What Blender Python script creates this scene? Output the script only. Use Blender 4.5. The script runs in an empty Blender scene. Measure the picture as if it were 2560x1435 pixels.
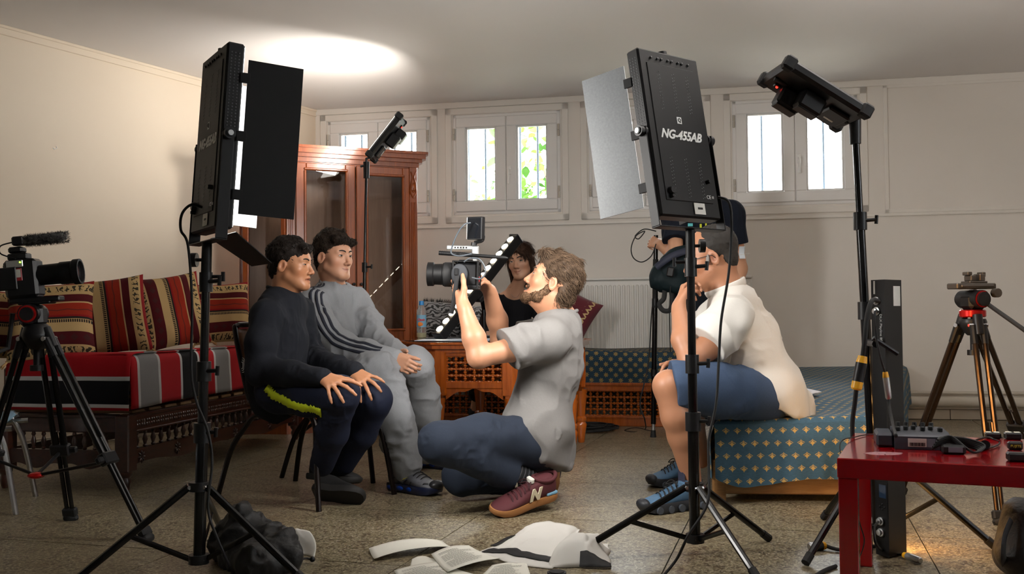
import bpy, math, random
import numpy as np
from mathutils import Vector, Matrix, noise as mnoise
random.seed(7)
PI = math.pi
SC = bpy.context.scene
COL = SC.collection
# ------------------------------------------------------------------ camera
FOC, CAMH = 2450.0, 0.76
PITCH, ROLL = math.atan(67.5 / FOC), -0.009
cam = bpy.data.objects.new('camera', bpy.data.cameras.new('camera'))
COL.objects.link(cam)
cam.data.sensor_width = 36.0
cam.data.lens = FOC / 2560 * 36.0
cam.data.clip_start = 0.05
RM = Matrix.Rotation(PI / 2 + PITCH, 3, 'X') @ Matrix.Rotation(ROLL, 3, 'Z')
cam.matrix_world = Matrix.Translation((0, 0, CAMH)) @ RM.to_4x4()
SC.camera = cam
# ------------------------------------------------------------------ daylight, exposure
SC.view_settings.view_transform = 'Standard'
SC.view_settings.look = 'None'
SC.view_settings.gamma = 1.0
SC.view_settings.use_curve_mapping = False
SC.view_settings.exposure = 0.7
SKY = 14.0
world = bpy.data.worlds.new('overcast_sky')
SC.world = world
world.use_nodes = True
bg = world.node_tree.nodes['Background']
bg.inputs[0].default_value = (0.93, 0.97, 1.0, 1)
bg.inputs[1].default_value = SKY
try:
    SC.cycles.use_denoising = True
    SC.cycles.max_bounces = 8
    SC.cycles.diffuse_bounces = 5
    SC.cycles.transparent_max_bounces = 12
    SC.cycles.sample_clamp_indirect = 6.0
except Exception:
    pass
# light levels of the lamps in the room (used in the lamps' own builders)
PANEL_L, PANEL_R, SMALL_W, SMALL_W2 = 10.0, 6.0, 6.5, 27.0

# ------------------------------------------------------------------ pixel rays (photo 2560 x 1435)
def ray(px, py):
    return RM @ Vector(((px - 1280) / FOC, (717.5 - py) / FOC, -1.0))
CAMP = Vector((0, 0, CAMH))
def at(px, py, Y):
    d = ray(px, py); return CAMP + d * (Y / d.y)
def fl(px, py, z=0.0):
    d = ray(px, py); return CAMP + d * ((z - CAMH) / d.z)
def onplane(px, py, p0, n):
    d = ray(px, py); n = Vector(n); return CAMP + d * ((Vector(p0) - CAMP).dot(n) / d.dot(n))

# ------------------------------------------------------------------ materials
def lin(c):
    return tuple(((x / 255) / 12.92 if x / 255 <= .04045 else ((x / 255 + .055) / 1.055) ** 2.4) for x in c)
MATS = {}
class NT:
    """tiny helper for node graphs"""
    def __init__(s, name):
        s.m = bpy.data.materials.new(name); s.m.use_nodes = True
        s.t = s.m.node_tree; s.b = s.t.nodes['Principled BSDF']
    def n(s, typ, **kw):
        nd = s.t.nodes.new(typ)
        for k, v in kw.items(): setattr(nd, k, v)
        return nd
    def put(s, sock, v):
        if hasattr(v, 'is_output') or isinstance(v, bpy.types.NodeSocket): s.t.links.new(v, sock)
        elif isinstance(v, (tuple, list)) and len(v) == 3 and sock.type == 'RGBA': sock.default_value = (*v, 1)
        else: sock.default_value = v
    def math(s, op, a, b=0.0, c=None):
        nd = s.n('ShaderNodeMath', operation=op)
        s.put(nd.inputs[0], a); s.put(nd.inputs[1], b)
        if c is not None: s.put(nd.inputs[2], c)
        return nd.outputs[0]
    def mix(s, f, a, b, blend='MIX'):
        nd = s.n('ShaderNodeMix', data_type='RGBA', blend_type=blend)
        s.put(nd.inputs[0], f); s.put(nd.inputs[6], a); s.put(nd.inputs[7], b)
        return nd.outputs[2]
    def coord(s, kind='Object'):
        return s.n('ShaderNodeTexCoord').outputs[kind]
    def mapping(s, v, scale=(1, 1, 1), rot=(0, 0, 0), loc=(0, 0, 0)):
        nd = s.n('ShaderNodeMapping'); s.put(nd.inputs[0], v)
        nd.inputs['Scale'].default_value = scale; nd.inputs['Rotation'].default_value = rot; nd.inputs['Location'].default_value = loc
        return nd.outputs[0]
    def noise(s, v, scale, detail=3, rough=.55):
        nd = s.n('ShaderNodeTexNoise'); s.put(nd.inputs['Vector'], v)
        nd.inputs['Scale'].default_value = scale; nd.inputs['Detail'].default_value = detail; nd.inputs['Roughness'].default_value = rough
        return nd.outputs[0]
    def vor(s, v, scale, out='Distance'):
        nd = s.n('ShaderNodeTexVoronoi'); s.put(nd.inputs['Vector'], v); nd.inputs['Scale'].default_value = scale
        return nd.outputs[out]
    def ramp(s, f, stops, interp='LINEAR'):
        nd = s.n('ShaderNodeValToRGB'); s.put(nd.inputs[0], f)
        cr = nd.color_ramp; cr.interpolation = interp
        while len(cr.elements) < len(stops): cr.elements.new(.5)
        for e, (p, c) in zip(cr.elements, stops):
            e.position = p; e.color = (*c, 1) if len(c) == 3 else c
        return nd.outputs[0]
    def bump(s, h, strength=.3, dist=.01):
        nd = s.n('ShaderNodeBump'); s.put(nd.inputs['Height'], h)
        nd.inputs['Strength'].default_value = strength; nd.inputs['Distance'].default_value = dist
        s.t.links.new(nd.outputs[0], s.b.inputs['Normal'])
    def sep(s, v):
        nd = s.n('ShaderNodeSeparateXYZ'); s.put(nd.inputs[0], v); return nd.outputs
    def set(s, **kw):
        for k, v in kw.items(): s.put(s.b.inputs[k.replace('_', ' ')], v)
        return s.m

def mat(name, rgb, rough=.5, metal=0.0, var=None, bump=None, coat=0.0, spec=None, sheen=0.0, emit=None, alpha=None):
    if name in MATS: return MATS[name]
    t = NT(name); c = lin(rgb); col = c
    if var:
        co = t.coord(); f = t.noise(co, var[0], 4)
        col = t.mix(f, tuple(x * (1 - var[1]) for x in c), tuple(min(1, x * (1 + var[1])) for x in c))
    t.set(Base_Color=col, Roughness=rough, Metallic=metal)
    if coat: t.set(Coat_Weight=coat, Coat_Roughness=.12)
    if spec is not None: t.set(Specular_IOR_Level=spec)
    if sheen: t.set(Sheen_Weight=sheen)
    if emit: t.set(Emission_Color=lin(emit[0]), Emission_Strength=emit[1])
    if bump:
        t.bump(t.noise(t.coord(), bump[0], 3), bump[1], bump[2] if len(bump) > 2 else .005)
    MATS[name] = t.m
    return t.m

def wood(name, a, b, rough=.35, axis=0, coat=.25, scale=1.0):
    if name in MATS: return MATS[name]
    t = NT(name); co = t.coord()
    sc = [14 * scale] * 3; sc[axis] = 1.2 * scale
    g = t.noise(t.mapping(co, tuple(sc)), 3.0, 6, .62)
    g2 = t.noise(t.mapping(co, tuple(x * 5 for x in sc)), 3.0, 3)
    f = t.math('ADD', t.math('MULTIPLY', g, .8), t.math('MULTIPLY', g2, .25))
    t.set(Base_Color=t.ramp(f, [(.3, lin(a)), (.72, lin(b))]), Roughness=rough, Coat_Weight=coat, Coat_Roughness=.15)
    t.bump(g2, .08, .002)
    MATS[name] = t.m
    return t.m

# ------------------------------------------------------------------ mesh building
class MB:
    def __init__(s, M=None):
        s.v = []; s.f = []; s.M = M
    def add(s, vs, fs, M=None):
        o = len(s.v)
        if M is not None: vs = [M @ Vector(v) for v in vs]
        if s.M is not None: vs = [s.M @ Vector(v) for v in vs]
        s.v.extend([tuple(v) for v in vs]); s.f.extend([tuple(i + o for i in f) for f in fs])
        return s
    def box(s, lo, hi, bev=0.0, M=None):
        (x0, y0, z0), (x1, y1, z1) = lo, hi
        b = min(bev, .49 * abs(x1 - x0), .49 * abs(y1 - y0), .49 * abs(z1 - z0))
        if b <= 0:
            vs = [(x, y, z) for z in (z0, z1) for y in (y0, y1) for x in (x0, x1)]
            return s.add(vs, [(0, 2, 3, 1), (4, 5, 7, 6), (0, 1, 5, 4), (2, 6, 7, 3), (0, 4, 6, 2), (1, 3, 7, 5)], M)
        vs = []; idx = {}
        for k in (0, 1):
            for j in (0, 1):
                for i in (0, 1):
                    p = (x1 if i else x0, y1 if j else y0, z1 if k else z0)
                    d = (-b if i else b, -b if j else b, -b if k else b)
                    for a in range(3):
                        q = [p[t] + (0 if t == a else d[t]) for t in range(3)]
                        idx[(i, j, k, a)] = len(vs); vs.append(q)
        fs = []
        for a in range(3):
            u, w = (a + 1) % 3, (a + 2) % 3
            for sgn in (0, 1):
                q = []
                for (m, n) in ((0, 0), (1, 0), (1, 1), (0, 1)):
                    c = [0, 0, 0]; c[a] = sgn; c[u] = m; c[w] = n
                    q.append(idx[(*c, a)])
                fs.append(tuple(q if sgn else q[::-1]))
            for m in (0, 1):
                for n in (0, 1):
                    c0 = [0, 0, 0]; c0[u] = m; c0[w] = n; c1 = list(c0); c1[a] = 1
                    q = (idx[(*c0, u)], idx[(*c1, u)], idx[(*c1, w)], idx[(*c0, w)])
                    fs.append(q if m == n else q[::-1])
        for k in (0, 1):
            for j in (0, 1):
                for i in (0, 1):
                    q = (idx[(i, j, k, 0)], idx[(i, j, k, 1)], idx[(i, j, k, 2)])
                    fs.append(q if (i + j + k) % 2 else q[::-1])
        return s.add(vs, fs, M)
    def tube(s, pts, r, n=10, caps=True, closed=False, flat=None):
        pts = [Vector(p) for p in pts]; N = len(pts)
        rs = r if isinstance(r, (list, tuple)) else [r] * N
        ups = None; vs = []; prev = None
        for i, p in enumerate(pts):
            if closed: t = pts[(i + 1) % N] - pts[i - 1]
            elif i == 0: t = pts[1] - pts[0]
            elif i == N - 1: t = pts[-1] - pts[-2]
            else: t = (pts[i + 1] - p).normalized() + (p - pts[i - 1]).normalized()
            if t.length < 1e-9: t = Vector((0, 0, 1))
            t.normalize()
            if prev is None:
                a = Vector((0, 0, 1)) if abs(t.z) < .9 else Vector((1, 0, 0))
                x = (a - t * a.dot(t)).normalized()
            else:
                x = prev - t * prev.dot(t)
                x = x.normalized() if x.length > 1e-6 else t.orthogonal().normalized()
            prev = x; y = t.cross(x)
            for k in range(n):
                a = 2 * PI * k / n
                sx, sy = (1, 1) if flat is None else flat
                vs.append(p + x * (math.cos(a) * rs[i] * sx) + y * (math.sin(a) * rs[i] * sy))
        fs = []
        R = N if closed else N - 1
        for i in range(R):
            for k in range(n):
                j = (i + 1) % N
                fs.append((i * n + k, i * n + (k + 1) % n, j * n + (k + 1) % n, j * n + k))
        if caps and not closed:
            fs.append(tuple(range(n))[::-1]); fs.append(tuple((N - 1) * n + k for k in range(n)))
        return s.add(vs, fs)
    def lathe(s, prof, n=16, M=None):
        vs = []; fs = []
        for (r, z) in prof:
            for k in range(n):
                a = 2 * PI * k / n; vs.append((r * math.cos(a), r * math.sin(a), z))
        for i in range(len(prof) - 1):
            for k in range(n):
                fs.append((i * n + k, i * n + (k + 1) % n, (i + 1) * n + (k + 1) % n, (i + 1) * n + k))
        if prof[0][0] > 1e-6: fs.append(tuple(range(n))[::-1])
        if prof[-1][0] > 1e-6: fs.append(tuple((len(prof) - 1) * n + k for k in range(n)))
        return s.add(vs, fs, M)
    def prism(s, poly, z0, z1, M=None):
        n = len(poly)
        vs = [(x, y, z0) for x, y in poly] + [(x, y, z1) for x, y in poly]
        fs = [tuple(range(n))[::-1], tuple(range(n, 2 * n))] + [(i, (i + 1) % n, n + (i + 1) % n, n + i) for i in range(n)]
        return s.add(vs, fs, M)
    def ball(s, c, r, n=14, m=8, M=None):
        if not isinstance(r, (tuple, list)): r = (r, r, r)
        vs = []; fs = []
        for i in range(m + 1):
            th = PI * i / m
            for k in range(n):
                a = 2 * PI * k / n
                vs.append((c[0] + r[0] * math.sin(th) * math.cos(a), c[1] + r[1] * math.sin(th) * math.sin(a), c[2] - r[2] * math.cos(th)))
        for i in range(m):
            for k in range(n):
                fs.append((i * n + k, i * n + (k + 1) % n, (i + 1) * n + (k + 1) % n, (i + 1) * n + k))
        return s.add(vs, fs, M)
    def cyl(s, a, b, r, n=14, r2=None):
        return s.tube([a, b], [r, r if r2 is None else r2], n)
    def grid(s, fn, nu, nv, M=None):
        vs = [fn(i / nu, j / nv) for j in range(nv + 1) for i in range(nu + 1)]
        fs = [(j * (nu + 1) + i, j * (nu + 1) + i + 1, (j + 1) * (nu + 1) + i + 1, (j + 1) * (nu + 1) + i) for j in range(nv) for i in range(nu)]
        return s.add(vs, fs, M)
    def mesh(s, name, off=None, smooth=None):
        me = bpy.data.meshes.new(name)
        vs = s.v if off is None else [(v[0] - off[0], v[1] - off[1], v[2] - off[2]) for v in s.v]
        me.from_pydata(vs, [], s.f); me.update()
        if smooth:
            me.polygons.foreach_set('use_smooth', [True] * len(me.polygons))
            if smooth is not True:
                try: me.set_sharp_from_angle(angle=math.radians(smooth))
                except Exception: pass
        return me
    def build(s, name, m, parent=None, smooth=35, world=True):
        """world=True: vertices are in world space (parent root unrotated); else local to the parent"""
        off = None
        if parent is not None and world: off = rootof(parent).location
        return put(name, s.mesh(name, off, smooth), m, parent)

def rootof(o):
    while o.parent: o = o.parent
    return o
def put(name, me, m, parent=None, loc=None, rot=None):
    o = bpy.data.objects.new(name, me); COL.objects.link(o)
    if m is not None and not me.materials: me.materials.append(m)
    if parent is not None: o.parent = parent
    if loc is not None: o.location = loc
    if rot is not None: o.rotation_euler = rot
    return o
def tag(o, label, cat, group=None, kind=None):
    if label: o['label'] = label
    if cat: o['category'] = cat
    if group: o['group'] = group
    if kind: o['kind'] = kind
    return o
def thing(name, label, cat, loc=(0, 0, 0), rz=0.0, group=None):
    o = bpy.data.objects.new(name, None); COL.objects.link(o)
    o.empty_display_size = .1
    o.location = loc; o.rotation_euler = (0, 0, rz)
    return tag(o, label, cat, group)
def struct(o):
    o['kind'] = 'structure'; return o
def copy_tree(o, parent=None):
    c = o.copy(); COL.objects.link(c); c.parent = parent
    for ch in list(o.children): copy_tree(ch, c)
    return c
def frame_from(x, y, z, o=(0, 0, 0)):
    m = Matrix.Identity(4)
    for i, a in enumerate((x, y, z)):
        a = Vector(a)
        for j in range(3): m[j][i] = a[j]
    for j in range(3): m[j][3] = o[j]
    return m
def look_frame(fwd, up=(0, 0, 1), o=(0, 0, 0)):
    """x = right, y = forward, z = up"""
    f = Vector(fwd).normalized(); u = Vector(up); r = f.cross(u).normalized(); u = r.cross(f)
    return frame_from(r, f, u, o)
def uv_box(o, s=1.0):
    me = o.data; uv = me.uv_layers.new(name='UVMap')
    for p in me.polygons:
        n = p.normal; a = max(range(3), key=lambda i: abs(n[i]))
        for li in p.loop_indices:
            v = me.vertices[me.loops[li].vertex_index].co
            uv.data[li].uv = ((v.x, v.y), (v.x, v.z), (v.y, v.z))[{2: 0, 1: 1, 0: 2}[a]]
def text_mesh(txt, size, depth=.0006, shear=0.0, bold=0.0, spacing=1.0, align='CENTER'):
    cu = bpy.data.curves.new('lettering', 'FONT'); cu.body = txt; cu.size = size; cu.extrude = depth
    cu.shear = shear; cu.offset = bold; cu.space_character = spacing; cu.align_x = align; cu.align_y = 'CENTER'; cu.resolution_u = 3
    ob = bpy.data.objects.new('lettering', cu); COL.objects.link(ob)
    dg = bpy.context.evaluated_depsgraph_get()
    me = bpy.data.meshes.new_from_object(ob.evaluated_get(dg))
    bpy.data.objects.remove(ob); bpy.data.curves.remove(cu)
    return me
def text(txt, size, M, m, parent, name='lettering', **kw):
    me = text_mesh(txt, size, **kw)
    off = Matrix.Translation(-rootof(parent).location) if parent is not None else Matrix.Identity(4)
    me.transform(off @ M); me.materials.clear()
    return put(name, me, m, parent)
def smooth_path(pts, k=6):
    """Catmull-Rom through the points"""
    P = [Vector(p) for p in pts]; out = []
    for i in range(len(P) - 1):
        p0 = P[max(i - 1, 0)]; p1 = P[i]; p2 = P[i + 1]; p3 = P[min(i + 2, len(P) - 1)]
        for j in range(k):
            t = j / k
            out.append(.5 * ((2 * p1) + (p2 - p0) * t + (2 * p0 - 5 * p1 + 4 * p2 - p3) * t * t + (3 * p1 - p0 - 3 * p2 + p3) * t ** 3))
    out.append(P[-1]); return out
# ================================================================== the room
H = 2.398
W0 = Vector((-1.553, 7.765, 0)); WA = -math.atan2(.2009, .9796)
WM = Matrix.Translation(W0) @ Matrix.Rotation(WA, 4, 'Z')       # x along the back wall, y outwards
WI = WM.inverted()
WN = (WM.to_3x3() @ Vector((0, 1, 0)))
def wallp(px, py, off=0.0):
    """(s, z) on the plane parallel to the back wall, off metres inside the room"""
    p = WI @ onplane(px, py, WM @ Vector((0, -off, 0)), WN); return p.x, p.z

t = NT('ceiling_paint'); co = t.coord()
t.set(Base_Color=t.mix(t.noise(co, 1.2, 3), lin((222, 220, 219)), lin((230, 228, 227))), Roughness=.75)
t.bump(t.noise(co, 22, 4), .05, .01); M_CEIL = t.m
t = NT('wall_paint'); co = t.coord()
t.set(Base_Color=t.mix(t.noise(co, 2.5, 4), lin((226, 222, 215)), lin((234, 230, 224))), Roughness=.6)
t.bump(t.noise(co, 30, 3), .04, .01); M_WALL = t.m
t = NT('cream_wall_paint'); co = t.coord()
t.set(Base_Color=t.mix(t.noise(co, 1.8, 4), lin((220, 206, 186)), lin((228, 215, 196))), Roughness=.55)
t.bump(t.noise(co, 14, 4), .08, .01); M_CREAM = t.m
M_PANEL = mat('panel_paint', (232, 229, 223), .45, var=(6, .03))
M_SASH = mat('window_plastic', (236, 236, 235), .3)

# floor: dark bed with terrazzo slabs let into it
t = NT('joint_mortar'); t.set(Base_Color=lin((34, 31, 26)), Roughness=.9); M_JOINT = t.m
t = NT('terrazzo'); co = t.coord(); oi = t.n('ShaderNodeObjectInfo').outputs['Random']
v1 = t.vor(co, 190, 'Color'); s1 = t.sep(v1)[0]
v2 = t.vor(co, 95, 'Color'); s2 = t.sep(v2)[1]
base = t.ramp(s1, [(0, lin((66, 58, 42))), (.3, lin((118, 107, 82))), (.75, lin((148, 136, 108))), (1, lin((190, 181, 158)))])
base = t.mix(t.math('GREATER_THAN', s2, .86), base, lin((78, 64, 48)))
base = t.mix(t.math('MULTIPLY', t.noise(co, 3, 4), .35), base, lin((100, 90, 68)))
base = t.mix(t.math('MULTIPLY', oi, .12), base, lin((100, 88, 70)))
t.set(Base_Color=base, Roughness=t.math('ADD', t.math('MULTIPLY', t.noise(co, 9, 4), .22), .22))
t.bump(t.noise(co, 120, 2), .03, .002); M_TERR = t.m

LSL = (2.84012 - 1.553) / (7.765 - 5.41862)     # slope of the oblique left wall
def leftx(y): return -1.553 - (7.765 - y) * LSL
YB = -1.6
RS = 5.75                                        # length of the back wall
cR = WM @ Vector((RS, 0, 0)); cRb = Vector((cR.x - .2, YB, 0))
cLb = Vector((leftx(YB), YB, 0))
foot = [(W0.x, W0.y), (cR.x, cR.y), (cRb.x, cRb.y), (cLb.x, cLb.y)]
fo = struct(MB().prism(foot, -.12, -.0035).build('floor', M_JOINT, smooth=None))
TA = math.radians(90 - 16.0); TS = .775
TM = Matrix.Translation((-.13, 3.74, 0)) @ Matrix.Rotation(TA, 4, 'Z')
tile_me = MB().box((.0022, .0022, -.003), (TS - .0022, TS - .0022, 0), 0).mesh('tile')
for i in range(-7, 7):
    for j in range(-7, 9):
        c = TM @ Vector(((i + .5) * TS, (j + .5) * TS, 0))
        s = WI @ c
        if c.y < 1.2 or s.y > .35 or s.x > RS - .1 or c.x < leftx(c.y) - .3 or abs(c.x) > .56 * c.y + .7: continue
        o = put('tile', tile_me, M_TERR, fo)
        o.matrix_world = TM @ Matrix.Translation((i * TS, j * TS, 0)) @ Matrix.Identity(4)
# the rest of the floor behind the camera stays plain terrazzo
cl = struct(MB().prism(foot, H, H + .12).build('ceiling', M_CEIL, smooth=None))
WIN = [(.105, .945), (1.133, 1.968), (2.184, 3.02), (3.236, 4.108)]
ZA, ZB = 1.525, 2.297
mb = MB(WM)
mb.box((-.3, 0, 0), (RS + .2, .3, ZA)); mb.box((-.3, 0, ZB), (RS + .2, .3, H + .1))
xs = [-.3] + [x for w in WIN for x in w] + [RS + .2]
for a, b in zip(xs[0::2], xs[1::2]): mb.box((a, 0, ZA), (b, .3, ZB))
wb = struct(mb.build('wall_back', M_WALL, smooth=None))
d = Vector((-LSL, -1, 0)).normalized(); nn = Vector((-d.y, d.x, 0))
LM = frame_from(d, Vector((0, 0, 1)).cross(d), (0, 0, 1), W0)   # x along the left wall towards the camera, y into the room
L = (cLb - W0).length
wl = struct(MB(LM).box((-.25, -.25, 0), (L + .2, 0, H + .1)).build('wall_left', M_CREAM, smooth=None))
# right wall with an unseen window, added to let in more daylight
def rwx(y): return cRb.x + (cR.x - cRb.x) * (y - YB) / (cR.y - YB)
mb = MB()
for (ya, yb, za, zb) in ((YB, .4, 0, H + .1), (1.6, cR.y, 0, H + .1), (.4, 1.6, 0, 1.2), (.4, 1.6, 2.2, H + .1)):
    mb.prism([(rwx(yb), yb), (rwx(ya), ya), (rwx(ya) + .25, ya), (rwx(yb) + .25, yb)][::-1], za, zb)
wr = struct(mb.build('wall_right', M_WALL, smooth=None))
wf = struct(MB().box((cLb.x, YB - .2, 0), (cRb.x, YB, H + .1)).build('wall_front', M_WALL, smooth=None))
# cornice strip on the left wall
mb = MB(LM); mb.box((0, 0, H - .055), (L, .012, H), .003); mb.box((0, 0, H - .018), (L, .02, H), .003)
struct(mb.build('trim_1', M_CREAM))
# panelled band of the back wall: rails and raised mouldings
mb = MB(WM)
mb.box((0, -.016, 1.425), (RS, 0, 1.447), .004); mb.box((0, -.012, 2.352), (RS, 0, H), .003)
struct(mb.build('trim_2', M_PANEL))
def moulding(x0, x1, z0, z1, w=.028, dp=.012):
    m = MB(WM)
    m.box((x0, -dp, z0), (x1, 0, z0 + w), .004); m.box((x0, -dp, z1 - w), (x1, 0, z1), .004)
    m.box((x0, -dp, z0), (x0 + w, 0, z1), .004); m.box((x1 - w, -dp, z0), (x1, 0, z1), .004)
    return m
n = 3
for (a, b) in WIN:
    m = moulding(a - .062, b + .062, ZA - .062, ZB + .052, .05, .014)
    struct(m.build('trim_%d' % n, M_PANEL)); n += 1
struct(moulding(4.28, RS - .1, 1.447, 2.362, .03, .01).build('trim_%d' % n, M_PANEL)); n += 1

# windows
t = NT('window_glass')
gl = t.n('ShaderNodeBsdfGlossy'); gl.inputs['Roughness'].default_value = .02
tr = t.n('ShaderNodeBsdfTransparent'); mx = t.n('ShaderNodeMixShader')
fr = t.n('ShaderNodeFresnel'); fr.inputs[0].default_value = 1.45
t.t.links.new(fr.outputs[0], mx.inputs[0]); t.t.links.new(tr.outputs[0], mx.inputs[1]); t.t.links.new(gl.outputs[0], mx.inputs[2])
t.t.links.new(mx.outputs[0], t.t.nodes['Material Output'].inputs[0]); M_GLASS = t.m
M_BAR = mat('painted_iron', (70, 84, 98), .5)
M_HINGE = mat('hinge_metal', (190, 185, 175), .4, .3)
M_HANDLE = mat('handle_white', (240, 240, 238), .25)
for wi, (a, b) in enumerate(WIN):
    root = struct(MB(WM).build('window_%d' % (wi + 1), M_SASH) if False else bpy.data.objects.new('window_%d' % (wi + 1), None))
    COL.objects.link(root); root.location = WM @ Vector(((a + b) / 2, 0, ZA))
    f = MB(WM); y0, y1 = -.004, .09
    f.box((a, y0, ZA), (b, y1, ZA + .028), .004); f.box((a, y0, ZB - .028), (b, y1, ZB), .004)
    f.box((a, y0, ZA), (a + .028, y1, ZB), .004); f.box((b - .028, y0, ZA), (b, y1, ZB), .004)
    mid = (a + b) / 2; f.box((mid - .014, .0, ZA), (mid + .014, .045, ZB), .003)
    f.box((a + .02, .03, ZA + .015), (b - .02, .06, ZA + .034), .002); f.box((a + .02, .03, ZB - .034), (b - .02, .06, ZB - .015), .002)
    f.build('frame', M_SASH, root)
    for k in (0, 1):
        x0, x1 = (a + .022, mid - .002) if k == 0 else (mid + .002, b - .022)
        z0, z1 = ZA + .022, ZB - .022
        w, ys, ye = .078, -.018, .05
        wi_in = w if True else w
        s = MB(WM)
        # mitred members with a stepped glazing bead
        for (p, q) in (((x0, z0), (x1, z0 + w)), ((x0, z1 - w), (x1, z1)), ((x0, z0 + w), (x0 + w, z1 - w)), ((x1 - w, z0 + w), (x1, z1 - w))):
            s.box((p[0], ys, p[1]), (q[0], ye, q[1]), .006)
        gx0, gx1, gz0, gz1 = x0 + w, x1 - w, z0 + w, z1 - w
        sash = s.build('sash', M_SASH, root)
        bd = MB(WM)
        for (p, q) in (((gx0, gz0), (gx1, gz0 + .012)), ((gx0, gz1 - .012), (gx1, gz1)), ((gx0, gz0), (gx0 + .012, gz1)), ((gx1 - .012, gz0), (gx1, gz1))):
            bd.box((p[0], 0, p[1]), (q[0], .03, q[1]), .003)
        bd.build('glazing_bead', M_SASH, sash)
        MB(WM).box((gx0, .022, gz0), (gx1, .026, gz1)).build('pane', M_GLASS, sash)
        hx = x0 - .012 if k == 0 else x1 + .012
        for hz in (z0 + .13, z1 - .13):
            h = MB(WM); h.cyl((hx, -.024, hz - .045), (hx, -.024, hz - .002), .009, 8); h.cyl((hx, -.024, hz + .002), (hx, -.024, hz + .045), .009, 8)
            h.build('hinge', M_HINGE, sash)
    h = MB(WM); hx, hz = mid + .028, ZA + .33
    h.box((hx - .013, -.026, hz - .035), (hx + .013, -.017, hz + .035), .004)
    h.tube([(hx, -.018, hz + .005), (hx, -.055, hz + .005), (hx, -.062, hz - .01), (hx - .004, -.06, hz - .11)], .0085, 8)
    h.build('handle', M_HANDLE, root)
    for k in range(6):
        x = a + .07 + k * (b - a - .14) / 5
        MB(WM).cyl((x, .2, ZA - .02), (x, .2, ZB + .02), .009, 6).build('bar', M_BAR, root)

# pipes and baseboard along the back wall
M_PIPE = mat('painted_pipe', (196, 190, 178), .35, var=(9, .06))
p = MB(WM)
p.tube([(.2, -.055, .128), (RS - .02, -.055, .128)], .037, 14); p.build('heating_pipe', M_PIPE)
o = bpy.data.objects['heating_pipe']; tag(o, 'thick painted heating pipe running along foot of back wall', 'pipe')
p2 = thing('heating_pipe', 'thin painted pipe just above the thick one along back wall', 'pipe', WM @ Vector((3, -.04, .18)))
MB(WM).tube([(.2, -.03, .188), (RS - .02, -.03, .188)], .012, 8).build('pipe_run', M_PIPE, p2)
for x in (2.0, 3.1, 4.2, 5.2):
    MB(WM).box((x, -.046, .172), (x + .02, -.001, .204), .004).build('bracket', M_PIPE, p2)
M_BT = mat('baseboard_tile_glaze', (176, 165, 148), .4, var=(8, .1))
base = struct(MB(WM).box((0, -.009, 0), (RS, 0, .072)).build('baseboard_back', M_JOINT, smooth=None))
bt = MB().box((.002, -.014, .003), (.388, -.004, .07), .002).mesh('tile')
for k in range(int(RS / .39)):
    o = put('tile', bt, M_BT, base); o.matrix_world = WM @ Matrix.Translation((k * .39, 0, 0))
struct(MB(LM).box((0, 0, 0), (L, .012, .072), .003).build('baseboard_left', M_BT))
# small scar where paint has chipped on the cream wall
mb = MB(LM); sp = LM.inverted() @ onplane(137, 370, W0, LM.to_3x3() @ Vector((0, 1, 0)))
mb.tube([(sp.x - .008, .0015, sp.z + .012), (sp.x - .012, .003, sp.z), (sp.x + .004, .003, sp.z - .008), (sp.x + .012, .0015, sp.z)], .003, 6)
tag(mb.build('wall_hook', M_HANDLE), 'tiny white hook on the cream left wall', 'hook')

# radiator under the windows
M_RAD = mat('radiator_enamel', (226, 225, 220), .35)
rs0, rz1 = wallp(1447, 695, .07); rs1, _ = wallp(1880, 695, .07)
rad = thing('radiator', 'white ribbed panel radiator on back wall behind the bench', 'radiator', WM @ Vector((rs0, -.05, .15)))
MB(WM).box((rs0, -.055, .17), (rs1, -.03, rz1 - .02), .008).build('body', M_RAD, rad)
k = rs0 + .02
while k < rs1 - .03:
    MB(WM).box((k, -.068, .2), (k + .022, -.05, rz1 - .055), .007).build('rib', M_RAD, rad); k += .0333
MB(WM).box((rs0 - .004, -.07, rz1 - .02), (rs1 + .004, -.02, rz1), .005).build('top_grille', M_RAD, rad)
MB(WM).box((rs0 - .004, -.065, .17), (rs0 + .006, -.02, rz1 - .02), .003).build('side_cover', M_RAD, rad)
for x in (rs0 + .15, rs1 - .15):
    MB(WM).box((x, -.03, .3), (x + .03, -.001, rz1 - .1), .003).build('wall_bracket', M_RAD, rad)

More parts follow.
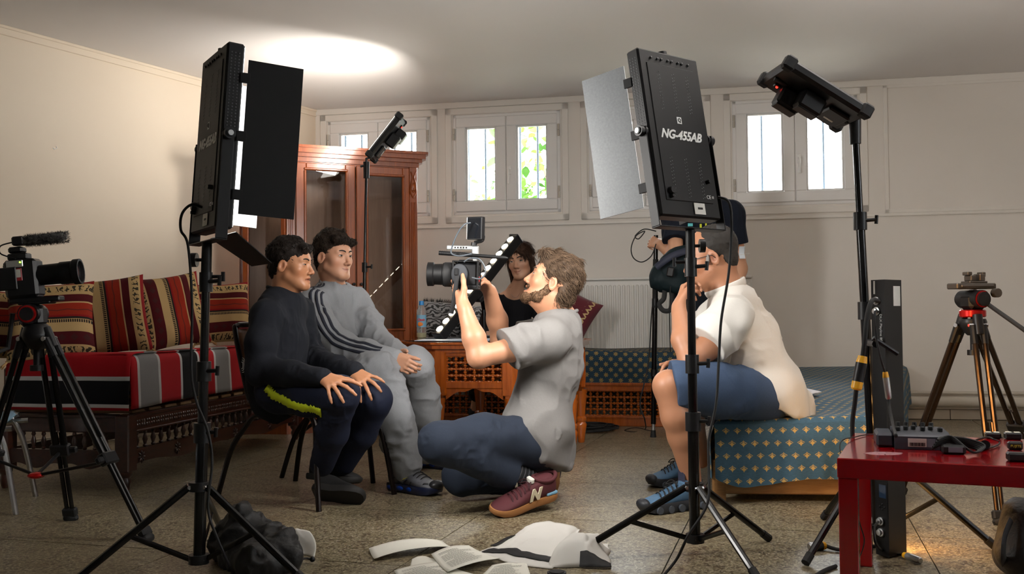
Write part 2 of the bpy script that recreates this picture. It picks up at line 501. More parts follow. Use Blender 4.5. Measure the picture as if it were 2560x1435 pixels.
# garden outside the windows: a creeper and bush seen through the second and third windows
t = NT('leaf'); oi = t.n('ShaderNodeObjectInfo').outputs['Random']; g = t.n('ShaderNodeNewGeometry')
c = t.ramp(g.outputs['Random Per Island'], [(0, lin((40, 72, 26))), (.5, lin((72, 112, 38))), (1, lin((112, 146, 62)))])
t.set(Base_Color=c, Roughness=.5, Transmission_Weight=0.0); M_LEAF = t.m
tb = t.n('ShaderNodeBsdfTranslucent'); t.put(tb.inputs[0], c); ad = t.n('ShaderNodeMixShader'); ad.inputs[0].default_value = .5
t.t.links.new(t.b.outputs[0], ad.inputs[1]); t.t.links.new(tb.outputs[0], ad.inputs[2]); t.t.links.new(ad.outputs[0], t.t.nodes['Material Output'].inputs[0])
M_STEM = mat('bark', (110, 95, 75), .8)
def bush(label, s0, s1, y0, y1, z1, nleaf, seed, shape):
    rnd = random.Random(seed)
    r = thing('leafy_bush', label, 'bush', WM @ Vector(((s0 + s1) / 2, (y0 + y1) / 2, 1.2)), group=None)
    lv = MB(WM); k = 0
    while k < nleaf:
        x = rnd.uniform(s0, s1); z = rnd.uniform(1.2, z1); y = rnd.uniform(y0, y1)
        if rnd.random() > shape((x - s0) / (s1 - s0), (z - 1.2) / (z1 - 1.2)): continue
        k += 1
        sz = rnd.uniform(.03, .075)
        M = Matrix.Translation((x, y, z)) @ Matrix.Rotation(rnd.uniform(0, 6.3), 4, 'Z') @ Matrix.Rotation(rnd.uniform(-1.2, 1.2), 4, 'X') @ Matrix.Rotation(rnd.uniform(-1, 1), 4, 'Y')
        pts = [(0, -1, 0), (.5, -.55, .08), (.72, 0, .1), (.4, .6, .05), (0, 1.1, 0), (-.4, .6, .05), (-.72, 0, .1), (-.5, -.55, .08)]
        lv.add([(px * sz, py * sz, pz * sz) for px, py, pz in pts] + [(0, 0, 0)], [(8, i, (i + 1) % 8) for i in range(8)], M)
    o = lv.build('foliage', M_LEAF, r); o['kind'] = 'stuff'
    for q in range(5):
        x = s0 + (q + .5) / 5 * (s1 - s0)
        st = MB(WM); st.tube(smooth_path([(x, (y0 + y1) / 2, .3), (x + rnd.uniform(-.1, .1), (y0 + y1) / 2, 1.2), (x + rnd.uniform(-.2, .2), (y0 + y1) / 2, (1.2 + z1) / 2)]), .012, 6)
        st.build('stem', M_STEM, r)
    return r
bush('pale green bush outside the second window from the left', 0.35, 1.85, 1.3, 2.1, 3.15, 620, 3,
     lambda u, v: max(0, .12 + .9 * min(1, max(0, (u - .18) * 2.2)) - v * (.9 - .25 * u)))
bush('green bush outside the third window behind the reflector flap', 2.0, 2.75, 1.4, 2.1, 2.7, 240, 5, lambda u, v: max(0, .9 - v * .9 - u * .3))
root = struct(bpy.data.objects.new('window_5', None)); COL.objects.link(root); root.location = (rwx(2), 2, 1.0)  # added window out of view, brightens the room from the right
d_ = Vector((cR.x - cRb.x, cR.y - YB, 0)).normalized(); RWM = frame_from(d_, Vector((d_.y, -d_.x, 0)), (0, 0, 1), Vector((rwx(.4), .4, 0))); wl5 = 1.2 / d_.y
m = MB(RWM); m.box((0, .05, 1.2), (wl5, .11, 1.26), .005); m.box((0, .05, 2.14), (wl5, .11, 2.2), .005)
for k in range(3): m.box((k * (wl5 - .06) / 2, .05, 1.2), (k * (wl5 - .06) / 2 + .06, .11, 2.2), .005)
m.build('frame', M_SASH, root)
for k in range(2): MB(RWM).box((k * (wl5 - .06) / 2 + .06, .078, 1.26), ((k + 1) * (wl5 - .06) / 2, .082, 2.14)).build('pane', M_GLASS, root)
gr = struct(MB(WM).box((-4, .3, -.1), (10, 12, 1.0)).build('ground_outside', mat('garden_soil', (150, 145, 130), .9), smooth=None))
# ================================================================== furniture
# ---------- carved sofa along the cream wall
M_DARKW = wood('dark_carved_wood', (30, 13, 9), (66, 30, 18), .3, 0, .5)
M_PALEW = wood('pale_slat_wood', (120, 92, 60), (165, 132, 92), .6, 1, 0)
SF0 = fl(320, 1232); SFA = math.radians(90 - 11.5)
SFM = Matrix.Translation(SF0) @ Matrix.Rotation(SFA, 4, 'Z')
SL, SD = 1.84, .66
sofa = thing('carved_sofa', 'dark carved wooden sofa base with spindle gallery along the cream wall', 'sofa', SF0, SFA)
def turned(prof): return prof
for (x, y) in ((.03, .03), (SL - .03, .03), (.03, SD - .03), (SL - .03, SD - .03)):
    m = MB(); m.box((x - .035, y - .035, .085), (x + .035, y + .035, .335), .006)
    m.lathe([(.014, 0), (.02, .012), (.026, .045), (.02, .06), (.03, .075), (.03, .088)], 12, Matrix.Translation((x, y, 0)))
    m.build('leg', M_DARKW, sofa, world=False)
def scallop(x0, x1, y, zt, zb, amp, th, along='x'):
    n = 40; top = [(x0 + (x1 - x0) * i / n, zt) for i in range(n + 1)]
    bot = []
    for i in range(n + 1):
        u = i / n; w = (u * 2.0) % 1.0
        bot.append((x0 + (x1 - x0) * u, zb + amp * (.5 + .5 * math.cos(2 * PI * w)) * (0.35 + .65 * abs(math.sin(PI * w)))))
    poly = top + bot[::-1]
    M = Matrix(((1, 0, 0, 0), (0, 0, 1, y), (0, 1, 0, 0), (0, 0, 0, 1)))
    if along == 'y': M = Matrix(((0, 0, 1, y), (1, 0, 0, 0), (0, 1, 0, 0), (0, 0, 0, 1)))
    return MB().prism(poly, 0, th, M)
for (nm, a, b, y, al) in (('f', .065, SL - .065, .012, 'x'), ('e', .065, SD - .065, .012, 'y'), ('b', .065, SL - .065, SD - .037, 'x')):
    scallop(a, b, y, .178, .095, .045, .025, al).build('lower_rail', M_DARKW, sofa, world=False)
m = MB(); m.box((.06, .008, .255), (SL - .06, .04, .33), .005); m.box((.06, .002, .318), (SL - .06, .04, .336), .004); m.box((.06, .004, .252), (SL - .06, .04, .262), .003)
tr = m.build('top_rail', M_DARKW, sofa, world=False)
m = MB(); m.box((.008, .06, .255), (.04, SD - .06, .33), .005); m.box((.002, .06, .318), (.04, SD - .06, .336), .004)
m.build('top_rail', M_DARKW, sofa, world=False)
MB().box((.06, SD - .04, .255), (SL - .06, SD - .008, .33), .005).build('top_rail', M_DARKW, sofa, world=False)
MB().box((SL - .04, .06, .1), (SL - .008, SD - .06, .33), .005).build('top_rail', M_DARKW, sofa, world=False)
# chip carving on the front top rail: row of four-petalled flowers
fl_me = MB()
for k in range(4):
    a = k * PI / 2 + PI / 4
    fl_me.ball((math.cos(a) * .012, 0, math.sin(a) * .012), (.008, .003, .008), 6, 4)
fl_me = fl_me.mesh('carved_flower', smooth=True)
for k in range(44):
    o = put('carved_flower', fl_me, M_DARKW, tr); o.location = (.09 + k * (SL - .18) / 43, .008, .29)
sp_me = MB().lathe([(.007, 0), (.011, .006), (.006, .012), (.009, .022), (.0125, .034), (.008, .05), (.0055, .058), (.01, .066), (.007, .077)], 10).mesh('spindle', smooth=40)
for k in range(26): put('spindle', sp_me, M_DARKW, sofa, ((k + .5) / 26 * (SL - .14) + .07, .024, .178))
for k in range(9): put('spindle', sp_me, M_DARKW, sofa, (.024, .1 + (k + .5) / 9 * (SD - .2), .178))
ros = MB()
for k in range(8):
    a = k * PI / 4; ros.tube([(math.cos(a) * .006, 0, math.sin(a) * .006), (math.cos(a) * .018, -.002, math.sin(a) * .018), (math.cos(a) * .03, 0, math.sin(a) * .03)], [.002, .0045, .001], 6)
ros_me = ros.mesh('carved_rosette', smooth=True)
for x in (.12, .42, 1.0, 1.42, 1.75): put('carved_rosette', ros_me, M_DARKW, sofa, (x, .011, .138))
slat_me = MB().box((0, .02, 0), (.1, SD - .02, .014), .003).mesh('slat')
for k in range(13): put('slat', slat_me, M_PALEW, sofa, (.06 + k * .135, 0, .336))
# mattress and striped blanket
t = NT('burgundy_brocade'); co = t.coord()
t.set(Base_Color=t.mix(t.math('GREATER_THAN', t.noise(co, 45, 2), .56), lin((62, 14, 24)), lin((120, 84, 40))), Roughness=.8); M_BROC = t.m
mt = MB(SFM); mt.box((.012, .012, .352), (SL - .01, SD - .01, .56), .03)
tag(mt.build('sofa_mattress', M_BROC), 'burgundy patterned mattress under the striped blanket on carved sofa', 'mattress')
def stripes(name, stops, axis, scale, off=0.0, bump=True):
    t = NT(name); co = t.coord('UV'); s = t.sep(co)
    u = t.math('FRACT', t.math('ADD', t.math('DIVIDE', s[axis], scale), off))
    wv = t.noise(t.mapping(co, (900, 260, 1) if axis == 0 else (260, 900, 1)), 1.0, 2)
    c = t.ramp(u, stops, 'CONSTANT')
    c = t.mix(t.math('MULTIPLY', wv, .45), c, t.mix(.6, c, (0, 0, 0)))
    t.set(Base_Color=c, Roughness=.9, Specular_IOR_Level=.2); t.bump(wv, .35, .003)
    return t.m
R_, G_, K_, W_ = lin((160, 18, 26)), lin((128, 126, 126)), lin((16, 16, 19)), lin((186, 184, 182))
M_STRIPE = stripes('striped_wool', [(0, R_), (.04, W_), (.055, G_), (.185, W_), (.2, R_), (.35, W_), (.365, K_), (.49, W_), (.505, R_), (.63, W_), (.645, G_), (.765, W_), (.78, R_), (.9, K_), (.97, W_)], 0, 1.15, .0)
M_STRIPE2 = stripes('striped_wool_end', [(0, R_), (.38, W_), (.45, K_), (.84, W_), (.9, R_)], 1, .262, 0)
bl = thing('striped_blanket', 'red, grey and black striped woollen blanket covering the carved sofa', 'blanket', SF0, SFA)
# cross-section over the mattress: back - top - front drop
def profile(p):     # p 0..1 -> (y, z, pathlength)
    pts = [(SD - .05, .566), (.06, .598), (.018, .592), (-.006, .57), (-.012, .5), (-.016, .36)]
    return pts
pr = smooth_path([Vector((0, y, z)) for y, z in profile(0)], 5)
acc = [0.0]
for a, b in zip(pr, pr[1:]): acc.append(acc[-1] + (b - a).length)
nu = 60; vs = []; fs = []; uvs = []
for i in range(nu + 1):
    x = .0 + (SL - .02) * i / nu
    for j, q in enumerate(pr):
        w = mnoise.noise(Vector((x * 3, q.y * 3, q.z * 5))) * .008
        hang = max(0, (.5 - q.z)) * .25 * math.sin(x * 9) * .06
        lift = .02 * max(0, (x / SL - .25)) if q.z < .4 else 0
        vs.append((x, q.y - hang + w * .4, q.z + w + lift + (.012 * math.sin(x * 2.2) if q.z < .45 else 0))); uvs.append((x, acc[j]))
m_ = len(pr)
fs = [(i * m_ + j, i * m_ + j + 1, (i + 1) * m_ + j + 1, (i + 1) * m_ + j) for i in range(nu) for j in range(m_ - 1)]
def uvmesh(name, vs, fs, uvs, solid=.006):
    me = bpy.data.meshes.new(name); me.from_pydata(vs, [], fs); me.update()
    uv = me.uv_layers.new(name='UVMap')
    idx = np.empty(len(me.loops), dtype=np.int32); me.loops.foreach_get('vertex_index', idx)
    uv.data.foreach_set('uv', np.asarray(uvs, dtype=np.float32)[idx].ravel())
    me.polygons.foreach_set('use_smooth', [True] * len(me.polygons))
    return me
def thicken(o, t):
    md = o.modifiers.new('thickness', 'SOLIDIFY'); md.thickness = t; md.offset = 0
    return o
thicken(put('top_and_front', uvmesh('top_and_front', vs, fs, uvs), M_STRIPE, bl), .006)
vs = []; uvs = []
prE = smooth_path([Vector((.1, 0, .6)), Vector((.02, 0, .596)), Vector((-.004, 0, .57)), Vector((-.012, 0, .46)), Vector((-.016, 0, .352))], 5)
acc = [0.0]
for a, b in zip(prE, prE[1:]): acc.append(acc[-1] + (b - a).length)
for i in range(31):
    y = -.012 + (SD - .05) * i / 30
    for j, q in enumerate(prE):
        w = mnoise.noise(Vector((y * 5, q.z * 6, 2))) * .006
        vs.append((q.x + w, y, q.z + w * .5 + .004)); uvs.append((y, max(.002, acc[j] - .09)))
m_ = len(prE)
fs = [(i * m_ + j + 1, i * m_ + j, (i + 1) * m_ + j, (i + 1) * m_ + j + 1) for i in range(30) for j in range(m_ - 1)]
thicken(put('end_drop', uvmesh('end_drop', vs, fs, uvs), M_STRIPE2, bl), .006)

# ---------- kilim cushions
def kilim(name, seed):
    t = NT(name); co = t.coord('UV'); s = t.sep(co); u, v = s[0], s[1]
    rd, dk, og, bg_, kk = lin((128, 20, 22)), lin((72, 12, 17)), lin((140, 38, 20)), lin((176, 146, 100)), lin((40, 32, 28))
    base = t.ramp(u, [(0, bg_), (.13, dk), (.15, dk), (.30, bg_), (.315, bg_), (.47, kk), (.50, rd), (.52, og), (.68, bg_), (.70, dk), (.72, dk), (.80, bg_), (.82, bg_), (.95, rd)], 'CONSTANT')
    # dark scroll motifs inside the beige bands
    wv = t.n('ShaderNodeTexWave', wave_type='BANDS', bands_direction='Y'); t.put(wv.inputs[0], t.mapping(co, (1, 1, 1)))
    wv.inputs['Scale'].default_value = 4.6; wv.inputs['Distortion'].default_value = 9; wv.inputs['Detail'].default_value = 2; wv.inputs['Detail Scale'].default_value = 3.2
    band = t.math('MAXIMUM', t.math('COMPARE', u, .065, .042), t.math('COMPARE', u, .885, .042))
    c = t.mix(t.math('MULTIPLY', band, t.math('GREATER_THAN', wv.outputs[1], .62)), base, lin((52, 46, 34)))
    comb = t.math('MULTIPLY', t.math('COMPARE', u, .445, .02), t.math('GREATER_THAN', t.math('FRACT', t.math('MULTIPLY', v, 38)), .35))
    c = t.mix(comb, c, kk)
    dia = t.math('ADD', t.math('ABSOLUTE', t.math('SUBTRACT', t.math('FRACT', t.math('MULTIPLY', v, 7)), .5)), t.math('MULTIPLY', t.math('ABSOLUTE', t.math('SUBTRACT', u, .225)), 7))
    c = t.mix(t.math('MULTIPLY', t.math('LESS_THAN', dia, .33), .7), c, lin((58, 30, 28)))
    zz = t.math('COMPARE', t.math('ADD', u, t.math('MULTIPLY', t.math('PINGPONG', v, .12), .12)), .6, .008)
    c = t.mix(t.math('MULTIPLY', zz, .7), c, lin((70, 36, 30)))
    wvn = t.noise(t.mapping(co, (300, 90, 1)), 1.0, 2)
    c = t.mix(t.math('MULTIPLY', wvn, .4), c, t.mix(.55, c, (0, 0, 0)))
    t.set(Base_Color=c, Roughness=.92, Specular_IOR_Level=.2); t.bump(wvn, .5, .004)
    return t.m
M_KIL = kilim('kilim_weave', 1)
def pillow_mesh(name, a, b, T, flip=False, n=22, seed=0):
    vs = []; uvs = []; fs = []
    for side in (1, -1):
        o = len(vs)
        for j in range(n + 1):
            for i in range(n + 1):
                u, v = i / n * 2 - 1, j / n * 2 - 1
                x = a / 2 * u * (1 - .07 * (1 - v * v)); z = b / 2 * v * (1 - .07 * (1 - u * u))
                e = max(0, (1 - u ** 4) * (1 - v ** 4)) ** .55
                w = mnoise.noise(Vector((u * 1.7 + seed, v * 1.7, side))) * .15 + mnoise.noise(Vector((u * 4 + seed, v * 4, side * 3))) * .06
                vs.append((x, -side * T / 2 * e * (1 + w), z))
                uvs.append(((u + 1) / 2, (v + 1) / 2) if not flip else ((v + 1) / 2, (u + 1) / 2))
        for j in range(n):
            for i in range(n):
                q = (o + j * (n + 1) + i, o + j * (n + 1) + i + 1, o + (j + 1) * (n + 1) + i + 1, o + (j + 1) * (n + 1) + i)
                fs.append(q if side == 1 else q[::-1])
    return uvmesh(name, vs, fs, uvs)
def cushion(label, px, py, Y, w, h, yaw, lean, roll, flip, T=.15, group='kilim cushions on the carved sofa', m=None, seed=0):
    c = at(px, py + 13, Y)
    r = thing('kilim_cushion', label, 'cushion', c, 0, group)
    r.rotation_euler = (Matrix.Rotation(math.radians(yaw), 3, 'Z') @ Matrix.Rotation(math.radians(lean), 3, 'X') @ Matrix.Rotation(math.radians(roll), 3, 'Y')).to_euler()
    put('cover', pillow_mesh('cover', w, h, T, flip, seed=seed), m or M_KIL, r)
    tz = MB()
    for sx in (-1, 1):
        for k in range(7):
            a = random.uniform(-.9, .9); p0 = Vector((sx * w / 2 * .97, 0, -h / 2 * .97))
            tz.tube([p0, p0 + Vector((sx * .02 + a * .01, random.uniform(-.012, .012), -.02 - random.random() * .012))], [.004, .0015], 5)
    put('tassel', tz.mesh('tassel'), mat('tassel_thread', (168, 132, 84), .9), r)
    return r
cushion('cushion with level stripes at near end of sofa behind the camcorder', 128, 790, 4.42, .37, .36, 18, -14, -3, True, seed=1)
cushion('dim cushion peeking out at far left edge behind the camcorder', 25, 800, 4.62, .32, .34, 30, -12, 4, True, seed=5)
cushion('cushion with upright stripes, largest, just right of the camcorder lens', 272, 778, 4.72, .36, .385, 22, -14, -7, False, seed=2)
cushion('cushion with upright stripes behind the left light stand pole', 430, 765, 5.18, .34, .40, 30, -14, -9, False, seed=3)
cushion('cushion with level stripes at far end of sofa beside the seated boy', 553, 770, 5.6, .33, .36, 24, -14, -3, True, seed=4)

# ---------- display cabinet
M_CAB = wood('cabinet_wood', (112, 50, 14), (168, 84, 32), .28, 2, .5)
M_CABIN = wood('cabinet_interior', (128, 96, 72), (152, 118, 92), .5, 2, .1)
CA = math.radians(24.2); A0 = at(716, 800, 6.31); A0.z = 0
CM = Matrix.Translation(A0) @ Matrix.Rotation(CA, 4, 'Z')
CI = CM.inverted(); CN = CM.to_3x3() @ Vector((0, 1, 0))
def cabp(px, py, off=0.0):
    p = CI @ onplane(px, py, CM @ Vector((0, -off, 0)), CN); return p.x, p.z
cx = lambda px, py=500: cabp(px, py)[0]
CW = cx(1042); dl0, dl1, dr0, dr1 = cx(737), cx(886), cx(889), cx(1022)
CZ = 1.765
cab = thing('display_cabinet', 'tall orange-brown wooden display cabinet with two glazed doors', 'cabinet', A0, CA)
side = Vector((-.27, .1, 0)) ; D = .36
# plan of the carcass: front edge, canted left side with glass, back
poly = [(0, 0), (CW, 0), (CW + .02, .06), (CW + .02, D), (-.24, D), (-.24, .17)]
def shell(z0, z1): return MB().prism(poly, z0, z1)
b = shell(0.0, .09); b.prism([(x * .985 + .005, y * .98 + .01) for x, y in poly], .09, .12)
b.prism([(x, y) for x, y in poly], CZ - .02, CZ)
b.box((-.24, D - .02, .1), (CW + .02, D, CZ)); b.box((CW - .002, .05, .1), (CW + .02, D, CZ))
b.build('carcass', M_CAB, cab, world=False)
MB().box((-.22, D - .035, .12), (CW, D - .021, CZ - .02)).build('back_panel', M_CABIN, cab, world=False)
# canted left side: frame with pane
sd = Vector((-.24, .17, 0)); sl = sd.length; SMx = Matrix.Rotation(math.atan2(.17, -.24), 4, 'Z')
m = MB(SMx)
for (x0, x1, z0, z1) in ((0, .028, .12, CZ), (sl - .04, sl, .12, CZ), (.028, sl - .04, .12, .3), (.028, sl - .04, CZ - .1, CZ)):
    m.box((x0, 0, z0), (x1, .022, z1), .003)
m.build('side_frame', M_CAB, cab, world=False)
MB(SMx).box((.028, .008, .3), (sl - .04, .012, CZ - .1)).build('pane', M_GLASS, cab, world=False)
# pilasters with carved heads
for (x0, x1) in ((0, dl0), (dr1, CW)):
    m = MB(); m.box((x0, -.012, .1), (x1, .03, CZ), .003)
    w = (x1 - x0)
    for q in (.3, .5, .7): m.tube([(x0 + w * q, -.014, .16), (x0 + w * q, -.014, CZ - .24)], .0045, 6)
    p_ = m.build('pilaster', M_CAB, cab, world=False)
    c_ = (x0 + x1) / 2; o = MB(); z0 = CZ - .2
    o.ball((c_, -.014, z0 + .06), (.017, .009, .034), 10, 8); o.ball((c_, -.02, z0 + .05), (.008, .008, .013), 8, 6)
    o.tube(smooth_path([(c_, -.016, z0 - .01), (c_ - .02, -.02, z0 + .03), (c_ - .014, -.022, z0 + .09), (c_ - .006, -.016, z0 + .13), (c_ - .018, -.016, z0 + .17)]), .005, 6)
    o.tube(smooth_path([(c_, -.016, z0 - .01), (c_ + .02, -.02, z0 + .03), (c_ + .014, -.022, z0 + .09), (c_ + .006, -.016, z0 + .13), (c_ + .018, -.016, z0 + .17)]), .005, 6)
    o.build('carved_ornament', M_CAB, p_, world=False)
# cornice
for (z0, z1, e) in ((CZ, CZ + .03, .012), (CZ + .03, CZ + .055, .03), (CZ + .055, CZ + .085, .05), (CZ + .085, CZ + .102, .062)):
    MB().prism([(x + (-e if x < 0.01 else e), y + (-e if y < .2 else 0)) for x, y in poly], z0, z1).build('cornice', M_CAB, cab, world=False)
def door(x0, x1, kx, gx0, gx1, gz0, gz1):
    z0, z1 = .13, CZ - .01
    m = MB()
    for (a, b_, c, d_) in ((x0, gx0, z0, z1), (gx1, x1, z0, z1), (gx0, gx1, z0, gz0), (gx0, gx1, gz1, z1)):
        m.box((a, -.022, c), (b_, .002, d_), .004)
    dd = m.build('door', M_CAB, cab, world=False)
    m = MB(); e = .016
    for (a, b_, c, d_) in ((gx0 - e, gx1 + e, gz0 - e, gz0), (gx0 - e, gx1 + e, gz1, gz1 + e), (gx0 - e, gx0, gz0, gz1), (gx1, gx1 + e, gz0, gz1)):
        m.box((a, -.031, c), (b_, -.018, d_), .005)
    m.build('bead_moulding', M_CAB, dd, world=False)
    MB().box((gx0, -.012, gz0), (gx1, -.008, gz1)).build('pane', M_GLASS, dd, world=False)
    kz = cabp(kx, 711)[1]
    MB().lathe([(.004, 0), (.005, .012), (.011, .02), (.009, .028), (0, .03)], 10, Matrix.Translation((cx(kx), -.022, kz)) @ Matrix.Rotation(PI / 2, 4, 'X')).build('knob', mat('dark_knob', (28, 24, 22), .35, .6), dd, world=False)
gt = cabp(810, 428)[1]
door(dl0 + .003, dl1, 880, cx(764), cx(862), .34, gt)
gb = cabp(960, 822)[1]
door(dr0, dr1 - .003, 899, cx(918), cx(1004), gb, cabp(960, 442)[1])

# ---------- octagonal table with lattice panels
M_TAB = wood('table_wood', (132, 58, 12), (190, 98, 28), .22, 2, .6)
TC = Vector((-.109, 5.70, 0)); PR = .525; TZ = .612
tb_ = thing('octagonal_table', 'octagonal orange-brown wooden table with turned legs and lattice panels', 'table', TC)
V8 = []
for k in range(8):
    a = math.radians(9.5 - 33.8 - 9.5 + 45 * k)
    V8.append(Vector((math.sin(a), -math.cos(a), 0)))
def octo(r): return [(v.x * r, v.y * r) for v in V8]
m = MB(); m.prism(octo(PR + .05), TZ - .035, TZ - .012); m.prism(octo(PR + .065), TZ - .012, TZ); m.prism(octo(PR + .025), TZ - .055, TZ - .035)
top = m.build('table_top', M_TAB, tb_, world=False)
MB().prism([(math.cos(2 * PI * k / 48) * (PR + .0), math.sin(2 * PI * k / 48) * (PR + .0)) for k in range(48)], TZ, TZ + .006).build('dark_glass_inset', mat('dark_glass_top', (26, 20, 18), .06, coat=.6), top, world=False)
LEGP = [(.016, 0), (.02, .004), (.024, .05), (.03, .085), (.034, .105), (.026, .12), (.034, .135), (.034, .145), (.024, .155), (.027, .2), (.034, .26), (.037, .275), (.033, .285), (.038, .3), (.038, .315)]
leg_me = MB().lathe(LEGP, 14).mesh('leg', smooth=40)
post = MB(); post.prism([(-.05, -.014), (0, -.03), (.05, -.014), (.05, .012), (-.05, .012)], .33, TZ - .05)
for q in (-.03, -.018, .018, .03): post.tube([(q, -.024 + abs(q) * .2, .36), (q, -.024 + abs(q) * .2, TZ - .09)], .004, 6)
post.prism([(-.035, -.01), (0, -.022), (.035, -.01), (.02, .012), (-.02, .012)], .31, .33)
post_me = post.mesh('corner_post', smooth=30)
bead = []
def spindle_prof(n, pitch, r0=.0045, r1=.0105):
    pr = [(r0, 0)]
    for k in range(n):
        z = (k + .5) * pitch
        pr += [(r0, z - pitch * .42), (r1 * .72, z - pitch * .28), (r0 * 1.1, z - pitch * .2), (r1, z - pitch * .06), (r1, z + pitch * .06), (r0 * 1.1, z + pitch * .2), (r1 * .72, z + pitch * .28), (r0, z + pitch * .42)]
    return pr + [(r0, n * pitch)]
for k in range(8):
    v0, v1 = V8[k] * PR, V8[(k + 1) % 8] * PR
    ang = math.atan2(V8[k].y, V8[k].x) + PI / 2
    put('leg', leg_me, M_TAB, tb_, (V8[k].x * (PR - .005), V8[k].y * (PR - .005), 0))
    put('corner_post', post_me, M_TAB, tb_, V8[k] * (PR - .005), (0, 0, ang))
    dvec = (v1 - v0); Lh = dvec.length; e = dvec.normalized(); fa = math.atan2(e.y, e.x)
    FM = Matrix.Translation(v0) @ Matrix.Rotation(fa, 4, 'Z')
    MB(FM).box((.045, -.012, TZ - .075), (Lh - .045, .012, TZ - .05), .003).build('panel_rail', M_TAB, tb_, world=False)
    m = MB(FM); m.box((.045, -.014, .365), (Lh - .045, .012, .4), .004)
    n = 30; poly2 = [(.045, .366)] + [(.045 + (Lh - .09) * i / n, .366 - .06 * abs(2 * i / n - 1) ** 2.2 - .018 * (math.cos(6 * PI * i / n) * .5 + .5) * (1 - abs(2 * i / n - 1))) for i in range(n + 1)] + [(Lh - .045, .366)]
    m.prism(poly2, -.008, .008, Matrix(((1, 0, 0, 0), (0, 0, 1, 0), (0, 1, 0, 0), (0, 0, 0, 1))))
    pan = m.build('panel_frame', M_TAB, tb_, world=False)
    nc, nr = 6, 4; x0, x1, z0, z1 = .05, Lh - .05, .4, TZ - .075
    pw, ph = (x1 - x0) / nc, (z1 - z0) / nr
    if k == 0:
        vme = MB().lathe(spindle_prof(nr, ph), 8).mesh('spindle', smooth=40)
        hme = MB().lathe(spindle_prof(nc, pw, .0042, .0095), 8).mesh('spindle', smooth=40)
    for i in range(nc + 1):
        o = put('spindle', vme, M_TAB, pan); o.matrix_local = FM @ Matrix.Translation((x0 + i * pw, 0, z0))
    for j in range(nr + 1):
        o = put('spindle', hme, M_TAB, pan); o.matrix_local = FM @ Matrix.Translation((x0, 0, z0 + j * ph)) @ Matrix.Rotation(PI / 2, 4, 'Y')

# ---------- bench along the back wall with lattice front
BD = .685
def benchp(px, py): return wallp(px, py, BD)
bs0, bs1 = benchp(1068, 1000)[0], benchp(1735, 1000)[0]
bench = thing('lattice_bench', 'low orange wooden bench with lattice front along back wall', 'bench', WM @ Vector((bs0, -BD, 0)), WA)
bw = bs1 - bs0
m = MB(); m.box((0, 0, .235), (bw, .03, .285), .004); m.box((0, -.008, .27), (bw, .03, .292), .004); m.box((0, -.006, .235), (bw, .03, .247), .003)
m.build('top_rail', M_TAB, bench, world=False)
m = MB(); m.box((0, 0, .0), (bw, .03, .07), .004); m.box((0, -.006, .052), (bw, .03, .068), .003); m.build('bottom_rail', M_TAB, bench, world=False)
MB().box((0, .03, .27), (bw, BD - .1, .29)).build('seat_board', M_TAB, bench, world=False)
for x in (0, bw * .5, bw - .05):
    MB().box((x, -.004, 0), (x + .05, .05, .235), .004).build('post', M_TAB, bench, world=False)
for x in (0, bw - .03):
    MB().box((x, .05, 0), (x + .03, BD - .1, .27), .004).build('end_panel', M_TAB, bench, world=False)
nc, nr = 38, 4; pw, ph = (bw - .1) / nc, .165 / nr
vme2 = MB().lathe(spindle_prof(nr, ph, .0048, .0115), 8).mesh('spindle', smooth=40)
hme2 = MB().lathe(spindle_prof(nc, pw, .0044, .0105), 7).mesh('spindle', smooth=40)
for i in range(nc + 1): put('spindle', vme2, M_TAB, bench, (.05 + i * pw, .015, .07))
for j in range(nr + 1): put('spindle', hme2, M_TAB, bench, (.05, .015, .07 + j * ph), (0, PI / 2, 0))
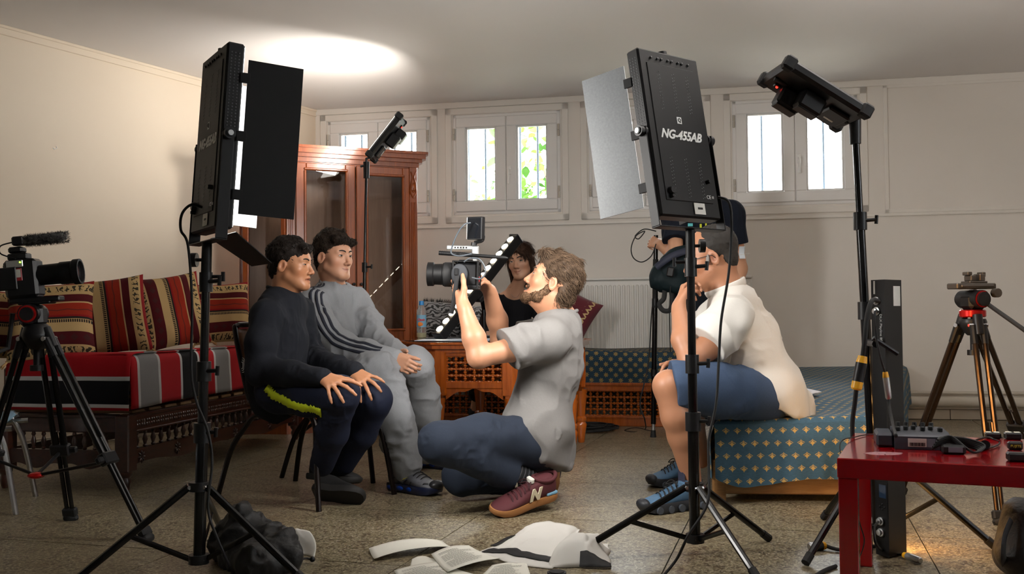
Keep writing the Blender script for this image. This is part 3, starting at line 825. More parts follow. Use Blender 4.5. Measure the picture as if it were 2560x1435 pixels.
# teal fabrics: staggered woven motifs
def motif(name, base, gold, px_, py_, size, kind, fade=.0):
    t = NT(name); co = t.coord('UV'); s = t.sep(co)
    v = t.math('DIVIDE', s[1], py_); row = t.math('FLOOR', v)
    u = t.math('ADD', t.math('DIVIDE', s[0], px_), t.math('MULTIPLY', t.math('MODULO', t.math('ABSOLUTE', row), 2), .5))
    lu = t.math('MULTIPLY', t.math('SUBTRACT', t.math('FRACT', u), .5), px_ / size)
    lv = t.math('MULTIPLY', t.math('SUBTRACT', t.math('FRACT', v), .5), py_ / size)
    if kind == 'fleur':
        a, b_ = t.math('ABSOLUTE', lu), lv
        lowv = t.math('ADD', b_, .12)
        star = t.math('ADD', t.math('POWER', a, .62), t.math('POWER', t.math('ABSOLUTE', lowv), .62))
        m1 = t.math('LESS_THAN', star, .62)
        dia = t.math('LESS_THAN', t.math('ADD', t.math('MULTIPLY', a, 1.5), t.math('ABSOLUTE', lowv)), .26)
        # curved arms rising to a point
        arm = t.math('SUBTRACT', b_, t.math('SUBTRACT', .42, t.math('MULTIPLY', t.math('POWER', a, .55), .62)))
        m2 = t.math('MULTIPLY', t.math('COMPARE', arm, 0.0, .05), t.math('LESS_THAN', a, .5))
        msk = t.math('MAXIMUM', t.math('MAXIMUM', m1, dia), m2)
    else:
        ang = t.math('ARCTAN2', lv, lu); rr = t.math('SQRT', t.math('ADD', t.math('MULTIPLY', lu, lu), t.math('MULTIPLY', lv, lv)))
        lim = t.math('ADD', .3, t.math('MULTIPLY', t.math('COSINE', t.math('MULTIPLY', ang, 7)), .17))
        msk = t.math('MULTIPLY', t.math('LESS_THAN', rr, lim), t.math('GREATER_THAN', rr, .08))
    n1 = t.noise(t.mapping(co, (60, 420, 1)), 1.0, 3, .7); n2 = t.noise(co, 7, 3)
    col = t.mix(n1, tuple(x * .45 for x in lin(base)), tuple(min(1, x * 1.5) for x in lin(base)))
    col = t.mix(msk, col, t.mix(n1, tuple(x * .7 for x in lin(gold)), tuple(min(1, x * 1.15) for x in lin(gold))))
    t.set(Base_Color=col, Roughness=.78, Specular_IOR_Level=.25); t.bump(t.math('ADD', n1, t.math('MULTIPLY', msk, .8)), .3, .002)
    return t.m
M_STAR = motif('teal_star_cloth', (44, 68, 84), (190, 156, 84), .066, .036, .036, 'star')
M_FLEUR = motif('teal_fleur_cloth', (60, 90, 108), (196, 160, 92), .0445, .0495, .0285, 'fleur')
mt = thing('bench_mattress', 'dark teal bench mattress with gold stars below the radiator', 'mattress', WM @ Vector((bs0, -BD, .29)), WA)
def mattress_mesh(w, d_, h, r=.03, sag=0.0, seed=0, nx=40):
    prof = [(d_, 0)] + [(d_, h - r), (d_ - r * .3, h - r * .3), (d_ - r, h), (r, h), (r * .3, h - r * .3), (0, h - r), (0, 0)]
    dense = [prof[0], prof[1], prof[2], prof[3]] + [(d_ - r - (d_ - 2 * r) * q / 8, h) for q in range(1, 8)] + [prof[4], prof[5], prof[6], (0, h * .5), prof[7]]
    vs = []; uvs = []; fs = []
    acc = [0.0]
    for a, b_ in zip(dense, dense[1:]): acc.append(acc[-1] + math.dist(a, b_))
    for i in range(nx + 1):
        x = w * i / nx
        for j, (y, z) in enumerate(dense):
            nz = mnoise.noise(Vector((x * 3 + seed, y * 3, z * 3))) * .009
            vs.append((x, y + nz * .6, z + (nz if z > .01 else 0) )); uvs.append((x, acc[-1] - acc[j]))
    m_ = len(dense)
    fs = [(i * m_ + j, i * m_ + j + 1, (i + 1) * m_ + j + 1, (i + 1) * m_ + j) for i in range(nx) for j in range(m_ - 1)]
    fs += [tuple(range(m_))[::-1], tuple(nx * m_ + k for k in range(m_))]
    return uvmesh('cover', vs, fs, uvs)
put('cover', mattress_mesh(bw, BD - .076, .215, .03, seed=2), M_STAR, mt)

# ---------- wide bed on the right, edge sags where the man sits
M_PINE = wood('bed_pine', (120, 84, 44), (168, 124, 72), .5, 0, .1)
B0 = fl(1800, 1250); BA = math.radians(-6)
fx = Vector((math.cos(BA), math.sin(BA), 0))
nl = at(1786, 1100, 3.93); nl.z = 0                     # near left of the cloth
nr_ = nl + fx * .68                                     # near right (hidden by the black column)
fl_ = nl + Vector((math.sin(math.radians(15.5)), math.cos(math.radians(15.5)), 0)) * 2.6
fr_ = WM @ Vector((4.38, -.13, 0))
bed = thing('bed', 'low wide pine bed under teal cloth where the man in white sits', 'bed', (nl.x, nl.y, 0))
BMx = Matrix.Translation(nl) @ Matrix.Rotation(BA, 4, 'Z')
MB(BMx).box((.02, .03, .03), (.68, .055, .165), .005).build('front_board', M_PINE, bed)
MB(BMx).box((-.005, .02, 0), (.045, .075, .166), .005).build('leg', M_PINE, bed)
MB(BMx).box((.61, .02, 0), (.66, .075, .166), .005).build('leg', M_PINE, bed)
for k in (.35, .7):
    p = nl.lerp(fl_, k); MB().box((p.x + .02, p.y, 0), (p.x + .07, p.y + .05, .165), .005).build('leg', M_PINE, bed)
    p = nr_.lerp(fr_, k); MB().box((p.x - .12, p.y, 0), (p.x - .07, p.y + .05, .165), .005).build('leg', M_PINE, bed)
d = (fl_ - nl).normalized()
MB(frame_from(d, Vector((-d.y, d.x, 0)), (0, 0, 1), nl + Vector((.02, .02, 0)))).box((.05, -.05, .03), ((fl_ - nl).length - .05, -.02, .165), .005).build('side_board', M_PINE, bed)
bm_ = thing('bed_mattress', 'teal bed cover woven with gold fleur motifs, right side', 'mattress', (nl.x, nl.y, .17))
nu, nv = 40, 60; vs = []; uvs = []; fs = []
HZ = .352
def bedpt(u, v): return (nl.lerp(nr_, u)).lerp(fl_.lerp(fr_, u), v)
sit = at(1905, 1000, 4.25)
rows = []
for j in range(nv + 1):
    v = (j / nv) ** 1.25
    for i in range(nu + 1):
        p = bedpt(i / nu, v)
        z = HZ + .035 * v - .018 * math.exp(-((p.x - nl.x) ** 2 + (p.y - nl.y) ** 2) / .25) + mnoise.noise(Vector((p.x * 2.5, p.y * 2.5, 0))) * .006
        z -= .035 * math.exp(-(((p.x - sit.x) / .3) ** 2 + ((p.y - sit.y) / .22) ** 2))
        e = min(i / nu * .8, (1 - i / nu) * .8, v * 2.9)
        z -= .02 * max(0, 1 - e / .035) ** 2
        vs.append((p.x, p.y, z)); q = Matrix.Rotation(-BA, 3, 'Z') @ (p - nl); uvs.append((q.x, q.y))
fs += [(j * (nu + 1) + i, j * (nu + 1) + i + 1, (j + 1) * (nu + 1) + i + 1, (j + 1) * (nu + 1) + i) for j in range(nv) for i in range(nu)]
def skirt(edge, drop, outv, uvdir, seed):
    """hang cloth from a list of (vertex index) edge points"""
    o = len(vs); n = len(edge); R = 10
    for r in range(R + 1):
        for k, e in enumerate(edge):
            x, y, z = vs[e]; tt = r / R
            dz = drop(k / (n - 1)) * tt
            w = (math.sin(k * 1.1 + seed) * .006 + math.sin(k * .37) * .008) * tt
            b_ = .018 * math.sin(min(1, tt * 3) * PI / 2)
            vs.append((x + outv[0] * (b_ + w), y + outv[1] * (b_ + w), z - dz))
            uu = uvs[e]; uvs.append((uu[0], uu[1] - dz) if uvdir == 'f' else (uu[1], -dz))
    for r in range(R):
        for k in range(n - 1):
            a = o + r * n + k; fs.append((a, a + n, a + n + 1, a + 1))
skirt([i for i in range(nu + 1)], lambda u: .235 + .012 * math.sin(u * 9) - .16 * max(0, .12 - u) - .03 * max(0, u - .4), (math.sin(BA), -math.cos(BA)), 'f', 0)
skirt([j * (nu + 1) for j in range(nv, -1, -1)], lambda u: .2 + .02 * math.sin(u * 14), (-.98, .2), 's', 2)
skirt([j * (nu + 1) + nu for j in range(nv + 1)], lambda u: .22, (.94, -.33), 's', 3)
off = Vector((nl.x, nl.y, .17))
o = put('cover', uvmesh('cover', [tuple(Vector(v) - off) for v in vs], fs, uvs), M_FLEUR, bm_)
core = MB(); core.prism([tuple((p + (nl + fr_) * 0).xy) for p in (bedpt(.04, .02), bedpt(.96, .02), bedpt(.96, .98), bedpt(.04, .98))], .168, HZ - .07)
core.build('foam_core', mat('foam', (200, 190, 160), .9), bm_)

# ---------- red coffee table
M_RED = mat('red_lacquer', (150, 5, 14), .12, coat=.4)
rf = at(2092, 1145, 2.47); RZ = .39
r0 = fl(2092, 1145, RZ); r0.z = 0
rb = fl(2135, 1082, RZ); rb.z = 0
RAe = math.atan2((rb - r0).y, (rb - r0).x) - PI / 2
RD = (rb - r0).length
rt = thing('red_table', 'glossy red square coffee table in right foreground', 'table', r0, RAe)
MB().box((0, 0, RZ - .05), (.56, RD, RZ), .0025).build('table_top', M_RED, rt, world=False)
for x in (0, .56 - .05):
    for y in (0, RD - .05):
        MB().box((x + .002, y + .002, 0), (x + .048, y + .048, RZ - .0495), .002).build('leg', M_RED, rt, world=False)
RTM = Matrix.Translation(r0) @ Matrix.Rotation(RAe, 4, 'Z')
sm = thing('dust_smear', 'pale dried ring stain on the red table top', 'stain', fl(2210, 1134, RZ))
t = NT('dried_stain'); co = t.coord(); n1 = t.noise(co, 90, 4)
t.set(Base_Color=lin((205, 160, 165)), Roughness=.7, Alpha=t.math('MULTIPLY', t.math('GREATER_THAN', n1, .42), .45)); M_STAIN = t.m
p0 = fl(2210, 1134, RZ); rw = (fl(2258, 1134, RZ) - p0).length
MB().prism([(p0.x + math.cos(a) * rw * (1 + .08 * math.sin(5 * a)), p0.y + math.sin(a) * rw * .62) for a in [2 * PI * k / 32 for k in range(32)]], RZ + .0002, RZ + .0006).build('stain_mark', M_STAIN, sm)

# ---------- stacking chairs
M_TUBE = mat('brown_black_tube', (30, 22, 19), .22, .5)
M_PLY = wood('chair_ply', (58, 32, 16), (96, 58, 28), .35, 0, .3)
def stack_chair(label, rear_near, front_near, width, seat_z, back_top, name='school_chair', mtube=None, mply=None, group='school chairs under the boys'):
    """rear_near/front_near: floor points of the near side legs"""
    rn, fn = Vector(rear_near), Vector(front_near); rn.z = fn.z = 0
    fw = (fn - rn).normalized(); ln = (fn - rn).length; sdv = Vector((-fw.y, fw.x, 0))      # to the chair's left (away from camera)
    r = thing(name, label, 'chair', (rn + fn) / 2 + sdv * width / 2, 0, group)
    c = lambda f, s, z: rn + fw * f + sdv * s + Vector((0, 0, z))
    mtube = mtube or M_TUBE; mply = mply or M_PLY
    for s, q in ((0, 0), (width, 1)):
        si = .04 if q == 0 else width - .04
        # front leg runs up, bends back under the seat
        MB().tube(smooth_path([c(ln, s, 0), c(ln - .035, s + (si - s) * .5, seat_z * .55), c(ln - .06, si, seat_z - .07), c(ln - .09, si, seat_z - .025), c(ln - .16, si, seat_z - .015), c(.2, si, seat_z - .015)], 5), .0115, 10).build('leg', mtube, r)
        MB().tube(smooth_path([c(0, s, 0), c(.06, s + (si - s) * .5, seat_z * .5), c(.13, si, seat_z - .09), c(.19, si, seat_z - .04), c(.28, si, seat_z - .03)], 5), .0115, 10).build('leg', mtube, r)
    # back frame: one bent tube from seat up and across
    MB().tube(smooth_path([c(ln - .2, .05, seat_z - .008), c(.24, .045, seat_z - .008), c(.17, .045, seat_z + .01), c(.135, .045, seat_z + .06), c(.06, .045, back_top - .04), c(.05, .06, back_top - .006), c(.05, .11, back_top), c(.05, width - .11, back_top), c(.05, width - .06, back_top - .006), c(.06, width - .045, back_top - .04), c(.135, width - .045, seat_z + .06), c(.17, width - .045, seat_z + .01), c(.24, width - .045, seat_z - .008), c(ln - .2, width - .05, seat_z - .008)], 5), .0115, 10).build('back_frame', mtube, r)
    F = frame_from(fw, sdv, (0, 0, 1), rn)
    g = MB(F); g.grid(lambda u, v: (.15 + u * (ln - .22), .03 + v * (width - .06), seat_z + .006 - .012 * math.sin(PI * v) + (.012 * (u - .85) * -6 if u > .85 else 0)), 12, 10)
    thicken(g.build('seat', mply, r), .012)
    g = MB(F); g.grid(lambda u, v: (.083 - .03 * u - .02 * math.sin(PI * v) + .004, .05 + v * (width - .1), back_top - .17 + .15 * u), 8, 10)
    thicken(g.build('backrest', mply, r), .01)
    return r
# ---------- pale blue chair cut by the left edge of the picture
# ================================================================== lights, stands and film gear
M_BLK = mat('black_powder_coat', (11, 11, 12), .5, spec=.3)
M_BLKG = mat('black_gloss_metal', (11, 11, 12), .22, .3)
M_RUB = mat('black_rubber', (17, 17, 18), .7)
M_PLAS = mat('black_plastic', (17, 17, 19), .42, spec=.35)
M_CHR = mat('steel', (190, 190, 192), .25, 1.0)
M_SIL = mat('brushed_aluminium', (196, 198, 198), .35, .9)
M_WHITE = mat('white_print', (225, 225, 222), .6)
M_LABEL = mat('paper_label', (214, 212, 204), .7, var=(60, .08))
M_REDP = mat('red_anodised', (190, 24, 20), .25, .6)
M_YEL = mat('yellow_plastic', (232, 170, 30), .4)
M_LEDY = mat('green_led', (160, 255, 60), .4, emit=((160, 255, 60), 4))
M_LEDR = mat('red_led', (255, 40, 30), .4, emit=((255, 30, 20), 6))
def area_light(name, M, sx, sy, power, color, parent, spread=180):
    l = bpy.data.lights.new(name, 'AREA'); l.shape = 'RECTANGLE'; l.size = sx; l.size_y = sy; l.energy = power; l.color = color
    l.spread = math.radians(spread)
    o = bpy.data.objects.new(name, l); COL.objects.link(o)
    o.matrix_world = Matrix.Translation(-rootof(parent).location) @ M; o.parent = parent
    o.matrix_parent_inverse = Matrix.Identity(4)
    return o
def cable(name, label, pts, r=.004, m=None, grp=None):
    mb = MB(); mb.tube(smooth_path(pts, 7), r, 7)
    return tag(mb.build(name, m or M_RUB, smooth=True), label, 'cable', grp)
M_BACK_LIT = mat('reflector_grey', (100, 103, 105), .5, .25, var=(160, .25))
t = NT('led_face'); co = t.coord()
t.set(Base_Color=(.9, .9, .9), Emission_Color=lin((255, 250, 244)), Emission_Strength=14.0); M_LEDF = t.m

def light_stand(root, base, hub_z, pole_pts, feet, r=.0155, low_z=.05, mid_r=.5):
    """tripod light stand; pole_pts = [(point, radius)...] from the foot up; feet = floor points"""
    b = Vector(base)
    tops = []
    for f_ in feet:
        f_ = Vector(f_); f_.z = .012
        hv = (f_ - b); hv.z = 0; hd = hv.normalized()
        h = b + hd * .028 + Vector((0, 0, hub_z))
        m = MB(); m.tube([h, f_], .011, 10); lg = m.build('leg', M_BLKG, root)
        e = (f_ - h).normalized()
        MB().tube([f_ - e * .03, f_ + e * .004], .0135, 10).build('rubber_foot', M_RUB, lg)
        q = h.lerp(f_, mid_r); lo = b + hd * .022 + Vector((0, 0, low_z))
        MB().tube([q, lo], .008, 8, flat=(1, .5)).build('brace', M_BLKG, root)
        m = MB(); m.cyl(h - hd.cross(Vector((0, 0, 1))) * .016, h + hd.cross(Vector((0, 0, 1))) * .016, .006, 8)
        m.cyl(lo - hd.cross(Vector((0, 0, 1))) * .013, lo + hd.cross(Vector((0, 0, 1))) * .013, .005, 8); m.build('rivet', M_CHR, lg)
    for z in (hub_z, low_z):
        m = MB(); c = b + Vector((0, 0, z)); m.cyl(c - Vector((0, 0, .013)), c + Vector((0, 0, .013)), .03, 12); m.build('collar', M_PLAS, root)
    for (p0, r0), (p1, r1) in zip(pole_pts, pole_pts[1:]):
        MB().tube([p0, p1], r1, 14).build('pole', M_BLKG, root)
    for (p0, r0) in pole_pts[1:-1]:
        p0 = Vector(p0); m = MB(); m.tube([p0 - Vector((0, 0, .03)), p0 + Vector((0, 0, .028))], r0 + .007, 14)
        m.build('lock_collar', M_PLAS, root)
        m = MB(); m.tube([p0 + Vector((.012, -.012, 0)), p0 + Vector((.045, -.02, .002))], .006, 8); m.tube([p0 + Vector((.045, -.02, -.012)), p0 + Vector((.047, -.021, .016))], .006, 8)
        m.build('lock_knob', M_PLAS, root)

def led_panel(label, c, f, tilt, base, hub_z, feet, flaps, grp, power, mirror=1):
    fh = Vector((f[0], f[1], 0)).normalized(); tl = math.radians(tilt)
    ff = fh * math.cos(tl) - Vector((0, 0, math.sin(tl)))
    F = look_frame(ff, (0, 0, 1), c)                    # x right (seen from behind), y facing, z up; origin = centre of the back face
    w, h, dp = .276, .54, .052
    r = thing('led_panel_light', label, 'studio light', (base[0], base[1], 0), 0, grp)
    MB(F).box((-w / 2, 0, -h / 2), (w / 2, dp, h / 2), .006).build('housing', M_BLK, r)
    MB(F).box((-w / 2 + .03, -.0025, -h / 2 + .05), (w / 2 - .03, .004, h / 2 - .045), .002).build('back_plate', M_BLK, r)
    MB(F).box((-w / 2 + .008, dp - .004, -h / 2 + .008), (w / 2 - .008, dp + .001, h / 2 - .008)).build('led_face', M_LEDF, r)
    area_light('led_array', F @ Matrix.Translation((0, dp + .012, 0)) @ Matrix.Rotation(PI / 2, 4, 'X'), w * .92, h * .94, power, (1, .965, .92), r, 125)
    hv = MB(F)                                           # perforations: three double columns, leaking lamp light painted as pale dots
    for cxx in (-.068, -.002, .062):
        for z0, z1 in ((.075, .205), (-.205, -.075)):
            z = z0
            while z < z1:
                for q in (0, .008):
                    hv.ball((cxx + q + (z - z0) * .02, -.003, z + q * .4), (.0016, .0008, .0016), 6, 4)
                z += .011
    o = hv.build('vent_hole', mat('painted_vent_glow', (120, 122, 124), .4), r, smooth=None); o['kind'] = 'stuff'
    sv = MB(F)
    for sx in (-1, 1):
        for k in range(24):
            for q in (.014, .025, .036):
                for zz in (h / 2 - .03 - k * .0093,):
                    sv.ball((sx * (w / 2 + .0006), q, zz), (.0008, .0026, .0026), 6, 4)
    o = sv.build('side_vent', mat('vent_dark', (60, 62, 64), .5), r, smooth=None); o['kind'] = 'stuff'
    for k in range(8):
        MB(F).ball((-.085 + k * .0235 + (.006 if k % 2 else 0), -.003, h / 2 - .028), (.0045, .003, .0045), 8, 5).build('screw', M_BLKG, r)
    TMx = F @ Matrix(((1, 0, 0, 0), (0, 0, -1, -.003), (0, 1, 0, 0), (0, 0, 0, 1)))
    text('NG-455AB', .041, TMx @ Matrix.Translation((.0, -.006, 0)), M_WHITE, r, shear=.4, bold=.0014, spacing=.98)
    MB(F).box((-.008, -.0035, .034), (.013, -.002, .056)).build('logo_square', M_WHITE, r)
    text('Q', .017, TMx @ Matrix.Translation((.0026, .045, .0012)), M_BLK, r, bold=.0004)
    text('CE \u2261', .017, TMx @ Matrix.Translation((.095, -.2, 0)), M_WHITE, r)
    MB(F).box((.012, -.0035, -h / 2 + .012), (.062, -.002, -h / 2 + .048)).build('sticker', M_LABEL, r)
    MB(F).box((.028, -.0042, -h / 2 + .028), (.05, -.003, -h / 2 + .034)).build('sticker_print', M_BLK, r)
    for (x, z, rr) in ((-.085, -.19, .013), (-.088, -.208, .006), (.09, -.15, .007)):
        MB(F).lathe([(rr, 0), (rr, .012), (rr * .8, .016), (0, .016)], 12, Matrix.Translation((x, 0, z)) @ Matrix.Rotation(PI / 2, 4, 'X')).build('dial', M_PLAS, r)
    MB(F).cyl((0, dp * .5, h / 2), (0, dp * .5, h / 2 + .012), .017, 12).build('top_knob', M_PLAS, r)
    # yoke
    for sx in (-1, 1):
        x = sx * (w / 2 + .012)
        m = MB(F); pv = (x, .02, .0)
        m.box((x - .002, .0, -h / 2 - .03), (x + .002, .034, .012), .001)
        m.build('yoke_arm', M_BLK, r)
        k = MB(F); k.cyl((sx * (w / 2 + .002), .018, 0), (sx * (w / 2 + .03), .018, 0), .017, 14); k.cyl((sx * (w / 2 + .028), .018, 0), (sx * (w / 2 + .034), .018, 0), .011, 12)
        k.build('tilt_knob', M_PLAS, r)
        k = MB(F); k.cyl((sx * (w / 2 + .034), .018, 0), (sx * (w / 2 + .036), .018, 0), .008, 12); k.build('knob_cap', M_SIL, r)
    MB(F).box((-w / 2 - .014, 0, -h / 2 - .034), (w / 2 + .014, .034, -h / 2 - .03), .001).build('yoke_bar', M_BLK, r)
    bot = F @ Vector((0, .017, -h / 2 - .034))
    # stand: spigot, knob, pole
    b = Vector((base[0], base[1], 0))
    up = lambda z: b.lerp(Vector((bot.x, bot.y, 0)), min(1, z / bot.z)) + Vector((0, 0, z))
    light_stand(r, b, hub_z, [(up(.035), .016), (up(.42), .0175), (up(.6), .0145), (up(bot.z - .115), .0125), (up(bot.z - .085), .0105)], feet)
    MB().tube([up(bot.z - .12), bot], [.016, .0145], 14).build('spigot', M_BLK, r)
    sdv = Vector((mirror, 0, 0))
    m = MB(); q = up(bot.z - .05); m.tube([q, q + sdv * .03], .005, 8); m.tube([q + sdv * .028, q + sdv * .045], .021, 14); m.build('clamp_knob', M_PLAS, r)
    q = up(bot.z - .1); m = MB(); m.tube([q - sdv * .012, q - sdv * .05], .0055, 8); m.tube([q - sdv * .05 + Vector((0, 0, -.014)), q - sdv * .05 + Vector((0, 0, .014))], .006, 8); m.build('wing_screw', M_PLAS, r)
    for fl_d in flaps.values():
        side, ang, length, span, mt_ = fl_d
        a = math.radians(ang)
        if side in ('L', 'R'):
            sx = -1 if side == 'L' else 1
            hx = sx * (w / 2 + .004)
            G = F @ Matrix.Translation((hx, dp + .006, 0)) @ Matrix.Rotation(-sx * a, 4, 'Z')
            fo_ = MB(G).box((-.0012, .004, -span / 2), (.0012, length, span / 2), .0005).build('barn_door', mt_, r)
            for z in (-.17, 0, .17):
                MB(G).box((-.004, -.016, z - .015), (.004, .012, z + .015), .001).build('hinge', M_BLK, fo_)
        else:
            sz = 1 if side == 'T' else -1
            G = F @ Matrix.Translation((0, dp + .006, sz * (h / 2 + .004))) @ Matrix.Rotation(sz * a, 4, 'X')
            MB(G).prism([(-span / 2, .004), (span / 2, .004), (span * .36, length), (-span * .36, length)], -.0012, .0012).build('barn_door', mt_, r)
    return r, F
feetL = [fl(168, 1478), fl(760, 1462), fl(560, 1345)]
led_panel('tall black LED panel light on stand at left, shining towards the boys', at(521, 352, 2.9), (.85, .53), 4, fl(497, 1440), .262, feetL,
          {1: ('R', 6, .165, .45, M_BLK), 2: ('L', 12, .16, .45, M_SIL), 3: ('B', 32, .15, .27, M_BLK)}, 'big LED panel lights', PANEL_L, mirror=-1)
feetR = [fl(1430, 1398), fl(1921, 1354), fl(1893, 1455)]
prR, FR_ = led_panel('black LED panel light right of centre, back with white lettering towards camera', at(1700, 336, 3.06), (-.617, .787), 10, fl(1738, 1385), .21, feetR,
          {1: ('L', 16, .16, .46, M_BACK_LIT), 2: ('R', 14, .16, .46, M_BLK)}, 'big LED panel lights', PANEL_R, mirror=1)
# tape square on the reflector flap
tp = at(1531, 386, 3.18)
m = MB(look_frame((.35, 1, 0), (.25, 0, 1), tp)); m.box((-.024, -.004, -.016), (.024, -.002, .016)); m.build('tape_patch', M_RUB, prR)
# power leads of the two panels
cable('power_cable', 'black power cable hanging down the right light stand', [at(1795, 493, 3.0), at(1822, 505, 2.97), at(1829, 560, 2.95), at(1822, 680, 2.95), at(1803, 800, 2.95), at(1797, 900, 2.95), at(1790, 1010, 2.93), at(1772, 1100, 2.92), at(1772, 1180, 2.9), at(1768, 1260, 2.85), at(1720, 1340, 2.8), at(1690, 1400, 2.82), fl(1640, 1460)], .0042)
cable('power_cable', 'black power cable looping off the left light stand', [at(505, 518, 2.86), at(478, 512, 2.84), at(455, 535, 2.84), at(452, 575, 2.85), at(470, 615, 2.86), at(480, 760, 2.86), at(478, 920, 2.86), at(490, 1000, 2.85), at(520, 1080, 2.84), at(530, 1160, 2.84), at(520, 1270, 2.83), at(545, 1350, 2.82), fl(590, 1450)], .004)

# ---------- small battery LED lights
def small_led(label, c, a, b, stand_top, pole, base, feet, hub_z, power, col, pr=.0075, batt=1, flip=1, swing=.42):
    a = Vector(a).normalized(); b = Vector(b); b = (b - a * b.dot(a)).normalized(); n = a.cross(b).normalized() * flip
    F = frame_from(a, b, n, c)
    r = thing('battery_led_light', label, 'studio light', (base[0], base[1], 0))
    L2, W2, T2 = .158, .11, .019
    MB(F).box((-L2, -W2, -T2), (L2, W2, T2), .01).build('housing', M_PLAS, r)
    MB(F).box((-L2 + .02, -W2 + .015, T2 - .002), (L2 - .02, W2 - .015, T2 + .002)).build('led_face', mat('small_led_face', (235, 232, 225), .4, emit=((255, 250, 240), 5)), r)
    for sx in (-1, 1):
        for sy in (-1, 1):
            MB(F).box((sx * (L2 - .012) - .02, sy * (W2 - .01) - .018, -T2 - .004), (sx * (L2 - .012) + .02, sy * (W2 - .01) + .018, T2 + .004), .007).build('corner_bumper', M_RUB, r)
    for q in (-.035, .035):
        m = MB(F); m.box((-.075 + q * .7, q - .03, -T2 - .062), (.01 + q * .7, q + .03, -T2), .008); bb = m.build('battery', M_PLAS, r)
        m = MB(F); m.box((-.07 + q * .7, q - .024, -T2 - .066), (.005 + q * .7, q + .024, -T2 - .061), .002); m.build('contact_cap', M_PLAS if batt else M_SIL, bb)
    MB(F).box((.05, -.05, -T2 - .014), (.13, .05, -T2), .005).build('control_box', M_PLAS, r)
    MB(F).box((.07, -.03, -T2 - .0152), (.105, -.02, -T2 - .0138)).build('sticker', M_LABEL, r)
    MB(F).box((-.125, -.055, -T2 - .006), (-.1, -.03, -T2), .003).build('switch', M_PLAS, r); MB(F).ball((-.112, -.042, -T2 - .006), .0045, 8, 5).build('red_indicator', M_LEDR, r)
    area_light('led_array', F @ Matrix.Translation((0, 0, T2 + .05 * swing + .012)) @ Matrix.Rotation(PI + swing, 4, 'X'), L2 * 1.7, W2 * 1.6, power, col, r, 125)
    st = Vector(stand_top)
    m = MB(); m.tube([F @ Vector((L2 * .75 if flip > 0 else -L2 * .9, 0, -T2 - .004)), st + Vector((0, 0, .07)), st + Vector((0, 0, .035))], .008, 8); m.build('ball_arm', M_PLAS, r)
    m = MB(); m.tube([st + Vector((0, 0, .05)), st - Vector((0, 0, .05))], [.02, .018], 12); m.build('swivel', M_PLAS, r)
    m = MB(); m.tube([st + Vector((0, 0, .03)), st + Vector((-.035, -.01, .02))], .007, 8); m.build('swivel_knob', M_PLAS, r)
    light_stand(r, base, hub_z, pole, feet, mid_r=.5)
    return r
b_ = at(903, 900, 5.98); b_.z = 0
st_ = at(916, 425, 5.98)
pp = lambda z: Vector((b_.x + (st_.x - b_.x) * z / st_.z, b_.y + (st_.y - b_.y) * z / st_.z, z))
small_led('small battery LED light tilted at the ceiling in front of cabinet', at(966, 345, 5.98), (-.615, 0, -.788), (-.02, -1, -.03), st_,
          [(pp(.05), .012), (pp(.55), .012), (pp(at(905, 668, 5.98).z), .0105), (st_, .0085)], b_, [fl(737, 1098), b_ + Vector((.3, .28, 0)), b_ + Vector((.25, -.3, 0))], .3, SMALL_W, (1, .93, .84), batt=0)
bR = Vector((1.185, 3.22, 0)); sR = at(2138, 322, 3.22)
pq = lambda z: Vector((bR.x + (sR.x - bR.x) * z / sR.z, bR.y + (sR.y - bR.y) * z / sR.z, z))
small_led('larger-looking battery LED light on tall stand near right wall', at(2035, 238, 3.2), (.84, .1, -.5), (.25, -.95, -.05), sR,
          [(pq(.05), .0165), (pq(at(2165, 700, 3.22).z - .1), .016), (pq(at(2163, 552, 3.22).z), .0145), (sR, .0115)], bR, [fl(2487, 1375), fl(2015, 1415), fl(2060, 1300)], .3, SMALL_W2, (1, .95, .9), flip=-1, swing=0)

# ---------- lit LED bar leaning over the table
P0, P1 = at(1090, 834, 5.55), at(1284, 588, 5.9)
ax = (P1 - P0).normalized(); nf = Vector((-.72, -.66, 0)); nf = (nf - ax * nf.dot(ax)).normalized(); sx_ = ax.cross(nf)
P0 = P0 - sx_ * .0; BF = frame_from(ax, sx_, nf, P0); BL = (P1 - P0).length
bar = thing('led_bar', 'black bar light with a row of glowing round lenses leaning over the table', 'light bar', (P0.x, P0.y, TZ))
MB(BF).box((0, -.034, -.06), (BL, .034, 0), .006).build('housing', M_BLK, bar)
MB(BF).box((-.008, -.037, -.064), (.006, .037, .005), .003).build('end_cap', M_PLAS, bar); MB(BF).box((BL - .006, -.037, -.064), (BL + .008, .037, .005), .003).build('end_cap', M_PLAS, bar)
lens_me = MB().lathe([(.0, .0045), (.016, .004), (.0205, .0015), (.0205, -.001)][::-1], 16).mesh('lens', smooth=True)
M_LENS = mat('lit_lens', (255, 246, 225), .3, emit=((255, 240, 208), 30))
for k in range(13):
    o = put('lens', lens_me, M_LENS, bar); o.matrix_local = Matrix.Translation(-bar.location) @ BF @ Matrix.Translation(((k + .6) * BL / 13.2, 0, .0015))
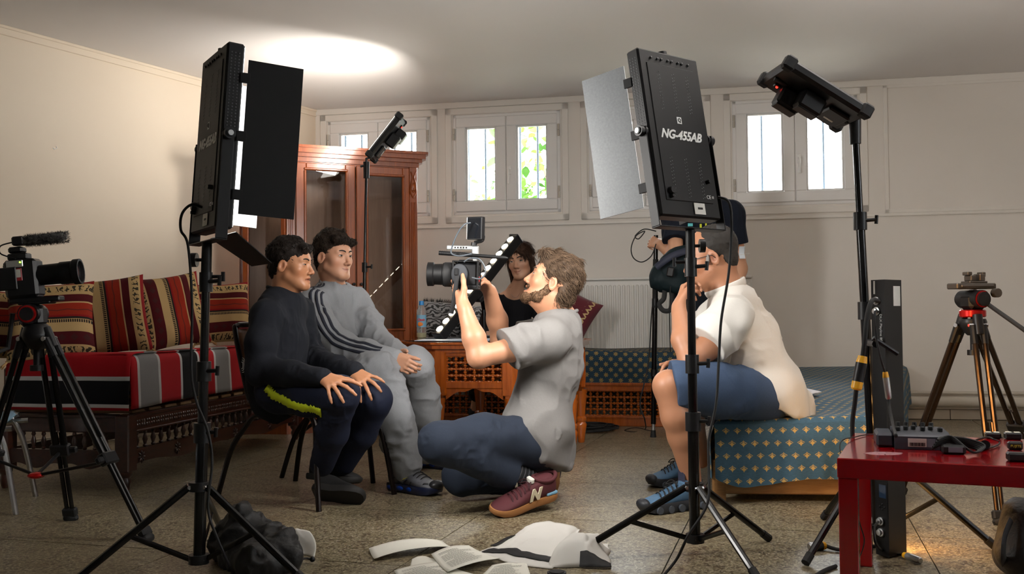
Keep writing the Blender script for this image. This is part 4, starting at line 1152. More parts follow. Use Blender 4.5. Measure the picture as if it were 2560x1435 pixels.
# area_light('led_row', BF @ Matrix.Translation((BL / 2, -.012, .02)) @ Matrix.Rotation(PI, 4, 'X'), BL, .05, BAR_W, (1, .9, .75), bar)
m = MB(BF); m.box((BL * .42, -.03, -.1), (BL * .5, .03, -.075), .004); q = BF @ Vector((BL * .46, 0, -.1)); m.build('clamp', M_PLAS, bar)
qq = Vector((q.x + .01, q.y + .05, 0)); m = MB(); m.tube([q - Vector((0, 0, .0)), qq + Vector((0, 0, q.z - .06)), qq + Vector((0, 0, TZ + .02))], .0125, 10); m.build('pole', M_BLKG, bar)
MB().cyl(qq + Vector((0, 0, TZ + .0065)), qq + Vector((0, 0, TZ + .022)), .08, 20).build('round_base', M_BLK, bar)

# ---------- black LED column by the red table
CB = fl(2222, 1386); CB.z = 0
ca = math.radians(-52); CF = Matrix.Translation(CB) @ Matrix.Rotation(ca, 4, 'Z')
col_top = at(2222, 700, CB.y).z
colm = thing('led_column', 'upright black LED bar with cable sockets standing behind red table', 'light bar', CB)
# plan: the narrow rear face looks left-front, the wide side looks right-front
rw_, sw_ = .055, .075
e1 = (at(2214, 900, 3.02) - at(2180, 900, 3.07)); e1.z = 0; e1.normalize()
e2 = (at(2257, 900, 3.06) - at(2215, 900, 3.0)); e2.z = 0; e2.normalize()
A_ = at(2181, 900, 3.07); A_.z = 0; B_ = at(2214, 900, 3.02); B_.z = 0; C_ = at(2257, 900, 3.09); C_.z = 0
D_ = A_ + (C_ - B_)
nz = .004
MB().prism([(p.x, p.y) for p in (A_, B_, C_, D_)], nz, col_top).build('housing', M_BLK, colm)
e = (B_ - A_); e.normalize(); nrm = Vector((e.y, -e.x, 0))
CF = frame_from(e, -nrm, (0, 0, 1), A_)                # x along the rear face, y into the body
wR = (B_ - A_).length
zy = lambda py: at(2198, py, 3.04).z
for py in (752, 778, 1304, 1332):
    m = MB(CF); m.lathe([(.013, 0), (.013, .006), (.009, .007), (.009, .014), (.006, .015)], 12, Matrix.Translation((wR * .45, 0, zy(py))) @ Matrix.Rotation(PI / 2, 4, 'X')); m.build('socket', M_SIL, colm)
MB(CF).box((wR * .12, -.001, zy(1295)), (wR * .95, .001, zy(1206))).build('control_panel', M_PLAS, colm)
MB(CF).box((wR * .35, -.002, zy(1245)), (wR * .85, 0, zy(1212))).build('display', mat('dim_display', (30, 40, 52), .1, emit=((90, 120, 160), .03)), colm)
for k in range(4):
    MB(CF).ball((wR * (.55 + .18 * math.cos(k * PI / 2)), -.0015, zy(1268) + .008 * math.sin(k * PI / 2)), (.0035, .002, .0035), 8, 5).build('button', M_PLAS, colm)
MB(CF).box((wR * .2, -.0015, zy(735)), (wR * .32, 0, zy(702))).build('sticker', M_LABEL, colm)
TX = CF @ Matrix(((0, -1, 0, wR * .66), (0, 0, -1, -.0012), (-1, 0, 0, zy(825)), (0, 0, 0, 1)))
TX = CF @ Matrix(((0, 1, 0, wR * .72), (0, 0, -1, -.0012), (-1, 0, 0, zy(822)), (0, 0, 0, 1)))
text('DLX Playline 800', .013, TX, mat('grey_print', (170, 172, 172), .6), colm, bold=.0002)
e_ = (C_ - B_).normalized(); CF2 = frame_from(e_, Vector((-e_.y, e_.x, 0)), (0, 0, 1), B_); w2 = (C_ - B_).length
MB(CF2).box((w2 * .5, -.001, zy(765)), (w2 * .9, 0, zy(715))).build('sticker', M_LABEL, colm)
fc = (C_ + D_) / 2; fn_ = ((C_ - B_)).normalized()
FF = look_frame(fn_, (0, 0, 1), Vector((fc.x, fc.y, col_top / 2)))
for k in range(12):
    m = MB(FF); m.lathe([(.014, 0), (.013, .003), (0, .004)], 12, Matrix.Translation((0, .0, -col_top / 2 + .05 + k * (col_top - .1) / 11)) @ Matrix.Rotation(-PI / 2, 4, 'X')); m.build('lens', mat('warm_lens', (255, 214, 150), .3, emit=((255, 190, 110), 170)), colm)
# area_light('led_row', FF @ Matrix.Translation((0, .02, -.1)) @ Matrix.Rotation(PI / 2, 4, 'X'), .03, col_top * .75, COLUMN_W, (1, .72, .4), colm)
m = MB(); q0 = at(2190, 860, 3.05); q1 = pq(q0.z); m.tube([q0, q1], .012, 8); m.tube([q0 + Vector((-.02, -.03, .02)), q0 + Vector((.055, -.03, -.03))], .007, 8); m.build('clamp', M_PLAS, colm)

# ---------- video tripods
def video_tripod(label, apex, feet, legm, ring, mid=None, name='video_tripod', spreader=False, brand=False):
    apex = Vector(apex); g = Vector((apex.x, apex.y, 0))
    r = thing(name, label, 'tripod', g)
    m = MB(); m.lathe([(.02, -.05), (.03, -.04), (.046, -.015), (.05, 0), (.046, .012)], 18, Matrix.Translation(apex)); m.build('bowl', M_PLAS, r)
    m = MB(); m.cyl(apex - Vector((0, 0, .11)), apex - Vector((0, 0, .04)), .011, 12); m.cyl(apex - Vector((0, 0, .125)), apex - Vector((0, 0, .105)), .022, 12); m.build('bowl_handle', M_PLAS, r)
    for i, f_ in enumerate(feet):
        f_ = Vector(f_); hd = Vector((f_.x - apex.x, f_.y - apex.y, 0)); hd.normalize(); s = hd.cross(Vector((0, 0, 1)))
        h = apex + hd * .05 + Vector((0, 0, -.012))
        e = (f_ - h).normalized()
        m = MB(); m.tube([h - e * .03 + Vector((0, 0, .01)), h + e * .035], .018, 12, flat=(1.0, 1.0)); 
        for q in (-.018, .018): m.tube([h + s * q, h + s * q + e * .07], [.014, .012], 10)
        lg = m.build('leg', M_PLAS, r)
        m = MB(); m.cyl(h - s * .034, h + s * .034, .008, 10); m.build('hinge_bolt', M_CHR, lg)
        ln = (f_ - h).length
        for q in (-.018, .018):
            MB().tube([h + s * q + e * .06, h + s * q + e * ln * .6], .0105, 10).build('tube', legm, lg)
        for q in (-.01, .01):
            MB().tube([h + s * q + e * ln * .5, h + s * q + e * (ln - .03)], .0078, 10).build('lower_tube', legm, lg)
        c = h + e * ln * .6
        m = MB(); Mx = frame_from(s, e.cross(s), e, c); m.box((-.036, -.016, -.022), (.036, .016, .022), .005, Mx); m.box((.03, -.01, -.012), (.062, .01, .012), .005, Mx); m.build('clamp', M_PLAS, lg)
        m = MB(); Mx = frame_from(s, e.cross(s), e, f_ - e * .03); m.box((-.026, -.014, -.02), (.026, .014, .012), .005, Mx); m.ball((0, 0, .02), (.03, .02, .02), 10, 6, Mx); m.build('foot', M_RUB, lg)
    if spreader:
        cz = apex.z * .3; c = g + Vector((0, 0, cz)); m = MB()
        for f_ in feet:
            f_ = Vector(f_); h = apex + Vector((0, 0, -.01)); tt = .62
            m.tube([c, h.lerp(f_, tt)], .006, 8)
        m.build('spreader', M_PLAS, r); MB().ball(c, (.03, .03, .012), 12, 6).build('spreader_hub', M_REDP, r)
    return r
aT = at(2432, 805, 3.7)
M_WARMT = mat('warm_lit_tube', (58, 46, 38), .18, .8)  # warm light of the LED column tinted into the leg colour
vt = video_tripod('video tripod with empty fluid head standing right of the LED column', aT, [fl(2246, 1246), fl(2503, 1312), fl(2600, 1215)], M_WARMT, M_REDP)
z0 = aT.z
m = MB(); m.lathe([(.043, 0), (.047, .004), (.047, .024), (.043, .028)], 30, Matrix.Translation((aT.x, aT.y, z0 + .018))); m.build('red_ring', M_REDP, vt)
m = MB(); m.lathe([(.05, 0), (.042, .012), (.036, .018)], 24, Matrix.Translation((aT.x, aT.y, z0)))
HF = look_frame((-.96, -.25, 0), (0, 0, 1), Vector((aT.x, aT.y, z0 + .046)))    # y = forward of the head (left), -x towards camera side
m2 = MB(HF); m2.box((-.036, -.04, 0), (.036, .036, .06), .014); m2.cyl((-.055, 0, .04), (.055, 0, .04), .034, 20)
m2.build('fluid_drum', M_PLAS, vt)
for sx in (-1, 1):
    m = MB(HF); m.cyl((sx * .055, .0, .04), (sx * .066, .0, .04), .027, 20); dk = m.build('drag_dial', M_PLAS, vt)
    m = MB(HF); m.cyl((sx * .0545, 0, .04), (sx * .057, 0, .04), .031, 20); m.build('dial_ring', M_REDP, dk)
for sx in (-1, 1): MB(HF).cyl((sx * .05, -.055, .062), (sx * .072, -.055, .062), .017, 12).build('rosette', mat('grey_alloy', (92, 86, 80), .35, .7), vt)
m = MB(HF); m.box((-.03, -.085, .078), (.03, .09, .1), .004); m.box((-.037, -.07, .084), (.037, .075, .094), .003); m.build('plate_rail', mat('grey_alloy', (92, 86, 80), .35, .7), vt)
m = MB(HF); m.box((-.025, -.05, .1), (.025, .03, .108), .002); m.box((-.02, -.045, .108), (.02, -.02, .135), .003); m.box((-.02, -.005, .108), (.02, .02, .13), .003); m.box((-.016, -.05, .124), (.016, -.035, .142), .002); m.box((-.016, .01, .13), (.016, .03, .143), .002)
m.build('camera_clamp', mat('grey_alloy', (92, 86, 80), .35, .7), vt)
MB().tube([HF @ Vector((.06, -.055, .062)), at(2490, 775, 3.6), at(2575, 835, 3.45)], .008, 10).build('pan_handle', M_RUB, vt)
MB().ball(aT + Vector((-.035, -.045, -.012)), .005, 8, 6).build('level_bubble', M_LEDR, vt)
h = aT + (Vector((fl(2246, 1246).x - aT.x, fl(2246, 1246).y - aT.y, 0)).normalized()) * .05
f_ = fl(2246, 1246); e = (f_ - h).normalized(); pm = h + e * .2
cxv = e; cy = Vector((0, -1, 0)).cross(cxv).normalized(); nv_ = cxv.cross(cy)
text('Manfrotto', .024, frame_from(-cxv, -cy, nv_, pm + Vector((0, -.0125, 0)) + Vector((.0, -.018, 0)) * 0 - Vector((.012, .004, 0))), mat('gold_print', (225, 190, 130), .5), vt, bold=.0006)

aL = at(92, 838, 3.45)
lt = video_tripod('black video tripod carrying the camcorder at left edge', aL, [fl(372, 1352), fl(178, 1300), fl(-80, 1330)], M_BLKG, M_REDP, spreader=True)
hz = aL.z
HL = look_frame((1, .12, .06), (0, 0, 1), Vector((aL.x - .01, aL.y, hz + .03)))
m = MB(); m.lathe([(.05, 0), (.044, .02), (.034, .035)], 20, Matrix.Translation((aL.x, aL.y, hz + .005))); m.build('head_base', M_PLAS, lt)
m = MB(HL); m.box((-.035, -.04, 0), (.035, .04, .075), .014); m.cyl((-.055, 0, .045), (.055, 0, .045), .035, 18); m.build('fluid_drum', M_PLAS, lt)
for sx in (-1, 1):
    m = MB(HL); m.cyl((sx * .054, 0, .045), (sx * .06, 0, .045), .03, 20); rr = m.build('dial_ring', M_REDP, lt)
    m = MB(HL); m.cyl((sx * .058, 0, .045), (sx * .068, 0, .045), .023, 18); m.build('drag_dial', M_PLAS, rr)
m = MB(HL); m.box((-.03, -.07, .085), (.03, .1, .103), .004); m.box((-.035, -.04, .078), (.035, .07, .088), .004); m.build('plate_rail', M_PLAS, lt)
MB().tube([HL @ Vector((.05, -.05, .05)), at(20, 870, 3.4), at(-60, 905, 3.3)], .008, 10).build('pan_handle', M_RUB, lt)
# camcorder
KF = look_frame((1, .12, .10), (0, 0, 1), HL @ Vector((0, 0, .103)))
kc = thing('camcorder', 'small black camcorder with long lens and furry microphone on left tripod', 'camera', KF @ Vector((0, 0, 0)))
m = MB(KF); m.box((-.04, -.075, 0), (.04, .035, .135), .01); m.box((-.03, -.06, -.002), (.03, .03, .02), .004); bd_ = m.build('body', M_PLAS, kc)
m = MB(KF); m.lathe([(.03, .03), (.036, .035), (.037, .1), (.04, .105), (.04, .145), (.045, .15), (.045, .172), (.038, .172), (.034, .16)], 26, Matrix.Translation((0, 0, .075)) @ Matrix.Rotation(-PI / 2, 4, 'X')); ln_ = m.build('lens', M_BLK, kc)
m = MB(KF); m.ball((0, .158, .075), (.034, .006, .034), 18, 8); m.build('front_glass', mat('lens_glass', (30, 32, 44), .04, coat=1), ln_)
MB(KF).box((.04, -.11, .03), (.046, -.03, .11), .003).build('side_door', M_PLAS, kc); MB(KF).box((-.052, -.105, .02), (-.044, -.098, .128), .003).build('flip_screen', M_PLAS, kc)
m = MB(KF); m.box((.035, -.062, .108), (.043, -.006, .132), .002); m.build('silver_strip', M_SIL, kc)
m = MB(KF); m.box((.0395, -.06, .06), (.0425, -.012, .104), .002); bt_ = m.build('red_battery', mat('red_plastic', (150, 22, 28), .4), kc)
m = MB(KF); m.box((.042, -.055, .072), (.0435, -.016, .1)); m.build('label', M_LABEL, bt_)
MB(KF).ball((.044, -.014, .124), .003, 8, 5).build('power_led', M_LEDY, kc)
m = MB(KF); m.box((-.025, -.062, .135), (.025, .004, .158), .004); m.box((-.03, -.06, .16), (.02, -.012, .182), .006); m.box((-.024, -.045, .186), (.02, -.005, .218), .005); m.build('shoe_mount', M_PLAS, kc)
mic = MB(KF); rnd = random.Random(4)
mic.tube([(0, -.01, .2), (0, .0, .2), (0, .12, .204), (0, .135, .205)], [.012, .017, .018, .01], 12)
for k in range(2600):
    u = rnd.random(); a = rnd.uniform(0, 2 * PI); y = -.006 + u * .143
    rr = .016; c_ = Vector((math.cos(a) * rr, y, .201 + math.sin(a) * rr)); d_ = Vector((math.cos(a) + rnd.uniform(-.5, .5), rnd.uniform(-.6, .7) + (1.2 if u > .93 else 0), math.sin(a) + rnd.uniform(-.5, .5))).normalized() * rnd.uniform(.006, .014)
    s_ = d_.orthogonal().normalized() * .0009
    o_ = len(mic.v); mic.add([c_ - s_, c_ + s_, c_ + d_], [(0, 1, 2)])
t = NT('grey_fur'); g_ = t.n('ShaderNodeNewGeometry'); t.set(Base_Color=t.ramp(t.noise(t.coord(), 60, 3), [(.3, lin((38, 38, 40))), (.7, lin((126, 124, 122)))]), Roughness=.9)
mo = mic.build('furry_windshield', t.m, kc); mo['kind'] = 'stuff'
m = MB(KF); m.tube(smooth_path([(-.0, -.05, .2), (.01, -.085, .19), (.02, -.085, .165), (.03, -.06, .15), (.036, -.03, .138)], 5), .0025, 6); m.build('mic_lead', M_RUB, kc)
# cables hanging at the left edge
# ---------- monopod held by the standing man
mp = thing('monopod', 'black monopod pole upright in the standing man\'s hand', 'monopod', fl(1633, 1095))
g0 = fl(1633, 1093); tp_ = at(1640, 588, g0.y)
mm = lambda k: g0.lerp(tp_, k)
MB().tube([mm(0), mm(.035)], [.019, .014], 12).build('rubber_foot', M_RUB, mp)
MB().tube([mm(.03), mm(.07)], .011, 12).build('lower_tube', M_SIL, mp)
MB().tube([mm(.065), mm(.66)], .0155, 12).build('tube', M_BLKG, mp); MB().tube([mm(.64), mm(.88)], .017, 12).build('grip', M_RUB, mp)
MB().tube([mm(.87), mm(1.0)], .0135, 12).build('upper_tube', M_BLKG, mp)
for k in (.3, .65): MB().tube([mm(k), mm(k + .035)], .02, 12).build('clamp', M_PLAS, mp)
cable('coiled_cable', 'thin black cable looped from the top of the monopod', [at(1640, 578, 5.9), at(1610, 573, 5.88), at(1588, 590, 5.87), at(1597, 597, 5.87), at(1612, 578, 5.86), at(1590, 590, 5.86), at(1578, 620, 5.86), at(1584, 645, 5.86), at(1605, 655, 5.86), at(1628, 640, 5.87), at(1640, 610, 5.88)], .0035)
cable('microphone_cable', 'thin black cable trailing from monopod down to the floor', [mm(.85) + Vector((0, -.02, 0)), at(1628, 800, 5.9), at(1622, 900, 5.9), at(1610, 960, 5.85), at(1600, 1010, 5.85), at(1612, 1050, 5.85), fl(1612, 1074), fl(1585, 1080), fl(1562, 1076), fl(1590, 1070), fl(1628, 1078)], .004)
ck = []
for k in range(80):
    a = k * .5; rr = .11 + .035 * math.sin(k * .9) ; ck.append(fl(1478, 1078) + Vector((math.cos(a) * rr * 1.25, math.sin(a) * rr, .008 + .0012 * k * .35)))
cable('coiled_cable', 'coil of black cable on the floor beside the octagonal table', ck, .005)
# strap and hook hanging below the monopod hand is part of the bag (see people)
# ================================================================== small props
# ---------- on the octagonal table
TT = TZ + .006
def on_table(px, py): return fl(px, py, TT)
p = at(1054, 845, 6.0); p.z = TT
bo = thing('water_bottle', 'clear plastic drink bottle with blue cap and orange label on octagonal table', 'bottle', p)
t = NT('clear_plastic'); t.set(Base_Color=(.95, .97, .98), Roughness=.08, Transmission_Weight=.85, IOR=1.2); M_CLR = t.m
bh = at(1054, 752, p.y).z - TT
bs = bh / .22
prof = [(0, 0), (.024, 0), (.029, .008), (.029, .03), (.0265, .036), (.029, .042), (.0285, .06), (.0275, .1), (.0285, .142), (.0295, .15), (.027, .165), (.018, .185), (.0125, .195), (.0125, .2)]
MB().lathe([(r * bs, z * bs) for r, z in prof], 24, Matrix.Translation(p)).build('body', M_CLR, bo)
MB().lathe([(0, .002), (.0255 * bs, .003), (.0268 * bs, .03 * bs), (0, .031 * bs)], 20, Matrix.Translation(p)).build('drink', mat('pale_drink', (214, 205, 150), .1), bo)
MB().lathe([(.0288 * bs, .064 * bs), (.0288 * bs, .136 * bs)], 24, Matrix.Translation(p)).build('label', mat('bottle_label', (126, 178, 208), .5), bo)
MB().lathe([(.0145 * bs, .194 * bs), (.0148 * bs, .198 * bs), (.0148 * bs, .216 * bs), (.0138 * bs, .219 * bs), (0, .22 * bs)], 18, Matrix.Translation(p)).build('cap', mat('blue_cap', (40, 130, 200), .4), bo)
MB().ball((p.x - .004, p.y - .0262 * bs, p.z + .082 * bs), (.016, .0045, .015), 12, 6).build('orange_slice', mat('label_orange', (236, 130, 40), .5), bo)
text('Oasis', .019 * bs, frame_from((1, 0, 0), (.1, 0, 1), (0, -1, 0), (p.x, p.y - .034 * bs, p.z + .108 * bs)), mat('label_red', (200, 40, 60), .5), bo, shear=.2, bold=.0008)
c0, c1 = on_table(1040, 853), on_table(1225, 853)
sh = thing('pale_sheet', 'pale blue-white flat sheet on front of octagonal table', 'sheet', (c0 + c1) / 2)
def tq(px, Y):
    q = at(px, 850, Y); q.z = TT; return q
a_, b_2, cc_, dd_ = tq(1036, 5.3), tq(1222, 5.3), tq(1228, 5.62), tq(1062, 5.62)
def quad_slab(pts, z0, z1): return MB().prism([(q.x, q.y) for q in pts], z0, z1)
quad_slab((a_, b_2, cc_, dd_), TT + .001, TT + .004).build('sheet_face', mat('pale_sheet', (196, 206, 224), .35), sh)
a_, b_2, cc_, dd_ = tq(1064, 5.64), tq(1216, 5.64), tq(1216, 5.9), tq(1072, 5.9)
tb2 = thing('tablet', 'glossy black tablet lying behind the pale sheet on the table', 'tablet', (a_ + cc_) / 2)
quad_slab((a_, b_2, cc_, dd_), TT + .0005, TT + .008).build('case', M_PLAS, tb2)
mid_ = (a_ + b_2 + cc_ + dd_) / 4
quad_slab([mid_ + (q - mid_) * .93 for q in (a_, b_2, cc_, dd_)], TT + .008, TT + .0086).build('screen', mat('dark_screen', (18, 20, 24), .05, coat=1), tb2)
# cushions on the bench beside the woman
t = NT('silver_arabesque'); co = t.coord('UV'); v_ = t.vor(t.mapping(co, (1, 1, 1)), 9, 'Distance')
w_ = t.n('ShaderNodeTexWave', wave_type='RINGS'); t.put(w_.inputs[0], co); w_.inputs['Scale'].default_value = 3; w_.inputs['Distortion'].default_value = 14; w_.inputs['Detail Scale'].default_value = 1.5
t.set(Base_Color=t.mix(t.math('GREATER_THAN', w_.outputs[1], .5), lin((22, 22, 24)), lin((150, 150, 152))), Roughness=.5, Sheen_Weight=.3); M_ARAB = t.m
M_FRINGE = mat('black_fringe', (14, 14, 15), .8)
def small_cushion(name, label, px, py, Y, w, h, yaw, lean, roll, m, T=.13, fringe=False, grp=None):
    r = thing(name, label, 'cushion', at(px, py, Y), 0, grp)
    r.rotation_euler = (Matrix.Rotation(math.radians(yaw), 3, 'Z') @ Matrix.Rotation(math.radians(lean), 3, 'X') @ Matrix.Rotation(math.radians(roll), 3, 'Y')).to_euler()
    put('cover', pillow_mesh('cover', w, h, T, seed=px), m, r)
    if fringe:
        fb = MB(); rn = random.Random(3)
        for k in range(420):
            u = rn.uniform(-1, 1); s_ = rn.choice((0, 1, 2))
            p0 = Vector((u * w / 2, rn.uniform(-.012, .012), h / 2 * .96)) if s_ < 2 else Vector((w / 2 * .96 * rn.choice((-1, 1)), rn.uniform(-.012, .012), u * h / 2))
            d_ = Vector((rn.uniform(-.4, .4), rn.uniform(-.5, .5), 1)) if s_ < 2 else Vector((p0.x * 4, rn.uniform(-.5, .5), rn.uniform(-.4, .4)))
            d_ = d_.normalized() * rn.uniform(.02, .035); q = d_.orthogonal().normalized() * .0016
            fb.add([p0 - q, p0 + q, p0 + d_], [(0, 1, 2)])
        o = fb.build('fringe', M_FRINGE, r, world=False); o['kind'] = 'stuff'
    return r
small_cushion('fringed_cushion', 'black and silver arabesque cushion with black fringe left of bar light', 1112, 800, 6.62, .3, .26, 12, -18, 4, M_ARAB, fringe=True)
small_cushion('fringed_cushion', 'black and silver arabesque cushion half hidden behind the kneeling man\'s arm', 1196, 806, 6.5, .26, .24, -8, -20, -6, M_ARAB)
t = NT('maroon_brocade'); co = t.coord('UV'); s = t.sep(co)
zz = t.math('COMPARE', t.math('FRACT', t.math('ADD', t.math('MULTIPLY', s[0], 5), t.math('PINGPONG', t.math('MULTIPLY', s[1], 9), .5))), .5, .16)
bandm = t.math('COMPARE', t.math('FRACT', t.math('MULTIPLY', s[0], 2.0)), .6, .16)
t.set(Base_Color=t.mix(t.math('MULTIPLY', zz, bandm), lin((92, 16, 32)), lin((196, 172, 120))), Roughness=.85, Sheen_Weight=.3); M_MAR = t.m
small_cushion('brocade_cushion', 'maroon cushion with beige zigzag bands behind kneeling man\'s neck', 1428, 790, 6.75, .32, .34, -12, -20, 28, M_MAR)
# notebook on the bed
n0 = fl(2002, 983, HZ + .02)
nb = thing('notebook', 'white sheets of notes lying on the teal bed', 'paper', n0)
for k, (dx, rot) in enumerate(((0, -.12), (.008, .05))):
    F = Matrix.Translation(n0 + Vector((-.02, 0, .001 + k * .003))) @ Matrix.Rotation(rot, 4, 'Z')
    g = MB(F); g.grid(lambda u, v: ((u - .5) * .15 + dx, (v - .5) * .21, .006 * (u - .5) ** 2 * 4 + .004 * max(0, u - .8) * 5), 8, 6); thicken(g.build('page', mat('paper_white', (226, 226, 232), .7), nb), .002)

# ---------- gear on the red table
def on_red(px, py, z=0.0): return fl(px, py, RZ + z)
mxa, mxb = on_red(2205, 1115), on_red(2200 + 133, 1122)
exv = (on_red(2340, 1124) - on_red(2238, 1121)); exv.z = 0; mw = .205; exv.normalize()
eyv = Vector((-exv.y, exv.x, 0))
MXF = frame_from(exv, eyv, (0, 0, 1), on_red(2238, 1123))
mxr = thing('audio_mixer', 'dark grey audio mixer with faders on left half of red table', 'mixer', on_red(2238, 1123))
M_MIX = mat('mixer_grey', (52, 56, 66), .4, .2)
md_, mh = .175, .042
mw = (on_red(2352, 1124) - on_red(2238, 1123)).length + .02
m = MB(MXF); m.prism([(0, 0), (md_, 0), (md_, mh), (.02, mh), (0, mh * .8)], 0, mw, Matrix(((0, 0, 1, 0), (1, 0, 0, 0), (0, 1, 0, 0.001), (0, 0, 0, 1)))); m.build('body', M_MIX, mxr)
m = MB(MXF); m.box((-.045, .03, 0.001), (0, md_ * .9, mh * .9), .006); m.build('side_block', M_MIX, mxr)
for k in range(6):
    x = .012 + k * (mw - .03) / 5
    m = MB(MXF); m.box((x - .0015, .04, mh), (x + .0015, .15, mh + .001)); sl_ = m.build('fader_slot', M_BLK, mxr)
    y = .06 + .05 * ((k * 37) % 5) / 5
    m = MB(MXF); m.box((x - .006, y - .008, mh), (x + .006, y + .008, mh + .012), .002); m.build('fader_cap', M_RUB, sl_)
for k in range(5):
    x = .02 + k * (mw - .05) / 4
    m = MB(MXF); m.lathe([(.007, 0), (.006, .014), (0, .015)], 10, Matrix.Translation((x, .16, mh))); m.build('dial', M_RUB, mxr)
m = MB(MXF); m.box((.032, -.0012, .008), (.078, .001, .03)); m.build('barcode_label', M_LABEL, mxr)
m = MB(MXF)
for k in range(14): m.box((.036 + k * .0028, -.0018, .01), (.0372 + k * .0028 + (k % 3) * .0005, -.001, .019))
m.build('barcode_print', M_BLK, mxr)
m = MB(MXF); m.box((.079, -.0012, .008), (.1, .001, .03)); m.build('grey_label', mat('grey_label', (110, 112, 124), .6), mxr)
# phone / tablet, charger, batteries
ph0, ph1, ph2, ph3 = on_red(2352, 1096, .03), on_red(2445, 1103, .012), on_red(2420, 1092, .012), on_red(2350, 1086, .03)
pt = thing('phone', 'dark glossy phone propped on the audio mixer edge', 'phone', on_red(2395, 1104))
F = look_frame((.35, 1, -.1), (0.12, .1, 1), on_red(2395, 1103, .018)); F = frame_from(exv, eyv, (0, 0, 1), on_red(2393, 1102, .016)) @ Matrix.Rotation(.16, 4, 'Y')
MB(F).box((-.052, -.04, -.004), (.052, .045, .004), .003).build('case', M_PLAS, pt); MB(F).box((-.049, -.037, .004), (.049, .042, .0046)).build('screen', mat('dark_screen', (18, 20, 24), .05, coat=1), pt)
cg = thing('battery_charger', 'black charger block bundled with its cable on red table', 'charger', on_red(2380, 1135))
F = frame_from(exv, eyv, (0, 0, 1), on_red(2384, 1137))
MB(F).box((-.028, 0, .001), (.03, .03, .024), .005).build('block', M_PLAS, cg)
MB(F).box((-.012, -.0012, .006), (.022, .0, .019)).build('label', mat('grey_label', (110, 112, 124), .6), cg)
for k in range(5):
    m = MB(F); a0 = k * .6
    m.tube(smooth_path([(-.05 + .004 * k, .02, .01 + .006 * k), (-.02, .045 + .003 * k, .02 + .004 * k), (.03, .04, .018 + .005 * k), (.06 + .004 * k, .02, .012 + .003 * k), (.045, -.002, .008), (0, .034, .03 + .003 * k), (-.05 + .004 * k, .02, .01 + .006 * k)], 5), .0032, 6); m.build('cable_loop', M_RUB, cg)
def cambat(label, px, py, w, d_, h, deco=None, txt=None):
    r = thing('camera_battery', label, 'battery', on_red(px, py), 0, 'camera batteries on the red table')
    F = frame_from(exv, eyv, (0, 0, 1), on_red(px, py))
    MB(F).box((-w / 2, 0, .0006), (w / 2, d_, h), .004).build('case', M_PLAS, r)
    if deco:
        for q in (-.25, .25): MB(F).box((w * q - w * .17, d_ * .15, h - .0005), (w * q + w * .17, d_ * .85, h + .0012), .001).build('label', M_LABEL, r)
    if txt: text(txt, h * .42, F @ Matrix(((1, 0, 0, 0), (0, 0, -1, -.0008), (0, 1, 0, h * .5), (0, 0, 0, 1))), mat('yellow_marker', (200, 190, 60), .6), r)
    return r
cambat('flat grey battery at the front right corner of red table', 2549, 1156, .05, .035, .022)
cambat('black battery with yellow handwriting on the red table', 2540, 1126, .036, .024, .022, txt='FUJITE')
cambat('black double battery with white labels at back of red table', 2535, 1100, .045, .03, .02, deco=True)
cambat('black battery in a charging cradle at back of red table', 2484, 1098, .042, .03, .018, deco=True)
lc = thing('lens_cap', 'small black round cap standing on the red table', 'cap', on_red(2463, 1112))
MB().cyl(on_red(2463, 1112, .0005), on_red(2463, 1112, .018), .012, 16).build('rim', M_PLAS, lc); MB().cyl(on_red(2463, 1112, .0005), on_red(2463, 1112, .014), .0095, 16).build('cup', M_RUB, lc)
cable('charging_cable', 'thin cable with plug curling over the red table', [on_red(2432, 1122, .004), on_red(2470, 1120, .004), on_red(2495, 1112, .004), on_red(2498, 1104, .01), on_red(2484, 1098, .02), on_red(2470, 1093, .02), on_red(2440, 1100, .006)], .0022)
cable('thin_cable', 'hair-thin black lead hanging over left side of red table', [on_red(2232, 1086, .03), on_red(2180, 1086, .005), on_red(2140, 1092, .004), on_red(2118, 1110, .002) + Vector((-.02, 0, 0)), at(2120, 1200, 2.65), at(2150, 1310, 2.7), at(2160, 1360, 2.72), fl(2135, 1425)], .0016)
# power leads with yellow connectors around the column
def plug(name, label, a, b, c, body, tail, r=.014):
    rt_ = thing(name, label, 'connector', c)
    a, b = Vector(a), Vector(b); e = (b - a)
    MB().tube([a, a + e * .18, a + e * .2], [r * .8, r, r], 12).build('yellow_ring', M_YEL, rt_)
    MB().tube([a + e * .2, a + e * .75], r * 1.02, 12).build('sleeve', body, rt_)
    MB().tube([a + e * .75, a + e * .95, b], [r, r, r * .7], 12).build('yellow_collar', M_YEL if tail else M_SIL, rt_)
    return rt_
plug('power_connector', 'black and yellow mains connector hanging left of the LED column', at(2157, 890, 2.96), at(2140, 975, 2.96), at(2148, 930, 2.96), M_PLAS, True, .0165)
plug('signal_connector', 'yellow-banded silver connector hanging on LED column face', at(2213, 930, 2.98), at(2222, 998, 2.98), at(2216, 960, 2.98), M_SIL, False, .0095)
cable('power_cable', 'thick black cable from LED column socket down to yellow connector', [at(2196, 752, 3.0), at(2180, 752, 2.97), at(2168, 790, 2.95), at(2162, 850, 2.95), at(2157, 892, 2.96)], .0075)
cable('power_cable', 'black cable dropping from yellow connector past the red table', [at(2141, 972, 2.96), at(2137, 1010, 2.97), at(2131, 1070, 2.99), at(2138, 1180, 2.99), at(2140, 1290, 2.98), at(2139, 1380, 2.96), fl(2120, 1425)], .007)
cable('signal_cable', 'thin black cable curving from column socket to silver connector', [at(2196, 779, 3.0), at(2187, 783, 2.97), at(2190, 840, 2.97), at(2200, 890, 2.97), at(2212, 930, 2.98)], .0035)
